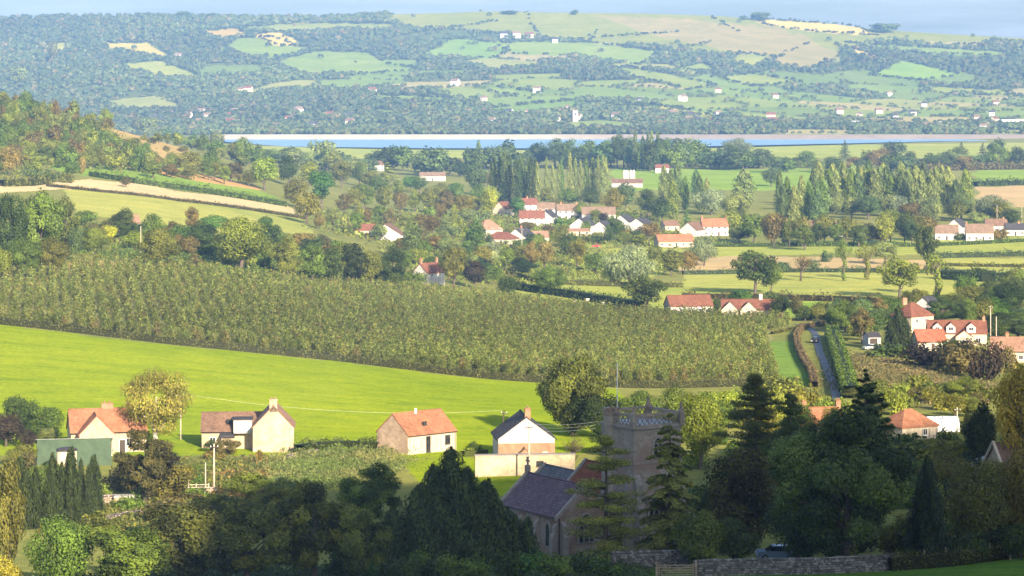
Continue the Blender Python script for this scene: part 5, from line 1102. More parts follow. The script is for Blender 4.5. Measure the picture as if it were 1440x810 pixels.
# ------------------------------------------------------------------ buildings at the foot of and on the far hills
def smallhouse(wall, roof, L, D, he, rr):
    b = MB(); b.prism([(-D / 2, -3), (D / 2, -3), (D / 2, he), (0, he + rr), (-D / 2, he)], (0, 0, 0), (0, 1, 0), (1, 0, 0), -L / 2, L / 2, 0)
    b.prism([(-D / 2 - 0.4, he - 0.3), (0, he + rr + 0.05), (D / 2 + 0.4, he - 0.3), (D / 2 + 0.4, he + 0.1), (0, he + rr + 0.45), (-D / 2 - 0.4, he + 0.1)], (0, 0, 0), (0, 1, 0), (1, 0, 0), -L / 2 - 0.3, L / 2 + 0.3, 1)
    for i in range(3): b.prism([(-0.7, 1), (0.7, 1), (0.7, 2.3), (-0.7, 2.3)], ((i - 1) * L / 3.2, -D / 2, 0), (1, 0, 0), (0, -1, 0), 0.01, 0.08, 2)
    b.box((L * 0.35, 0, he + rr + 0.5), (0.8, 0.8, 1.6), 3); return b.mesh('distant_house', [M[wall], M[roof], M['glass'], M['brick']])
SH = [smallhouse('white', 'tan', 13, 9, 5.5, 3.2), smallhouse('white', 'slate', 11, 9, 5.0, 3.4), smallhouse('cream', 'red', 14, 9, 5, 3.2), smallhouse('cream', 'brown', 12, 8, 4.5, 3)]
def hillhouse(u, row, label, group=None, v=None, s=1.0, rot=None):
    x, y, z = G(u, row, True); o = link('distant_house', SH[R.integers(4) if v is None else v], None, (x, y, z + 1.5), R.uniform(-0.7, 0.9) if rot is None else rot); o.scale = (s, s, s); return tag(o, label, 'house', group)
g_ = 'pale houses strung along the foot of the far hills'
for k in range(70):
    u = R.choice([R.uniform(200, 420), R.uniform(300, 760), R.uniform(640, 1000), R.uniform(950, 1440)]); hillhouse(u, R.uniform(152, 182) + (6 if u > 900 else 0), 'small pale house in the string of houses along the foot of the far hills', g_, s=R.uniform(0.6, 1.0))
for (u, row) in [(337, 130), (349, 129), (440, 145), (500, 130), (523, 131), (535, 148), (680, 142), (716, 162), (900, 145), (640, 120), (755, 130), (960, 142), (1010, 130), (1090, 138), (1250, 135), (1400, 148), (1300, 150), (1180, 160), (250, 82)]:
    hillhouse(u, row, 'pale house standing alone in the woods on the far hillside', 'lone houses on the far hillside', s=R.uniform(0.7, 1.1))
for (u, v, s, lb) in [(708, 1, 1.3, 'leftmost white building of the farm high on the far hillside'), (726, 0, 1.2, 'white shed in the middle of the farm high on the far hillside'), (744, 2, 1.1, 'cream building beside the bare ground of the hillside farm'), (780, 1, 1.0, 'white building at the right end of the hillside farm')]: hillhouse(u, 53 if u < 770 else 60, lb, None, v, s, 0.2)
for (u, row, L, lb) in [(1205, 176, 30, 'long white glasshouse at the foot of the far hills, leftmost of three'), (1340, 177, 45, 'longest white glasshouse at the foot of the far hills'), (1425, 174, 36, 'long white glasshouse at the foot of the far hills near the frame edge'), (628, 187, 38, 'long pale shed on the far bank behind the reservoir embankment')]:
    x, y, z = G(u, row, True); r = empty('glasshouse', (x, y, z), 0.05, lb, 'shed'); b = MB(); b.box((0, 0, 1), (L, 14, 6)); b.build('wall', M['white'], r)
    b = MB(); b.prism([(-7.4, 4), (0, 6), (7.4, 4), (7.4, 4.3), (0, 6.4), (-7.4, 4.3)], (0, 0, 0), (0, 1, 0), (1, 0, 0), -L / 2 - .3, L / 2 + .3); b.build('roof', plain('pale_glass_roof', (0.6, 0.63, 0.66), 0.4, 0.1), r)
x, y, z = G(808, 171, True); r = empty('church_tower', (x, y, z), 0.3, 'square white church tower among trees at the foot of the far hills', 'tower'); b = MB(); b.box((0, 0, 6), (8, 8, 20)); b.build('wall', M['grey'], r); b = MB()
for i in range(4):
    for sx, sy in ((-1, i), (1, i), (2, 0)): 
        if sx != 2: b.box((sx * 3.75, -3.2 + sy * 2.1, 16.6), (0.5, 1.1, 1.2))
b.build('battlements', M['grey'], r); b = MB(); b.prism(arch(1.8, 4), (0, -4, 9), (1, 0, 0), (0, -1, 0), 0.01, 0.1); b.build('belfry_window', M['glass'], r)
# ================================================================== trees, bushes and hedges
# ---- wooded hill on the left
fill(['far', 'far', 'tall', 'round'], [(-60, 150), (0, 152), (60, 158), (150, 184), (220, 210), (300, 240), (345, 262), (330, 262), (240, 250), (150, 240), (60, 236), (-60, 246)], 215, 22, 25, ['hillg', 'green', 'olive', 'hillg', 'ygreen', 'green', 'rust'], 'tree in the wood that covers the hill on the left of the valley', 'trees of the wood on the near hill', name='woodland_tree', mind=7.5, parts=False, avoid=[(148, 168), (190, 172), (220, 192), (276, 206), (274, 236), (235, 240), (195, 222), (160, 204)])
rowof('far', [(-30, 134), (0, 136), (60, 143), (110, 156), (150, 170), (200, 190), (240, 204), (300, 214), (340, 226)], 24, 26, 22, ['hillg', 'green', 'olive', 'ygreen'], 'tree along the wooded skyline of the hill on the left of the valley', 'trees along the near hill crest', name='woodland_tree', parts=False)
T('round', 14, 247, 36, 46, 'orange', 'tall pale orange tree at the foot of the wooded hill'); T('bush', 45, 245, 25, 22, 'ygreen', 'yellow-green bush beside the pale orange tree')
T('round', 102, 250, 26, 24, 'green', 'green round bush below the wooded hill, left of the orange bushes', name='bush', cat='bush'); T('bush', 113, 244, 18, 26, 'orange', 'pale orange bush at the top of the straw coloured field'); T('bush', 70, 256, 30, 20, 'dark', 'dark thicket on the bank above the straw coloured field'); T('bush', 52, 256, 30, 22, 'bluegreen', 'blue-green thicket left of the bank above the straw field'); T('bush', 93, 257, 22, 18, 'olive', 'olive thicket right of the bank above the straw field')
T('round', 177, 263, 19, 16, 'brown', 'small round brown tree alone in the hedge between straw and green fields', name='bush', cat='bush')
for i, (u, r, w, h, c, lb) in enumerate([(215, 250, 34, 26, 'ygreen', 'yellow-green tree below the bare sandy slope'), (262, 243, 44, 32, 'olive', 'wide olive tree beside the bare sandy slope'), (295, 240, 36, 30, 'green', 'green tree above the orange bank'), (325, 256, 44, 30, 'brown', 'brown round tree at the right end of the green strip'), (372, 268, 42, 50, 'lime', 'bright green round tree at the corner of the sloping fields'), (405, 262, 36, 46, 'dark', 'dark tree just right of the bright green round tree'), (435, 262, 34, 38, 'ygreen', 'yellow-green tree above the farm track'), (350, 262, 30, 24, 'olive', 'low olive tree left of the bright green round tree'), (415, 292, 44, 44, 'olive', 'broad olive tree casting its shadow on the yellow field'), (452, 292, 42, 54, 'emerald', 'strong green rounded tree above the yellow field corner'), (432, 316, 42, 48, 'olive', 'olive tree at the lower corner of the yellow field'), (449, 322, 22, 24, 'orange', 'small orange tree at the lower corner of the yellow field')]):
    T('round' if i % 3 else 'tall', u, r, w, h, c, lb)
hedge([(66, 262), (140, 270), (250, 283), (360, 297), (430, 308)], 2.5, 1.4, 'brown', 'low hedge between the straw coloured field and the yellow field', 0.6, 3)
hedge([(128, 248), (190, 258), (240, 265), (310, 275), (360, 283), (400, 290)], 4, 3.0, 'green', 'thick hedge between the green strip and the straw coloured field', 0.8, 2.5, lump=0.4)
hedge([(0, 262), (40, 261), (66, 258)], 5, 3.5, 'olive', 'rough hedge at the left end of the straw coloured field', 0.8, 2.5, lump=0.4)
# ---- band of trees from the hill foot across to the village
B_ = [(480, 264, 34, 40, 'olive'), (506, 262, 30, 36, 'green'), (470, 244, 30, 34, 'ygreen'), (500, 295, 28, 34, 'olive'), (484, 302, 26, 32, 'brown'), (512, 296, 34, 40, 'green'), (541, 298, 28, 38, 'olive'), (563, 300, 26, 34, 'brown'), (583, 298, 24, 34, 'ygreen'), (604, 300, 32, 38, 'olive'), (627, 302, 30, 38, 'brown'), (651, 306, 30, 34, 'olive'), (590, 272, 28, 26, 'green'), (560, 278, 26, 26, 'ygreen'), (530, 272, 34, 26, 'green'), (620, 280, 26, 24, 'olive'), (640, 290, 28, 34, 'green'), (577, 268, 30, 22, 'emerald'), (667, 304, 26, 30, 'olive'), (672, 286, 28, 30, 'green'), (520, 268, 30, 30, 'olive')]
for i, (u, r, w, h, c) in enumerate(B_): T(('tall', 'round')[i % 2], u, r, w, h, c, 'mixed green and rusty tree in the belt between the yellow field and the village', 'trees of the belt left of the village')
T('round', 688, 306, 28, 42, 'yellow', 'bright yellow tree at the left end of the village'); T('round', 691, 290, 30, 30, 'ygreen', 'yellow-green tree standing just behind the bright yellow tree'); T('round', 685, 262, 22, 20, 'rust', 'rusty brown tree before the dark poplars'); T('tall', 668, 274, 40, 50, 'bluegreen', 'pale blue-green tree at the left end of the dark poplar row')
T('cone', 545, 262, 44, 36, 'ygreen', 'layered pale green cedar short of the reservoir', v=0); T('willow', 497, 250, 36, 28, 'pale', 'pale drooping tree among dark trees short of the reservoir')
rowof(['far', 'far', 'round'], [(325, 226), (420, 234), (500, 244), (560, 236)], 20, 34, 26, ['bluegreen', 'green', 'bluegreen', 'dark', 'pale'], 'blue-green tree in the hazy belt in front of the reservoir', 'trees of the belt before the reservoir', parts=False)
rowof('far', [(560, 240), (640, 246), (700, 238), (770, 228)], 16, 32, 27, ['bluegreen', 'dark', 'bluegreen', 'green'], 'blue-green tree in the hazy belt in front of the reservoir', 'trees of the belt before the reservoir', parts=False)
T('far', 608, 248, 58, 44, 'bluegreen', 'wide blue-green tree standing out of the belt before the reservoir'); T('far', 452, 232, 50, 36, 'pale', 'pale topped tall tree crossing the near shore of the reservoir'); T('poplar', 673, 226, 12, 30, 'bluegreen', 'narrow pointed tree crossing the near shore of the reservoir'); T('far', 712, 238, 40, 44, 'bluegreen', 'tall blue-green tree beside the narrow pointed tree')
# ---- poplars
rowof('poplar', [(690, 286), (755, 290)], 13, 15, 66, ['dark', 'bluegreen', 'dark'], 'dark poplar in the close set row left of the paler poplars', 'dark poplars behind the village', jit=(1.5, 1), var=0.08, parts=False)  # leaf colours darker than in the row to its right
rowof('poplar', [(756, 288), (800, 284), (860, 284)], 13, 11, 64, ['pale', 'green', 'pale'], 'slender sunlit poplar in the row behind the village', 'sunlit poplars behind the village', jit=(1.5, 1.5), var=0.1, parts=True)
fill(['far', 'tall'], [(776, 232), (960, 236), (960, 242), (776, 238)], 20, 36, 43, ['bluegreen', 'dark', 'bluegreen', 'green'], 'tall blue-green tree in the hazy wood that cuts the reservoir view', 'trees of the wood in front of the reservoir', mind=7, parts=False, var=0.13)
rowof('poplar', [(890, 238), (930, 240)], 5, 11, 52, ['bluegreen', 'pale'], 'narrow hazy poplar in front of the reservoir wood', 'hazy poplars by the reservoir wood', jit=(1, 1), var=0.1, parts=False)
rowof(['far', 'willow'], [(940, 232), (1010, 238), (1080, 238)], 16, 40, 32, ['bluegreen', 'pale', 'green', 'bluegreen'], 'rounded hazy tree right of the reservoir wood', 'rounded trees by the reservoir', parts=False)
T('willow', 1036, 222, 50, 30, 'silver', 'pale silver tree crossing the water at the middle of the reservoir')
rowof('wpoplar', [(930, 292), (1000, 290)], 7, 20, 52, ['pale', 'bluegreen', 'green'], 'pale broad poplar in the clump right of the slated barn', 'poplar clump beyond the village', jit=(2, 4), var=0.1)
T('wpoplar', 946, 308, 26, 56, 'ygreen', 'yellow-green broad poplar standing before the dark trees behind the village'); T('wpoplar', 1046, 292, 44, 56, 'pale', 'wide pale poplar clump left of the long plantation'); T('round', 1085, 262, 34, 26, 'bluegreen', 'blue-grey round tree left of the long plantation')
rowof('wpoplar', [(1088, 318), (1160, 316)], 8, 22, 66, ['pale', 'bluegreen', 'green', 'pale'], 'pale poplar at the near left end of the long plantation', 'poplars at the plantation end', jit=(2, 4), var=0.1)
rowof('wpoplar', [(1145, 300), (1240, 298), (1345, 300)], 32, 25, 60, ['pale', 'bluegreen', 'pale', 'green'], 'poplar in the long close plantation beyond the right-hand houses', 'poplars of the long plantation', jit=(2, 1.5), var=0.08)
rowof('wpoplar', [(1140, 292), (1240, 289), (1330, 290)], 22, 25, 58, ['bluegreen', 'dark', 'pale'], 'poplar in the long close plantation beyond the right-hand houses', 'poplars of the long plantation', jit=(2, 1.5), var=0.08, parts=False)
T('wpoplar', 1358, 302, 30, 66, 'ygreen', 'large pale poplar closing the end of the long plantation', v=1)
rowof(['far', 'willow'], [(1080, 240), (1180, 242), (1300, 236), (1440, 238)], 24, 30, 24, ['bluegreen', 'pale', 'green', 'dark', 'rust'], 'hazy round tree in the scattered line beyond the plantation', 'scattered trees beyond the plantation', parts=False)
for u, h, lb in [(1188, 28, 'hazy pointed dark tree left of the scattered line'), (1352, 26, 'hazy pointed tree beside the wide dark tree beyond the plantation'), (1382, 24, 'hazy small pointed tree right of its taller twin')]: T('cone', u, 224, 22, h, 'bluegreen', lb, parts=False)
T('far', 1403, 224, 30, 32, 'bluegreen', 'wide dark hazy tree near the frame edge beyond the plantation'); T('far', 1260, 222, 40, 24, 'bluegreen', 'wide low hazy tree beside the end of the reservoir')
hedge([(1370, 262), (1440, 260), (1500, 260)], 8, 4.5, 'dark', 'dark hedge between the green field and the tan field at the frame edge', 1.3, 1.2, lump=0.4)
hedge([(1290, 240), (1440, 238), (1500, 238)], 16, 5, 'brown', 'broad brown hedge line short of the scattered hazy trees', 1.6, 0.8, lump=0.5)
# ---- trees round the village
Vt = [('round', 862, 302, 40, 40, 'olive', 'olive tree behind the long tan roofed terrace'), ('round', 880, 296, 34, 42, 'bluegreen', 'dark blue-green tree right of the sunlit poplars'), ('round', 912, 306, 44, 42, 'dark', 'dark round tree behind the rightmost slate roofs'), ('round', 930, 312, 40, 34, 'dark', 'very dark tree beside the yellow-green broad poplar'), ('cone', 966, 320, 18, 34, 'emerald', 'dark green pointed conifer beside the small brown cottage'),
 ('willow', 1000, 302, 56, 40, 'silver', 'large silver willow behind the tall orange roofed house'), ('willow', 1035, 312, 50, 44, 'pale', 'pale willow right of the tall orange roofed house'), ('round', 1030, 330, 40, 40, 'ygreen', 'yellow-green tree at the end wall of the tall orange roofed house'), ('round', 1060, 342, 40, 44, 'green', 'green tree between the orange roofed house and the meadow'), ('round', 1040, 342, 34, 24, 'dark', 'dark low tree under the yellow-green tree'), ('round', 783, 302, 30, 24, 'olive', 'olive tree in the middle of the village roofs'), ('bush', 788, 318, 32, 14, 'emerald', 'bright green hedge-like shrub between white gables'), ('round', 849, 316, 22, 18, 'purple', 'purple leaved tree among the slate roofs'), ('round', 818, 309, 24, 26, 'ygreen', 'yellow-green tree before the long tan roofed terrace'), ('round', 868, 338, 44, 32, 'green', 'green tree in front of the slate roofed gables'), ('round', 912, 340, 38, 28, 'rust', 'rusty tree left of the long orange bungalow'), ('bush', 892, 340, 26, 18, 'dark', 'dark shrub between the green and rusty trees'), ('round', 728, 306, 28, 30, 'emerald', 'emerald tree left of the long red-brown roofed house'), ('round', 766, 288, 30, 26, 'olive', 'olive tree at the back of the village under the poplars'), ('round', 800, 290, 34, 26, 'green', 'green tree at the back of the village below the poplars'), ('round', 830, 292, 34, 30, 'dark', 'dark tree at the back of the village below the last poplars'), ('round', 745, 284, 26, 20, 'orange', 'small orange tree at the back of the village'), ('bush', 835, 342, 36, 12, 'dark', 'dark garden hedge behind the meadow and the red car'), ('round', 790, 348, 34, 34, 'olive', 'olive tree below the low pink garages'), ('round', 757, 352, 26, 24, 'ygreen', 'yellow-green bush below the brown roofed bungalow')]
for k, u, r, w, h, c, lb in Vt: T(k, u, r, w, h, c, lb)
fill(['round', 'tall', 'bush'], [(725, 300), (860, 296), (900, 320), (905, 342), (780, 348), (730, 330)], 12, 20, 18, ['olive', 'green', 'ygreen', 'rust'], 'small garden tree between the village houses', 'garden trees of the village', mind=14)
fill(['round', 'tall', 'bush'], [(455, 318), (530, 342), (640, 340), (680, 330), (660, 310), (520, 306)], 26, 26, 24, ['olive', 'green', 'ygreen', 'rust', 'brown', 'pale'], 'tree or tall shrub in the gardens between the white chalet house and the village', 'garden trees left of the village', mind=13)
fill(['round', 'bush', 'tall'], [(560, 350), (640, 352), (720, 352), (740, 372), (690, 392), (620, 395), (560, 372)], 24, 28, 26, ['olive', 'green', 'ygreen', 'rust', 'dark', 'pale'], 'mixed tree in the rough ground below the village', 'trees of the rough ground below the village', mind=13)
for k, u, r, w, h, c, lb in [('tall', 668, 352, 40, 44, 'green', 'tall green tree below the salmon roofed house'), ('tall', 578, 368, 34, 62, 'bluegreen', 'tall blue-green tree right of the white chalet house'), ('willow', 688, 372, 40, 34, 'silver', 'silver tree above the dark thicket below the village'), ('round', 672, 386, 46, 26, 'black', 'black-green thicket under the silver tree'), ('round', 732, 388, 46, 28, 'black', 'black-green thicket under the orange trees'), ('tall', 747, 380, 26, 44, 'orange', 'left one of two orange trees below the village'), ('tall', 766, 380, 30, 42, 'orange', 'right one of two orange trees below the village, wider'), ('round', 802, 362, 40, 36, 'dark', 'dark tree at the corner of the small meadow'), ('tall', 812, 378, 34, 44, 'olive', 'olive tree beside the dark tree at the small meadow'), ('round', 838, 384, 40, 30, 'green', 'green tree left of the big silver willow'), ('willow', 884, 404, 82, 62, 'silver', 'big silver willow in front of the meadow'), ('willow', 862, 402, 34, 36, 'pale', 'pale low willow against the big silver willow'), ('round', 944, 388, 42, 40, 'olive', 'olive bush-like tree between the two silver willows'), ('round', 968, 384, 34, 34, 'rust', 'rusty olive tree beside the second silver willow'), ('willow', 990, 374, 46, 44, 'silver', 'second silver willow, nearer the orange bungalow'), ('round', 775, 414, 52, 42, 'green', 'dense round green tree alone in the strip of grass'), ('open', 908, 440, 58, 54, 'dark', 'dark round tree standing at the top edge of the orchard'), ('round', 920, 370, 30, 26, 'olive', 'olive tree below the long orange bungalow')]: T(k, u, r, w, h, c, lb)
# ---- trees along the top of the orchard
for k, u, r, w, h, c, lb in [('tall', 12, 384, 66, 116, 'dark', 'tallest dark tree of the wood at the left end of the orchard'), ('tall', 58, 380, 72, 118, 'green', 'tall green tree in the middle of the wood at the orchard end'), ('tall', 92, 366, 44, 94, 'olive', 'tall olive tree at the right end of the wood at the orchard end'), ('round', 34, 392, 52, 62, 'green', 'lower green tree at the front of the wood at the orchard end'), ('round', 74, 388, 50, 58, 'olive', 'lower olive tree at the front of the wood at the orchard end'), ('round', 106, 368, 26, 50, 'bluegreen', 'blue-green tree closing the wood at the orchard end'), ('round', 4, 394, 36, 46, 'ygreen', 'yellow-green tree at the very left of the orchard wood'), ('round', 45, 372, 60, 100, 'dark', 'dark tree behind the green tree in the orchard wood'),
 ('round', 132, 358, 48, 40, 'ygreen', 'yellow-green bush mass right of the orchard wood'), ('round', 120, 318, 44, 24, 'green', 'green tree between the wood and the yellow field'), ('round', 150, 342, 34, 28, 'yellow', 'yellowing bush beside the small tiled cottage'), ('round', 175, 336, 46, 46, 'dark', 'dark round tree beside the small tiled cottage'), ('round', 214, 338, 40, 40, 'green', 'green tree above the track right of the dark round tree'), ('round', 222, 380, 66, 62, 'olive', 'wide olive tree at the top corner of the orchard'), ('tall', 270, 328, 26, 40, 'rust', 'rusty brown rounded tree at the edge of the yellow field'), ('round', 300, 326, 44, 26, 'emerald', 'emerald tree at the edge of the yellow field'), ('round', 283, 362, 56, 54, 'dark', 'dark oak left of the large yellow-green oak'), ('round', 338, 384, 96, 82, 'ygreen', 'large yellow-green oak above the orchard'), ('round', 374, 326, 24, 24, 'emerald', 'small emerald tree at the lower edge of the yellow field'), ('bush', 276, 380, 28, 26, 'brown', 'brown bush under the dark oak'), ('tall', 404, 392, 48, 66, 'olive', 'olive tree right of the large yellow-green oak'), ('round', 425, 352, 40, 26, 'orange', 'pale orange bushes at the corner below the yellow field'), ('tall', 440, 400, 44, 62, 'green', 'first of the dark trees in line above the orchard'), ('tall', 466, 402, 40, 60, 'dark', 'second of the dark trees in line above the orchard'), ('tall', 496, 406, 38, 66, 'black', 'darkest and tallest of the trees in line above the orchard'), ('tall', 522, 406, 36, 58, 'olive', 'olive tree between the dark trees in line above the orchard'), ('tall', 552, 408, 52, 66, 'dark', 'wide dark tree left of the white cottage with two chimneys'), ('open', 638, 408, 46, 62, 'olive', 'loose olive tree right of the white cottage with two chimneys'), ('round', 668, 406, 38, 42, 'purple', 'purplish brown tree above the orchard'), ('round', 714, 420, 36, 34, 'dark', 'dark low tree at the end of the line above the orchard'), ('round', 692, 400, 34, 30, 'green', 'green tree between the purplish tree and the dark low tree'), ('round', 580, 408, 40, 28, 'green', 'low green bushes in front of the white cottage with two chimneys'), ('round', 250, 350, 40, 36, 'green', 'green tree behind the wide olive tree'), ('round', 390, 350, 36, 30, 'green', 'green tree behind the large yellow-green oak'), ('round', 190, 352, 40, 30, 'lime', 'lime green bush above the track at the orchard corner')]: T(k, u, r, w, h, c, lb)
fill(['round', 'bush', 'tall'], [(110, 356), (180, 356), (260, 372), (420, 394), (540, 404), (560, 392), (420, 352), (240, 332), (120, 330)], 36, 32, 30, ['olive', 'green', 'ygreen', 'dark', 'brown'], 'shrubby tree filling the belt above the orchard', 'shrubby trees above the orchard', mind=14)
# ---- fields on the right
for k, u, r, w, h, c, lb in [('open', 1062, 414, 66, 64, 'dark', 'dark spreading oak in the middle field'), ('round', 1084, 412, 40, 48, 'green', 'smaller green tree merging into the spreading oak'), ('bare', 1126, 395, 40, 40, 'rust', 'nearly bare brown tree in the tan strip'), ('ivy', 1187, 395, 28, 62, 'green', 'first tall ivy covered tree with thin top, beside the bare tree'), ('ivy', 1220, 393, 36, 52, 'olive', 'second ivy covered tree with thin top, right of the first'), ('open', 1265, 420, 62, 60, 'ygreen', 'yellow-green oak with pale trunk in the yellow field'), ('open', 1304, 386, 38, 70, 'dark', 'dark narrow tree behind the yellow-green oak'), ('ivy', 1319, 417, 38, 66, 'ygreen', 'yellow-green ivy covered tree right of the oak'), ('bush', 1162, 368, 20, 18, 'bluegreen', 'small dark bush in the tan strip left of the ivy tree'), ('bush', 1142, 380, 26, 16, 'bluegreen', 'blue-green bush beside the nearly bare tree'), ('bush', 1105, 381, 22, 14, 'bluegreen', 'low blue-green bush left of the nearly bare tree'), ('open', 1245, 372, 40, 34, 'pale', 'pale thin tree behind the yellow-green oak'), ('round', 1375, 389, 24, 14, 'dark', 'small dark bush at the hedge end by the frame edge')]: T(k, u, r, w, h, c, lb)
rowof(['round', 'tall'], [(1070, 346), (1130, 346), (1200, 344), (1300, 344)], 20, 32, 38, ['olive', 'green', 'ygreen', 'rust', 'dark'], 'tree in the screen between the meadows and the right-hand houses', 'screen of trees behind the meadows', jit=(4, 1.5))
rowof(['round', 'willow'], [(1165, 306), (1260, 306), (1340, 312), (1420, 312)], 14, 38, 30, ['silver', 'olive', 'pale', 'rust', 'bluegreen'], 'pale rounded tree between the plantation and the right-hand houses', 'pale trees before the plantation', jit=(5, 3))
for k, u, r, w, h, c, lb in [('round', 1122, 320, 34, 32, 'lime', 'bright green tree left of the long brown roofed house'), ('willow', 1398, 312, 60, 40, 'silver', 'grey-silver willow right of the plantation end'), ('round', 1422, 322, 34, 30, 'dark', 'dark tree behind the dark roofed cottage'), ('round', 1361, 326, 26, 16, 'emerald', 'dark round shrub between white houses'), ('bush', 1352, 338, 18, 12, 'bluegreen', 'blue-green shrub in front of the steep white gable'), ('bush', 1405, 337, 26, 18, 'rust', 'orange-brown shrub beside the broad white house'), ('round', 1300, 340, 40, 40, 'rust', 'rusty tree left of the white house with dormers')]: T(k, u, r, w, h, c, lb)
hedge([(960, 386), (1100, 383), (1300, 384), (1400, 386)], 3, 2.0, 'bluegreen', 'long field hedge under the tan strip', 0.7, 2.2, lump=0.35)
hedge([(960, 420), (1060, 421), (1180, 424), (1300, 430)], 4, 2.4, 'brown', 'rough brown hedge along the front of the yellow field', 0.7, 2.2, lump=0.4)
hedge([(1172, 431), (1260, 434), (1330, 438)], 3, 1.8, 'dark', 'clipped dark hedge across the green strip', 0.5, 4, lump=0.05)
hedge([(1310, 363), (1440, 360), (1520, 360)], 4, 2.6, 'bluegreen', 'dark hedge between the two lower meadows at the frame edge', 0.8, 2, lump=0.3)
hedge([(1318, 374), (1440, 376), (1520, 376)], 3, 1.6, 'olive', 'thin hedge below the dark hedge at the frame edge', 0.8, 2, lump=0.3)
hedge([(1320, 392), (1390, 396), (1440, 394), (1500, 394)], 6, 4, 'dark', 'broad dark hedge at the foot of the right-hand meadows', 0.8, 2, lump=0.4)
hedge([(1000, 347), (1060, 347), (1300, 347), (1440, 340)], 3, 2.0, 'green', 'hedge along the back of the long meadow', 0.9, 1.6, lump=0.3)
hedge([(720, 406), (800, 418), (900, 434)], 5, 3.2, 'dark', 'dark hedge between the orchard and the strip of grass', 0.6, 3, lump=0.25)
hedge([(720, 388), (760, 398), (840, 402), (960, 404)], 3, 2.2, 'olive', 'hedge above the strip of grass with the round tree', 0.6, 3, lump=0.3)
hedge([(500, 314), (560, 310), (640, 318)], 4, 2.4, 'green', 'hedge behind the white chalet house', 0.9, 1.8, lump=0.3)
# ---- right-hand slope
for k, u, r, w, h, c, lb in [('round', 1188, 468, 48, 48, 'green', 'dark green round tree at the bend of the lane'), ('open', 1212, 482, 40, 52, 'brown', 'thin brown tree between the lane and the dark cypress'), ('round', 1152, 452, 34, 26, 'olive', 'olive tree left of the lane end'), ('round', 1132, 452, 30, 24, 'dark', 'dark tree behind the top of the lane'), ('round', 1098, 448, 34, 34, 'dark', 'dark tree right of the two cream gables'), ('round', 1120, 450, 26, 36, 'brown', 'brown tree between the dark trees above the lane'), ('round', 1042, 432, 40, 26, 'emerald', 'green tree behind the two cream gables'), ('round', 1080, 436, 34, 28, 'bluegreen', 'blue-green tree behind the white chimney'), ('round', 1008, 438, 20, 20, 'dark', 'small dark tree between the two red roofed houses'), ('round', 1400, 462, 56, 46, 'emerald', 'bright emerald tree on the slope by the frame edge'), ('round', 1425, 440, 60, 54, 'bluegreen', 'dark bluish tree mass by the frame edge'), ('round', 1342, 444, 46, 34, 'olive', 'olive tree behind the three dormers'), ('round', 1372, 430, 40, 28, 'bluegreen', 'blue-green tree behind the olive tree'), ('round', 1440, 418, 40, 40, 'ygreen', 'yellow-green tree at the very edge of the frame'), ('open', 1236, 450, 30, 34, 'rust', 'rusty thin tree left of the tall dark red roof'), ('round', 1168, 450, 30, 24, 'dark', 'dark shrub tree above the bend of the lane')]: T(k, u, r, w, h, c, lb)
place(spires(301, [(0, 0, 3.2, 0, 11), (1.6, 0.5, 2.6, 0, 8.5), (-1.7, 0.3, 2.6, 0, 8), (0.4, -1.4, 2.6, 0, 7.5)], 7000, 0.5, 'cypress'), 1263, 494, 52, 68, 'black', 'dark spreading cypress in front of the tall red roofed house', 'cypress_tree')
for i, (u, r, w, h, c, lb) in enumerate([(1300, 516, 70, 36, 'purple', 'dark purplish thicket below the bright red roof'), (1345, 524, 80, 48, 'brown', 'brownish thicket below the three dormers'), (1385, 534, 60, 60, 'purple', 'tall purplish thicket left of the yellow tree'), (1250, 502, 70, 22, 'dark', 'dark thicket at the foot of the spreading cypress'), (1330, 508, 50, 34, 'dark', 'dark shrubs against the front of the dormer house'), (1365, 512, 46, 40, 'purple', 'thin purplish tree beside the pale pink roof'), (1410, 524, 40, 46, 'brown', 'brown tree in front of the pale pink roof')]): T('bush', u, r, w, h, c, lb, name='thicket', cat='thicket')
hedge([(1170, 474), (1178, 500), (1184, 520), (1190, 540), (1196, 560)], 4.0, 3.4, 'green', 'tall green clipped hedge along the right of the lane', 0.45, 7, lump=0.1)
hedge([(1158, 458), (1128, 462), (1120, 474), (1122, 490), (1130, 508), (1142, 526), (1146, 545)], 1.8, 1.7, (0.21, 0.16, 0.075), 'brown clipped hedge curving along the left of the lane', 0.35, 12, lump=0.06)
hedge([(1085, 470), (1105, 466), (1122, 462)], 1.2, 1.0, 'olive', 'low hedge closing the top of the small green paddock', 0.35, 8)
fill(['bush', 'round'], [(1200, 560), (1300, 548), (1390, 566), (1380, 600), (1300, 580), (1220, 592)], 22, 44, 28, ['olive', 'ygreen', 'brown', 'olive'], 'olive scrub at the bottom of the rough meadow', 'scrub below the rough meadow', mind=16, name='bush')
hedge([(-60, 448), (0, 456), (240, 484), (480, 508), (690, 533), (780, 539), (870, 545), (980, 545), (1090, 541)], 2.0, 1.9, (0.11, 0.12, 0.035), 'very long clipped hedge between the orchard and the bright field', 0.4, 9, lump=0.06)

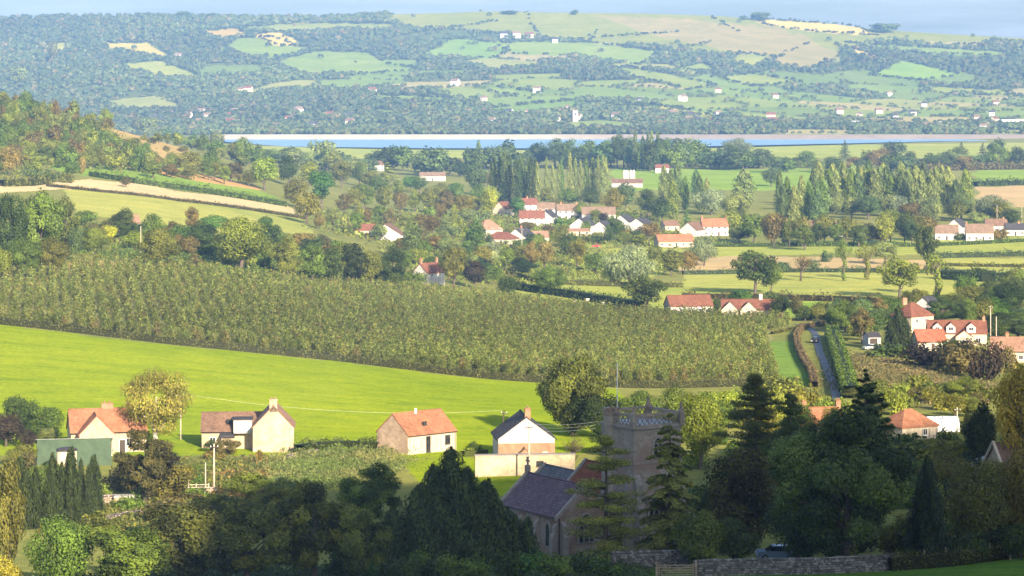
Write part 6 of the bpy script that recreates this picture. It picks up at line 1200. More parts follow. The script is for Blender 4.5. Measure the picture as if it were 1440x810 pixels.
# ================================================================== near trees, each grown for its own place
def near(pl, u, row, w, h, col, label, name='broadleaf_tree', cat='tree', **k): return place(pl, u, row, w, h, col, label, name, cat, **k)
near(broad(401, 14, 13, 15000, 0.36, 0.12, 30, (0.10, 0.17), droop=0.9, clump=0.2, name='birch', barkm=M['birch']), 221, 634, 124, 122, (0.270, 0.250, 0.050), 'tall yellow-green birch with pale trunk beside the red roofed cottage', 'birch_tree')
near(broad(402, 13, 13, 32000, 0.38, 0.02, 34, (0.12, 0.2), clump=0.3, name='maple'), 804, 612, 110, 116, (0.15, 0.19, 0.04), 'large round sunlit tree behind the church tower')
near(broad(403, 9, 12, 9000, 0.36, 0.02, 18, name='dark_shrub'), 838, 616, 90, 66, 'black', 'dark round tree at the lower right of the large round sunlit tree')  # near-black tree standing in for the dark lower right of that crown
near(broad(404, 12, 9, 12000, 0.32, 0.06, 22, name='lime_green'), 985, 660, 72, 112, (0.220, 0.270, 0.040), 'bright lime green tree lit behind the church tower fir')
near(broad(405, 10, 10, 9000, 0.34, 0.04, 20, name='lime_green2'), 955, 625, 70, 88, (0.150, 0.210, 0.035), 'fresh green rounded tree right of the large round sunlit tree')
near(broad(406, 8, 10, 7000, 0.36, 0.04, 16, name='green_mid'), 902, 596, 70, 50, 'green', 'green tree just beyond the flagpole'); near(broad(407, 7, 9, 7000, 0.36, 0.04, 16, name='green_mid2'), 1010, 590, 60, 44, 'lime', 'sunlit bushy tree at the edge of the orchard behind the dark pine')
near(broad(408, 8, 8, 7000, 0.36, 0.04, 16, name='green_mid3'), 860, 640, 60, 54, 'dark', 'dark tree beside the stair turret of the church')
# left-hand corner
for i, (u, r, w, h, c, lb) in enumerate([(28, 610, 60, 58, 'dark', 'dark green tree at the far left of the bright field'), (62, 614, 56, 44, 'green', 'green tree left of the red roofed cottage'), (8, 628, 66, 50, 'purple', 'purple copper beech at the left frame edge'), (40, 630, 34, 28, 'purple', 'low purple tree beside the copper beech'), (70, 625, 40, 26, 'pale', 'pale grey-green shrub behind the green barn'), (30, 655, 50, 34, 'olive', 'olive tree in front of the copper beech')]): near(broad(410 + i, 8, 8, 7000, 0.34, 0.05, 17), u, r, w, h, c, lb)
for i, (u, r, w, h, tp, lb) in enumerate([(38, 742, 74, 104, 5, 'leftmost dark columnar conifer clump below the green barn'), (82, 742, 62, 118, 5, 'tallest dark columnar conifer clump below the green barn'), (122, 728, 48, 92, 4, 'rightmost dark columnar conifer clump below the green barn')]):
    rg = np.random.default_rng(420 + i); near(spires(430 + i, [(rg.uniform(-2.2, 2.2), rg.uniform(-1, 1), rg.uniform(1.2, 1.8), 0, rg.uniform(7, 10)) for _ in range(tp + 4)], 15000, 0.36, 'cypress', up=1.6, aspect=0.22, lean=0.1), u, r, w, h, (0.05, 0.07, 0.018), lb, 'cypress_tree')
near(broad(440, 11, 9.5, 15000, 0.3, 0.03, 34, (0.07, 0.13), 0.15, clump=0.3), 203, 712, 96, 112, (0.085, 0.088, 0.03), 'dark irregular evergreen in front of the red roofed cottage', 'evergreen_tree')
near(broad(441, 6, 8, 8000, 0.3, 0.04, 18), 238, 706, 86, 66, (0.154, 0.151, 0.034), 'low dark olive tree right of the dark irregular evergreen')
near(broad(442, 8, 6, 9000, 0.27, 0.04, 20), 12, 815, 62, 180, (0.160, 0.170, 0.040), 'tall sunlit yellow-green tree at the left frame edge')
near(bush(443, 3, 4, 3000, 0.22), 8, 822, 50, 46, (0.450, 0.380, 0.050), 'bright yellow bush in the bottom corner of the frame', 'bush', 'bush')
near(broad(444, 7, 8, 11000, 0.26, 0.02, 22), 88, 826, 110, 106, (0.120, 0.182, 0.030), 'dark green tree in the bottom corner beside the yellow bush')
for i, (u, r, w, h, c, lb) in enumerate([(268, 696, 44, 48, 'green', 'bright green young tree beside the utility poles'), (322, 640, 40, 26, 'rust', 'rusty bush beside the long stone farmhouse'), (300, 636, 30, 20, 'dark', 'dark shrub at the corner of the long stone farmhouse'), (345, 700, 80, 40, 'ygreen', 'yellow-green shrubs on the bank below the farmhouse'), (398, 706, 70, 34, 'olive', 'olive shrubs on the bank right of the farmhouse')]): near(broad(450 + i, 5, 6, 5000, 0.26, 0.02, 14), u, r, w, h, c, lb, 'bush', 'bush')
# the wall of dark foliage along the bottom
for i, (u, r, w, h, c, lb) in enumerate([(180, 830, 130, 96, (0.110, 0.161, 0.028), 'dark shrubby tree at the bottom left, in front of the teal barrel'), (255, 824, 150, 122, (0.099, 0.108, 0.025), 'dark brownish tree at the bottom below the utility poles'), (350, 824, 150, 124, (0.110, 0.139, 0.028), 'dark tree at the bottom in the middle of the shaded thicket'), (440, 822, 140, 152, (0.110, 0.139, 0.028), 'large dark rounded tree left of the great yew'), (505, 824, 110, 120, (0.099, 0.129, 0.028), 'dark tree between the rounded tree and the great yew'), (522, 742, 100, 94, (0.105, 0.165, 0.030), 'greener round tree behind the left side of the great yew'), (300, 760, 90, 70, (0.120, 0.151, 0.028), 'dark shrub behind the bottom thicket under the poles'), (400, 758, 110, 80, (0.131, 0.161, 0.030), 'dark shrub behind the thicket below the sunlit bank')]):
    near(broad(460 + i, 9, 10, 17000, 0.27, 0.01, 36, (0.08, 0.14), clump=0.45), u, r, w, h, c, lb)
tops = [(0, 0, 4.6, 0, 13.5), (-3.4, -0.6, 4.2, 0, 9.5), (3.6, -0.4, 4.2, 0, 9.8), (-6.2, 0, 3.4, 0, 7.0), (6.6, 0, 3.0, 0, 6.2), (1.6, -2, 4, 0, 8.2), (-1.6, -2.2, 4, 0, 8.6), (1.8, 1, 3.6, 0, 11.2), (-1.9, 0.5, 3.6, 0, 11.6)]
_ry = np.random.default_rng(9)
tops += [(x_, _ry.uniform(-2.5, 0.5), _ry.uniform(1.0, 1.9), 0, max(3.0, 12.6 - abs(x_) * 1.05 + _ry.normal() * 0.9)) for x_ in _ry.uniform(-8.2, 8.2, 26)]
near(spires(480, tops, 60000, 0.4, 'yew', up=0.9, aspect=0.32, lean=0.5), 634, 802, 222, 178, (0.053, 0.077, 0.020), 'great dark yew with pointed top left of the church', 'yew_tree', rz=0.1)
near(bush(481, 3, 4, 4500, 0.2), 690, 800, 76, 42, (0.123, 0.181, 0.036), 'round green bush before the church wall', 'bush', 'bush'); near(bush(482, 3, 4, 3000, 0.2), 655, 802, 44, 32, (0.150, 0.182, 0.057), 'pale green bush under the great yew', 'bush', 'bush')
rowof('bush', [(470, 818), (560, 815), (680, 818), (800, 812), (860, 806)], 12, 62, 40, ['dark', 'green', 'dark', 'emerald'], 'shaded shrub in the line along the bottom of the frame before the church', 'shaded shrubs before the church', jit=(8, 3))
# conifers round the church
def pine(seed, H, W, n, tiers, boughs, size=0.34):
    """scots-pine like: separate plates of needles at the ends of long boughs"""
    rng = np.random.default_rng(seed); p = Plant(); Q = []; Nn = []; T_ = []
    for i in range(tiers):
        f = i / (tiers - 1); z = H * (0.16 + 0.82 * f); Rr = W / 2 * (1 - f) ** 0.46 * (0.75 + 0.5 * rng.random()) + 0.5; nb = max(3, int(boughs * (1 - 0.4 * f))); a0 = rng.uniform(0, 6.28)
        for b in range(nb):
            a = a0 + 6.283 * b / nb + rng.normal() * 0.25; L = Rr * rng.uniform(0.65, 1.1); ca, sa = math.cos(a), math.sin(a); zz = z + rng.normal() * 0.045 * H * (1 - 0.6 * f)
            p.wood.tube([(0, 0, zz - 0.12 * L), (L * 0.5 * ca, L * 0.5 * sa, zz - 0.04 * L), (L * 0.92 * ca, L * 0.92 * sa, zz + 0.02 * L)], [0.05 + 0.012 * L, 0.045, 0.02], 5)
            for c_ in range(5):
                t = rng.uniform(0.25, 1.0); wv = rng.normal() * 0.2 * L * t; ctr = np.array([t * L * ca - wv * sa, t * L * sa + wv * ca, zz + rng.normal() * 0.12 + 0.1]); m = max(24, n // (tiers * boughs * 5)); d = unit(rng.normal(size=(m, 3))); pr_ = rng.uniform(0.5, 1.05, (m, 1))
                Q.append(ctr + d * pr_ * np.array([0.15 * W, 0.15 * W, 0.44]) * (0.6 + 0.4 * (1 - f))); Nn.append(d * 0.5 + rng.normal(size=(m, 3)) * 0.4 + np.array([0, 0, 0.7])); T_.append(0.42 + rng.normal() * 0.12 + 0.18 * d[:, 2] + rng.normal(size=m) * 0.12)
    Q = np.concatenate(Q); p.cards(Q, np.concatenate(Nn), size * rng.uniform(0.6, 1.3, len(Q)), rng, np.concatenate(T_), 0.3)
    p.wood.tube([(0, 0, -0.6), (0.05, 0, H * 0.3), (0, 0.05, H * 0.65), (0, 0, H * 0.98)], [0.34, 0.27, 0.17, 0.05], 8); return p.done('pine', M['needle'])
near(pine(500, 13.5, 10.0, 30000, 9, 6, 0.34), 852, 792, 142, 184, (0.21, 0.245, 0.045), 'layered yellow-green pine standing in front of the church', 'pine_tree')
near(fir(501, 15, 7.0, 40000, 0.42, 17, 'fir', 0.04, 0.05, 0.45, 0.12, 0.5, 10), 942, 792, 112, 214, (0.154, 0.176, 0.041), 'grey-green drooping fir hiding the right side of the church tower', 'fir_tree')
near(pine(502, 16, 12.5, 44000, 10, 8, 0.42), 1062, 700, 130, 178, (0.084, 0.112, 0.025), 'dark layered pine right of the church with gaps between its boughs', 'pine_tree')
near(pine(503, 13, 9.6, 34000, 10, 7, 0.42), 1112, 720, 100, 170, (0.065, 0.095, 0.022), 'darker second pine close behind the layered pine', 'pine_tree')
near(fir(504, 15, 10, 34000, 0.5, 15, 'dark_fir', 0.03, 0.35, 0.15, 0.05, 0.6, 11), 1218, 700, 112, 184, (0.070, 0.103, 0.025), 'dark spiky topped fir rising behind the great ash', 'fir_tree')
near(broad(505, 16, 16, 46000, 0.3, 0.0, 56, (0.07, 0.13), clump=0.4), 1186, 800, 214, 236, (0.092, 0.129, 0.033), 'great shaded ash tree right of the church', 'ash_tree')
near(broad(506, 9, 8, 15000, 0.28, 0.0, 30, clump=0.35), 1050, 778, 118, 150, (0.079, 0.082, 0.022), 'brownish dark tree between the church and the great ash')
near(broad(507, 7, 7, 10000, 0.25, 0.02, 20), 1120, 792, 110, 110, (0.088, 0.133, 0.041), 'blue-green low tree in front of the great ash')
near(spires(508, [(0, 0, 3.0, 0, 11), (1.7, 0, 2.6, 0, 8), (-1.8, 0.2, 2.6, 0, 8.4)], 15000, 0.32, 'dark_evergreen', up=0.9, aspect=0.35, lean=0.4), 1304, 792, 92, 156, (0.044, 0.069, 0.022), 'dark pointed evergreen right of the great ash', 'evergreen_tree')
for i, (u, r, w, h, c, lb) in enumerate([(1375, 780, 120, 136, (0.143, 0.142, 0.033), 'olive shaded tree right of the dark pointed evergreen'), (1435, 776, 110, 150, (0.131, 0.129, 0.030), 'brownish shaded tree at the right frame edge'), (1330, 700, 90, 70, (0.175, 0.181, 0.042), 'olive tree behind the dark pointed evergreen'), (1400, 706, 100, 64, (0.175, 0.182, 0.041), 'olive tree below the white polytunnel end'), (1250, 690, 60, 70, (0.158, 0.214, 0.048), 'green tree at the wall of the orange roofed cottage')]): near(broad(510 + i, 9, 9, 14000, 0.28, 0.02, 28), u, r, w, h, c, lb)
near(broad(516, 13, 9, 13000, 0.34, 0.05, 24, barkm=M['birch']), 1436, 690, 92, 186, (0.360, 0.280, 0.045), 'tall golden yellow tree at the right frame edge')
near(broad(517, 11, 7, 10000, 0.34, 0.05, 22), 1380, 672, 56, 112, (0.065, 0.090, 0.025), 'dark tree in front of the tall golden tree')
near(broad(518, 10, 8, 9000, 0.34, 0.05, 20), 1374, 640, 56, 66, (0.200, 0.190, 0.050), 'yellow-green tree right of the white polytunnel')
near(broad(519, 10, 8, 9000, 0.34, 0.05, 20), 1232, 640, 46, 58, (0.190, 0.200, 0.045), 'sunlit tree left of the orange roofed cottage'); T('tall', 1126, 648, 56, 84, 'dark', 'dark tree before the left half of the hidden orange roof'); T('tall', 1172, 650, 50, 82, 'olive', 'olive tree before the right half of the hidden orange roof')
near(broad(520, 7, 8, 7000, 0.34, 0.05, 20), 1318, 654, 80, 40, (0.190, 0.200, 0.045), 'sunlit yellow-green shrubs below the white polytunnel')
for i, (u, r, w, h, c, lb) in enumerate([(985, 800, 84, 86, (0.131, 0.182, 0.041), 'grey-green bush right of the leaning church coping'), (1030, 794, 78, 70, (0.110, 0.151, 0.041), 'dull green bush beside the parked blue car'), (940, 772, 50, 50, (0.158, 0.198, 0.036), 'yellow-green bush at the churchyard wall'), (1275, 786, 86, 66, (0.154, 0.172, 0.030), 'olive rounded bush behind the dry stone wall'), (1332, 782, 56, 42, (0.110, 0.118, 0.028), 'dark low bush behind the clipped boundary hedge'), (1390, 776, 50, 38, (0.175, 0.124, 0.060), 'pinkish brown bare bush by the fence post'), (1130, 786, 66, 40, (0.088, 0.165, 0.030), 'bright green garden shrub behind the parked blue car')]): near(broad(530 + i, 4, 5, 6500, 0.2, 0.0, 18), u, r, w, h, c, lb, 'bush', 'bush')
hedge([(1250, 803), (1330, 797), (1440, 783), (1500, 777)], 1.4, 1.7, (0.099, 0.108, 0.025), 'shaded clipped hedge along the grass at the bottom', 0.22, 26, lump=0.12)
hedge([(420, 640), (470, 634), (532, 636)], 3, 2.2, (0.088, 0.118, 0.028), 'dark hedge along the near side of the bright field beside the pale cottage', 0.4, 8, lump=0.2)
hedge([(650, 642), (668, 640), (686, 640)], 1.5, 1.2, 'ygreen', 'low yellow-green garden hedge left of the white gabled house', 0.3, 10)
T('bush', 668, 640, 24, 24, 'dark', 'dark shrub between the pale cottage and the white gabled house')
near(bare(540, 8, 6, 500, 0.25), 806, 664, 44, 60, 'brown', 'leafless twiggy tree right of the stone wall', 'bare_tree')
cover_mass('tall_grass', [(392, 665), (440, 630), (530, 632), (556, 655), (470, 684), (380, 692)], 44000, 0.34, 1.4, [(0.16, 0.22, 0.06), (0.14, 0.18, 0.06), (0.24, 0.25, 0.09)], seed=5)
cover_mass('garden_undergrowth', [(130, 700), (250, 650), (340, 650), (420, 668), (400, 710), (300, 720), (180, 770), (130, 760)], 26000, 0.5, 1.0, [(0.11, 0.13, 0.03), (0.19, 0.19, 0.04), (0.08, 0.11, 0.03), (0.22, 0.15, 0.05)], seed=6)
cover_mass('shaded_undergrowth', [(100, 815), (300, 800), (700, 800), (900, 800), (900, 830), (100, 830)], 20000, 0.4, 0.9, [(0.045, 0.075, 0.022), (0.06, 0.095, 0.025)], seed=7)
cover_mass('meadow_grass', [(1200, 500), (1300, 518), (1395, 545), (1390, 565), (1240, 560), (1200, 545)], 26000, 0.7, 0.7, [(0.17, 0.15, 0.06), (0.14, 0.14, 0.05), (0.21, 0.17, 0.08)], seed=8)
cover_mass('field_scrub', [(560, 345), (700, 345), (900, 360), (960, 380), (700, 400), (560, 385)], 16000, 1.2, 1.6, ['olive', 'ygreen', 'green', 'brown'], seed=9)
cover_mass('garden_scrub', [(450, 325), (560, 345), (720, 345), (940, 346), (1000, 350), (920, 300), (700, 296), (460, 300)], 22000, 1.4, 2.0, ['olive', 'ygreen', 'green', 'brown'], seed=10)
cover_mass('hill_scrub', [(-20, 250), (70, 230), (200, 240), (250, 250), (150, 205), (120, 165), (0, 140)], 20000, 1.7, 2.6, ['hillg', 'olive', 'green', 'rust'], seed=12)
cover_mass('belt_scrub', [(110, 360), (260, 376), (430, 398), (560, 408), (560, 392), (420, 345), (240, 326), (110, 320)], 22000, 0.9, 2.2, ['olive', 'green', 'dark'], seed=13)

fill('bush', [(880, 600), (1010, 585), (1020, 640), (960, 690), (890, 660)], 14, 46, 34, ['ygreen', 'lime', 'green', 'olive'], 'sunlit bush in the scrub behind the church tower', 'sunlit bushes behind the church', mind=20)
fill('bush', [(1010, 560), (1140, 556), (1180, 600), (1120, 680), (1020, 660)], 18, 50, 36, ['green', 'olive', 'dark', 'ygreen'], 'bush in the scrub behind the dark pines', 'bushes behind the dark pines', mind=22)
fill('bush', [(960, 760), (1100, 772), (1260, 775), (1440, 760), (1440, 720), (1300, 700), (1260, 690), (1230, 640), (1340, 640), (1440, 650), (1440, 790), (1260, 792), (980, 796)], 30, 62, 42, ['dark', 'black', 'green', 'olive'], 'shaded bush in the undergrowth beneath the dark trees right of the church', 'shaded bushes right of the church', mind=26, avoid=[(1020, 768), (1160, 768), (1160, 805), (1020, 805)])
fill('bush', [(1150, 575), (1230, 596), (1262, 640), (1200, 640), (1160, 620)], 7, 50, 34, ['ygreen', 'olive', 'green'], 'lit bush around the orange roofed cottage', 'bushes round the orange roofed cottage', mind=22)
fill('bush', [(20, 660), (130, 690), (250, 690), (360, 700), (300, 740), (180, 760), (60, 780)], 20, 48, 30, ['green', 'olive', 'ygreen', 'brown'], 'garden shrub in front of the cottages', 'garden shrubs before the cottages', mind=22)
fill('bush', [(100, 610), (330, 612), (440, 620), (420, 655), (240, 668), (130, 655)], 12, 30, 18, ['ygreen', 'olive', 'rust'], 'low garden bush between the two stone cottages', 'low garden bushes between the cottages', mind=24)
for (u, r, w, h, lb) in [(1068, 28, 34, 14, 'dark domed clump of trees alone on the far skyline'), (1045, 26, 14, 7, 'small clump beside the dark dome on the far skyline'), (808, 19, 14, 8, 'small tree on the middle of the far skyline'), (208, 24, 12, 10, 'leftmost of the trees standing up on the far skyline'), (222, 24, 11, 9, 'second of the trees standing up on the far skyline'), (257, 24, 22, 11, 'broad clump on the left part of the far skyline'), (297, 25, 18, 10, 'tree clump right of the broad clump on the far skyline'), (1243, 44, 50, 14, 'long dark wood near the right end of the far skyline'), (1368, 50, 8, 6, 'tiny lone tree at the right end of the far skyline'), (715, 18, 30, 6, 'low copse on the far skyline above the white farm')]:
    place(PR['far'][R.integers(5)], u, r + 2, w, h, 'green', lb, 'skyline_tree', 'tree', None, False, far=True)
rowof('far', [(505, 22), (560, 20)], 1, 20, 8, ['green'], 'tree clump at the left end of the upper pasture on the far skyline', None, parts=False) if False else None

fill(['round', 'bush'], [(1128, 446), (1250, 444), (1256, 478), (1206, 480), (1196, 470), (1160, 458), (1140, 456)], 12, 34, 30, ['dark', 'olive', 'green', 'bluegreen'], 'dark garden tree between the head of the lane and the dark cypress', 'dark garden trees at the head of the lane', mind=15)
fill(['round', 'tall'], [(1320, 456), (1440, 440), (1440, 476), (1400, 480), (1330, 462)], 11, 44, 36, ['dark', 'green', 'olive', 'bluegreen'], 'tree on the slope behind the three dormers', 'trees on the slope behind the dormers', mind=18)
fill(['round'], [(1240, 436), (1320, 432), (1440, 400), (1440, 430), (1330, 446), (1250, 446)], 10, 36, 30, ['olive', 'green', 'dark'], 'field tree beyond the tall dark red roof', 'trees beyond the tall dark red roof', mind=20)
fill(['round', 'bush', 'tall'], [(660, 345), (730, 352), (800, 346), (900, 346), (915, 338), (800, 338), (700, 338)], 12, 26, 18, ['olive', 'green', 'ygreen', 'dark'], 'small tree hiding the feet of the near village houses', 'small trees before the village houses', mind=15)

fill('bush', [(975, 700), (1042, 690), (1046, 750), (985, 760)], 6, 54, 42, ['dark', 'olive', 'green'], 'shaded bush between the church tower and the dark pines', 'shaded bushes beside the tower', mind=20)
fill('bush', [(1262, 690), (1290, 680), (1330, 690), (1300, 740), (1268, 740)], 5, 54, 42, ['dark', 'olive', 'green'], 'shaded bush between the great ash and the dark pointed evergreen', 'shaded bushes beside the ash', mind=20)

rowof('far', [(225, 200), (262, 208), (300, 218), (345, 232)], 13, 20, 17, ['hillg', 'green', 'olive', 'ygreen'], 'small tree on the low right-hand end of the near hill crest', 'small trees at the end of the near hill crest', name='hill_tree', parts=False)
rowof('bush', [(165, 180), (200, 198), (240, 212), (265, 216)], 9, 12, 8, ['olive', 'brown', 'hillg'], 'small bush scattered on the bare sandy slope of the near hill', 'bushes on the bare sandy slope', jit=(8, 5), parts=False)
# ================================================================== poles, wires, walls, vehicles and animals
def pole(u, row, top, label, mat='palewood', arm=True, lean=0.0, group=None, r0=0.15):
    x, y, z = G(u, row); h = (row - top) / F * y; r = empty('utility_pole', (x, y, z), 0.3, label, 'pole', group); r.rotation_euler = (0, lean, 0.3)
    b = MB(); b.tube([(0, 0, -0.5), (0, 0, h * 0.5), (0, 0, h)], [r0, r0 * 0.85, r0 * 0.7], 10); b.build('post', M[mat], r)
    if arm:
        b = MB(); b.box((0, -r0, h - 0.5), (1.3, 0.1, 0.12)); a = b.build('crossarm', M['darkwood'], r); b = MB()
        for k in (-0.5, 0.5): 
            q = MB(); q.tube([(k, -r0, h - 0.44), (k, -r0, h - 0.38), (k, -r0, h - 0.28), (k, -r0, h - 0.22)], [0.03, 0.07, 0.07, 0.03], 8); q.build('insulator', M['frame'], a)
    return (x, y, z + h)
pole(80, 724, 662, 'pale utility pole in front of the dark columnar conifers', arm=False)
pole(203, 712, 660, 'shorter of two close poles by the dark irregular evergreen', arm=False); pole(210, 708, 630, 'taller of two close poles by the dark irregular evergreen')
pole(265, 700, 662, 'short pale post at the end of the little garden fence', arm=False, r0=0.09); pole(289, 694, 650, 'thin pale pole between a short post and a tall pole', arm=False, r0=0.1)
P1 = pole(301, 694, 624, 'tall pale pole in front of the long stone farmhouse')
P2 = pole(744, 672, 596, 'tall thin pale pole standing against the white gabled house')
P3 = pole(706, 610, 577, 'dark leaning pole alone on the bright field', 'darkwood', lean=0.09)
P4 = pole(254, 618, 553, 'pole hidden in the crown of the yellow-green birch')
pole(198, 356, 318, 'pole in the shrubs right of the small tiled cottage', arm=False); pole(1393, 482, 430, 'taller pole on the slope above the pale pink roof'); pole(1401, 484, 445, 'shorter pole on the slope above the pale pink roof', arm=False)
pole(734, 372, 322, 'pole among the orange trees below the village'); pole(797, 350, 328, 'pole at the corner of the small village meadow'); pole(1402, 316, 288, 'pole behind the broad white house'); pole(1437, 316, 291, 'pole at the frame edge behind the dark roofed cottage')
pole(1346, 610, 573, 'pole among scrub behind the white polytunnel')
def wire(a, b, sag, label, group, mat, rad=0.03):
    a = np.array(a); b = np.array(b); pts = [a + (b - a) * t - np.array([0, 0, sag * 4 * t * (1 - t)]) for t in np.linspace(0, 1, 17)]; m = MB(); m.tube([p - a for p in pts], rad, 5); o = m.build('overhead_wire', mat, None, tuple(a)); tag(o, label, 'wire', group)
wmat = plain('bright_cable', (0.6, 0.6, 0.58), 0.4, 0.1)
wire(P4, P3, 1.6, 'pale overhead wire sagging across the whole bright field', None, wmat, 0.011)
P5 = (G(884, 610)[0], G(884, 610)[1] - 20, G(884, 610)[2] + 6)
for k in range(3): wire((P2[0], P2[1], P2[2] - 0.5 * k), (P5[0], P5[1], P5[2] - 0.5 * k), 0.8, 'overhead wire running from the pole at the white gabled house towards the church tower', 'wires from the white house to the church', wmat, 0.010)
wire(P3, P2, 0.6, 'overhead wire from the dark leaning pole down to the white gabled house', None, wmat, 0.010)
def drystone(path, h, w, label, col, seed, name='dry_stone_wall', stone=0.3):
    pts = np.array([G(a, b) for a, b in path]); rng = np.random.default_rng(seed); seg = np.linalg.norm(np.diff(pts[:, :2], axis=0), axis=1); d = np.concatenate([[0], np.cumsum(seg)]); L = d[-1]
    o0 = pts[0]; m = MB(); n = max(2, int(L / 1.2))
    at = lambda t: np.array([np.interp(t, d, pts[:, 0]), np.interp(t, d, pts[:, 1])])
    for i in range(n):
        a, b = at(L * i / n), at(L * (i + 1) / n); c = (a + b) / 2; ang = math.atan2(b[1] - a[1], b[0] - a[0]); zz = z1(*c); m.box((c[0] - o0[0], c[1] - o0[1], zz - o0[2] + h * 0.42), (L / n + 0.05 + 0.01 * (i % 2), w * 0.8 - 0.01 * (i % 2), h * 0.92 + 0.6), 1, ang)
    rows = int(h / 0.2)
    for k in range(rows + 1):
        t = 0
        while t < L:
            l = rng.uniform(0.5, 1.6) * stone; c = at(min(L, t + l / 2)); e = at(min(L, t + l / 2 + 0.1)); ang = math.atan2(e[1] - c[1], e[0] - c[0]) if t + l / 2 + 0.1 < L else 0; hh = 0.19 if k < rows else rng.uniform(0.2, 0.34)
            nx, ny = math.sin(ang), -math.cos(ang); off = w / 2 * (1 - 0.12 * k / rows) - 0.1 if k < rows else 0
            m.box((c[0] - o0[0] + nx * off, c[1] - o0[1] + ny * off, z1(*c) - o0[2] + 0.1 + k * h / rows), (l * 0.93, rng.uniform(0.2, 0.34) if k < rows else w * 0.8, hh * rng.uniform(0.75, 1.0)), 0, ang + rng.normal() * 0.08, rx=rng.normal() * 0.08, top=rng.uniform(0.8, 1.0)); t += l
    return tag(m.build(name, [col, plain('wall_core', (0.08, 0.075, 0.07), 0.95)], None, tuple(o0)), label, 'wall')
def stonemat(name, c):
    m, nt, N, L, B = nmat(name); g = N.new('ShaderNodeNewGeometry'); r = ramp(N, L, g.outputs['Random Per Island'], [(0.0, tuple(x * 0.45 for x in c)), (0.6, c), (1.0, tuple(min(1, x * 1.7) for x in c))])
    n = noise(N, L, objvec(N), 5, 5, 0.7); L.new(mixc(N, L, 1.0, r, ramp(N, L, n, [(0.3, (0.7, 0.7, 0.68)), (0.7, (1.2, 1.2, 1.2))]), 'MULTIPLY'), B.inputs['Base Color']); B.inputs['Roughness'].default_value = 0.95; return m
M['drystone'] = stonemat('grey_lichened_stone', (0.18, 0.17, 0.155)); M['rubble'] = stonemat('pink_rubble', (0.42, 0.32, 0.24))
drystone([(975, 810), (1020, 809), (1060, 808), (1150, 807), (1240, 803), (1258, 801)], 1.35, 0.6, 'grey lichened dry stone wall along the grass at the bottom of the frame', M['drystone'], 61)
drystone([(860, 800), (900, 799), (940, 798), (966, 796)], 1.5, 0.6, 'mortared churchyard wall between the pine and the gate', M['drystone'], 62)
drystone([(250, 702), (275, 700), (302, 697)], 1.0, 0.7, 'low pinkish rubble wall below the tall pale pole', M['rubble'], 63, 'rubble_wall'); drystone([(140, 712), (165, 710), (190, 712)], 1.2, 0.8, 'pale rubble wall beside the dark columnar conifers', M['rubble'], 64, 'rubble_wall')
drystone([(150, 736), (180, 730), (205, 726)], 0.7, 0.8, 'tumbled low stone wall under the two close poles', M['rubble'], 65, 'rubble_wall'); drystone([(405, 648), (425, 644), (446, 640)], 0.8, 0.6, 'low pale wall at the foot of the tall gable wing', M['rubble'], 66, 'rubble_wall')
# gate
x, y, z = G(951, 812); r = empty('field_gate', (x, y, z), 0.05, 'weathered five bar wooden gate at the end of the dry stone wall', 'gate')
for k in range(5): b = MB(); b.box((0, 0, 0.25 + 0.23 * k), (3.4, 0.05, 0.1)); b.build('bar', M['wood'], r)
for xx in (-1.66, 1.66): b = MB(); b.box((xx, 0.06, 0.72), (0.09, 0.06, 1.2)); b.build('stile', M['wood'], r)
b = MB(); b.box((0, 0.07, 0.72), (3.4, 0.05, 0.09), rx=0); b.v = [(vx, vy, vz + vx * 0.3) for vx, vy, vz in b.v]; b.build('brace', M['wood'], r)
for xx in (-1.9, 1.9): b = MB(); b.box((xx, 0, 0.5), (0.2, 0.2, 2.2)); b.build('gate_post', M['wood'], r)
def post(u, row, h, label, group=None, w=0.14):
    x, y, z = G(u, row); b = MB(); b.box((0, 0, h / 2 - 0.2), (w, w, h + 0.4)); b.box((0, 0, h + 0.03), (w, w, 0.06), top=0.4); tag(b.build('fence_post', M['wood'], None, (x, y, z)), label, 'post', group)
for u in (1263, 1300, 1330, 1362, 1392): post(u, 802 - (u - 1263) * 0.105, 1.7, 'wooden fence post in the shaded boundary hedge along the grass', 'fence posts along the boundary hedge', 0.11)
post(1421, 787, 2.0, 'taller grey post by the pinkish brown bare bush', w=0.2); post(1028, 742, 2.6, 'pale square post among bushes between the church and the great ash', w=0.32)
x, y, z = G(1312, 622); r = empty('garden_pergola', (x, y, z), 0.2, 'wooden garden posts and rails beside the orange roofed cottage', 'pergola')
for k in range(4): b = MB(); b.box((-1.8 + 1.2 * k, 0, 1.0), (0.13, 0.13, 2.6)); b.build('post', M['palewood'], r)
for zz in (0.6, 1.1): b = MB(); b.box((0, 0.08, zz), (3.8, 0.05, 0.09)); b.build('rail', M['wood'], r)
x, y, z = G(276, 700); r = empty('garden_fence', (x, y, z), 0.1, 'short pale post and rail fence on the low rubble wall', 'fence')
for zz in (1.45, 1.8): b = MB(); b.box((0, 0, zz), (3.6, 0.05, 0.09)); b.build('rail', M['palewood'], r)
for xx in (-1.7, 0, 1.7): b = MB(); b.box((xx, 0.06, 0.9), (0.1, 0.1, 2.2)); b.build('post', M['palewood'], r)
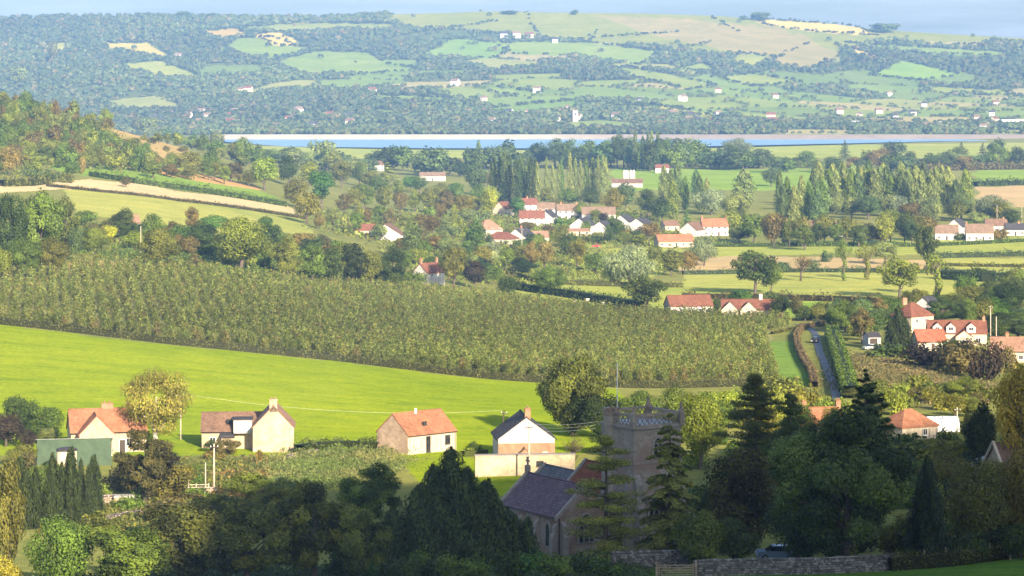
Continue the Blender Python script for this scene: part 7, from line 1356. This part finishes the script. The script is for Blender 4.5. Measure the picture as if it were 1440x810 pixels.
# vehicles
def car(u, row, rz, paint, label, L=4.2, H=1.5, pos=None, name='car', cat='car'):
    x, y, z = pos or G(u, row); r = empty(name, (x, y, z), rz, label, cat); m = plain(name + '_paint', paint, 0.25, 0.05, spec=0.6); Wd = 1.75
    side = [(-L / 2, 0.32), (-L / 2, 0.75), (-L / 2 + 0.1, 0.92), (-L * 0.27, 0.98), (L * 0.44, 1.0), (L / 2, 0.85), (L / 2, 0.35)]
    b = MB(); b.prism(side, (0, 0, 0), (1, 0, 0), (0, 1, 0), -Wd / 2, Wd / 2); b.build('body', m, r)
    cab = MB(); A = [(-L * 0.27, 0.98), (-L * 0.12, H - 0.06), (L * 0.28, H - 0.06), (L * 0.44, 0.99)]
    V = [(a, s * (Wd / 2 - (0.04 if c < 1.1 else 0.22)), c) for s in (-1, 1) for a, c in A]; cab.add(V, [(0, 1, 2, 3), (4, 7, 6, 5), (0, 4, 5, 1), (1, 5, 6, 2), (2, 6, 7, 3)]); cab.build('windows', M['glass'], r)
    b = MB(); b.box((L * 0.08, 0, H - 0.02), (L * 0.41, Wd - 0.4, 0.09), top=0.93); b.build('roof', m, r)
    for sx in (-L * 0.31, L * 0.3):
        for sy in (-1, 1):
            b = MB(); b.tube([(sx, sy * (Wd / 2 - 0.2), 0.32), (sx, sy * (Wd / 2 + 0.01), 0.32)], 0.32, 16, smooth=False); w_ = b.build('wheel', M['tyre'], r); b = MB(); b.tube([(sx, sy * (Wd / 2 + 0.012), 0.32), (sx, sy * (Wd / 2 + 0.03), 0.32)], 0.2, 12, smooth=False); b.build('rim', M['metal'], w_)
    for sy in (-1, 1):
        b = MB(); b.box((-L / 2 - 0.01, sy * 0.62, 0.68), (0.06, 0.34, 0.16)); b.build('headlight', M['frame'], r); b = MB(); b.box((L / 2 + 0.01, sy * 0.68, 0.72), (0.05, 0.22, 0.2)); b.build('tail_light', plain('red_lens', (0.35, 0.02, 0.02), 0.3), r)
    for sy in (-1, 1): b = MB(); b.box((-L * 0.2, sy * (Wd / 2 + 0.1), 1.02), (0.14, 0.18, 0.12)); b.build('mirror', m, r)
    return r
yc_ = 294.0; car(0, 0, 0.05, (0.20, 0.27, 0.38), 'pale blue car parked behind the dry stone wall, only its roof showing', pos=((1092 - 720) / F * yc_, yc_, z1((1092 - 720) / F * yc_, yc_) + 0.05))
car(1146, 482, 1.35, (0.02, 0.02, 0.025), 'black car driving on the lane between the hedges', H=1.65); car(233, 662, 0.6, (0.10, 0.16, 0.26), 'dark blue car parked on the drive below the yellow-green birch'); car(838, 348, 0.1, (0.5, 0.04, 0.03), 'small red car at the edge of the village meadow')
car(1225, 492, 0.3, (0.5, 0.5, 0.5), 'silver car parked by the small pale garage')
# sheep
def sheep(u, row, rz):
    x, y, z = G(u, row); b = MB(); pts = [(-0.55, 0, 0.62), (-0.4, 0, 0.66), (0, 0, 0.68), (0.35, 0, 0.68), (0.5, 0, 0.66)]; b.tube(pts, [0.12, 0.3, 0.34, 0.3, 0.14], 10)
    b.tube([(0.45, 0, 0.8), (0.62, 0, 0.92), (0.82, 0, 0.84)], [0.14, 0.13, 0.06], 8, 1)
    for sx in (-0.35, 0.32):
        for sy in (-0.14, 0.14): b.tube([(sx, sy, 0.5), (sx + 0.02, sy, 0.25), (sx, sy, 0.0)], [0.08, 0.05, 0.045], 6, 1)
    for sy in (-0.12, 0.12): b.tube([(0.6, sy * 0.8, 0.98), (0.58, sy * 1.7, 0.95)], [0.05, 0.02], 5, 1)
    me = b.mesh('sheep', [plain('fleece', (0.62, 0.58, 0.5), 0.95, 0.15, 6), plain('sheep_face', (0.4, 0.36, 0.3), 0.9)]); o = link('sheep', me, None, (x, y, z), rz); o.scale = (1.25,) * 3; tag(o, 'white sheep grazing on the strip of grass above the orchard', 'sheep', 'sheep on the strip of grass')
for u, r_ in [(808, 427), (826, 425), (848, 430), (853, 427), (838, 424), (884, 431), (816, 430)]: sheep(u, r_, R.uniform(0, 6.28))
# barrel, trailer and shelter in the left-hand garden
x, y, z = G(108, 722); r = empty('water_barrel', (x, y, z), 0, 'teal plastic barrel with white lid at the foot of the dark columnar conifers', 'barrel')
b = MB(); b.tube([(0, 0, 0), (0, 0, 0.2), (0, 0, 0.9), (0, 0, 1.7), (0, 0, 1.9)], [0.45, 0.5, 0.56, 0.52, 0.46], 18); b.build('drum', plain('teal_plastic', (0.02, 0.30, 0.26), 0.4), r); b = MB(); b.tube([(0, 0, 1.9), (0, 0, 2.15), (0, 0, 2.5), (0, 0, 2.62)], [0.5, 0.54, 0.4, 0.1], 18); b.build('lid', M['frame'], r)
x, y, z = G(174, 712); r = empty('trailer', (x, y, z), 0.2, 'small flat trailer with pale cover beside the pale rubble wall', 'trailer')
b = MB(); b.box((0, 0, 0.9), (2.6, 1.5, 0.8)); b.build('box', M['wood'], r); b = MB(); b.box((0, 0, 1.4), (2.8, 1.7, 0.22), top=0.85); b.build('cover', M['grey'], r)
for sy in (-0.8, 0.8): b = MB(); b.tube([(0, sy - 0.1, 0.33), (0, sy + 0.1, 0.33)], 0.33, 14, smooth=False); b.build('wheel', M['tyre'], r)
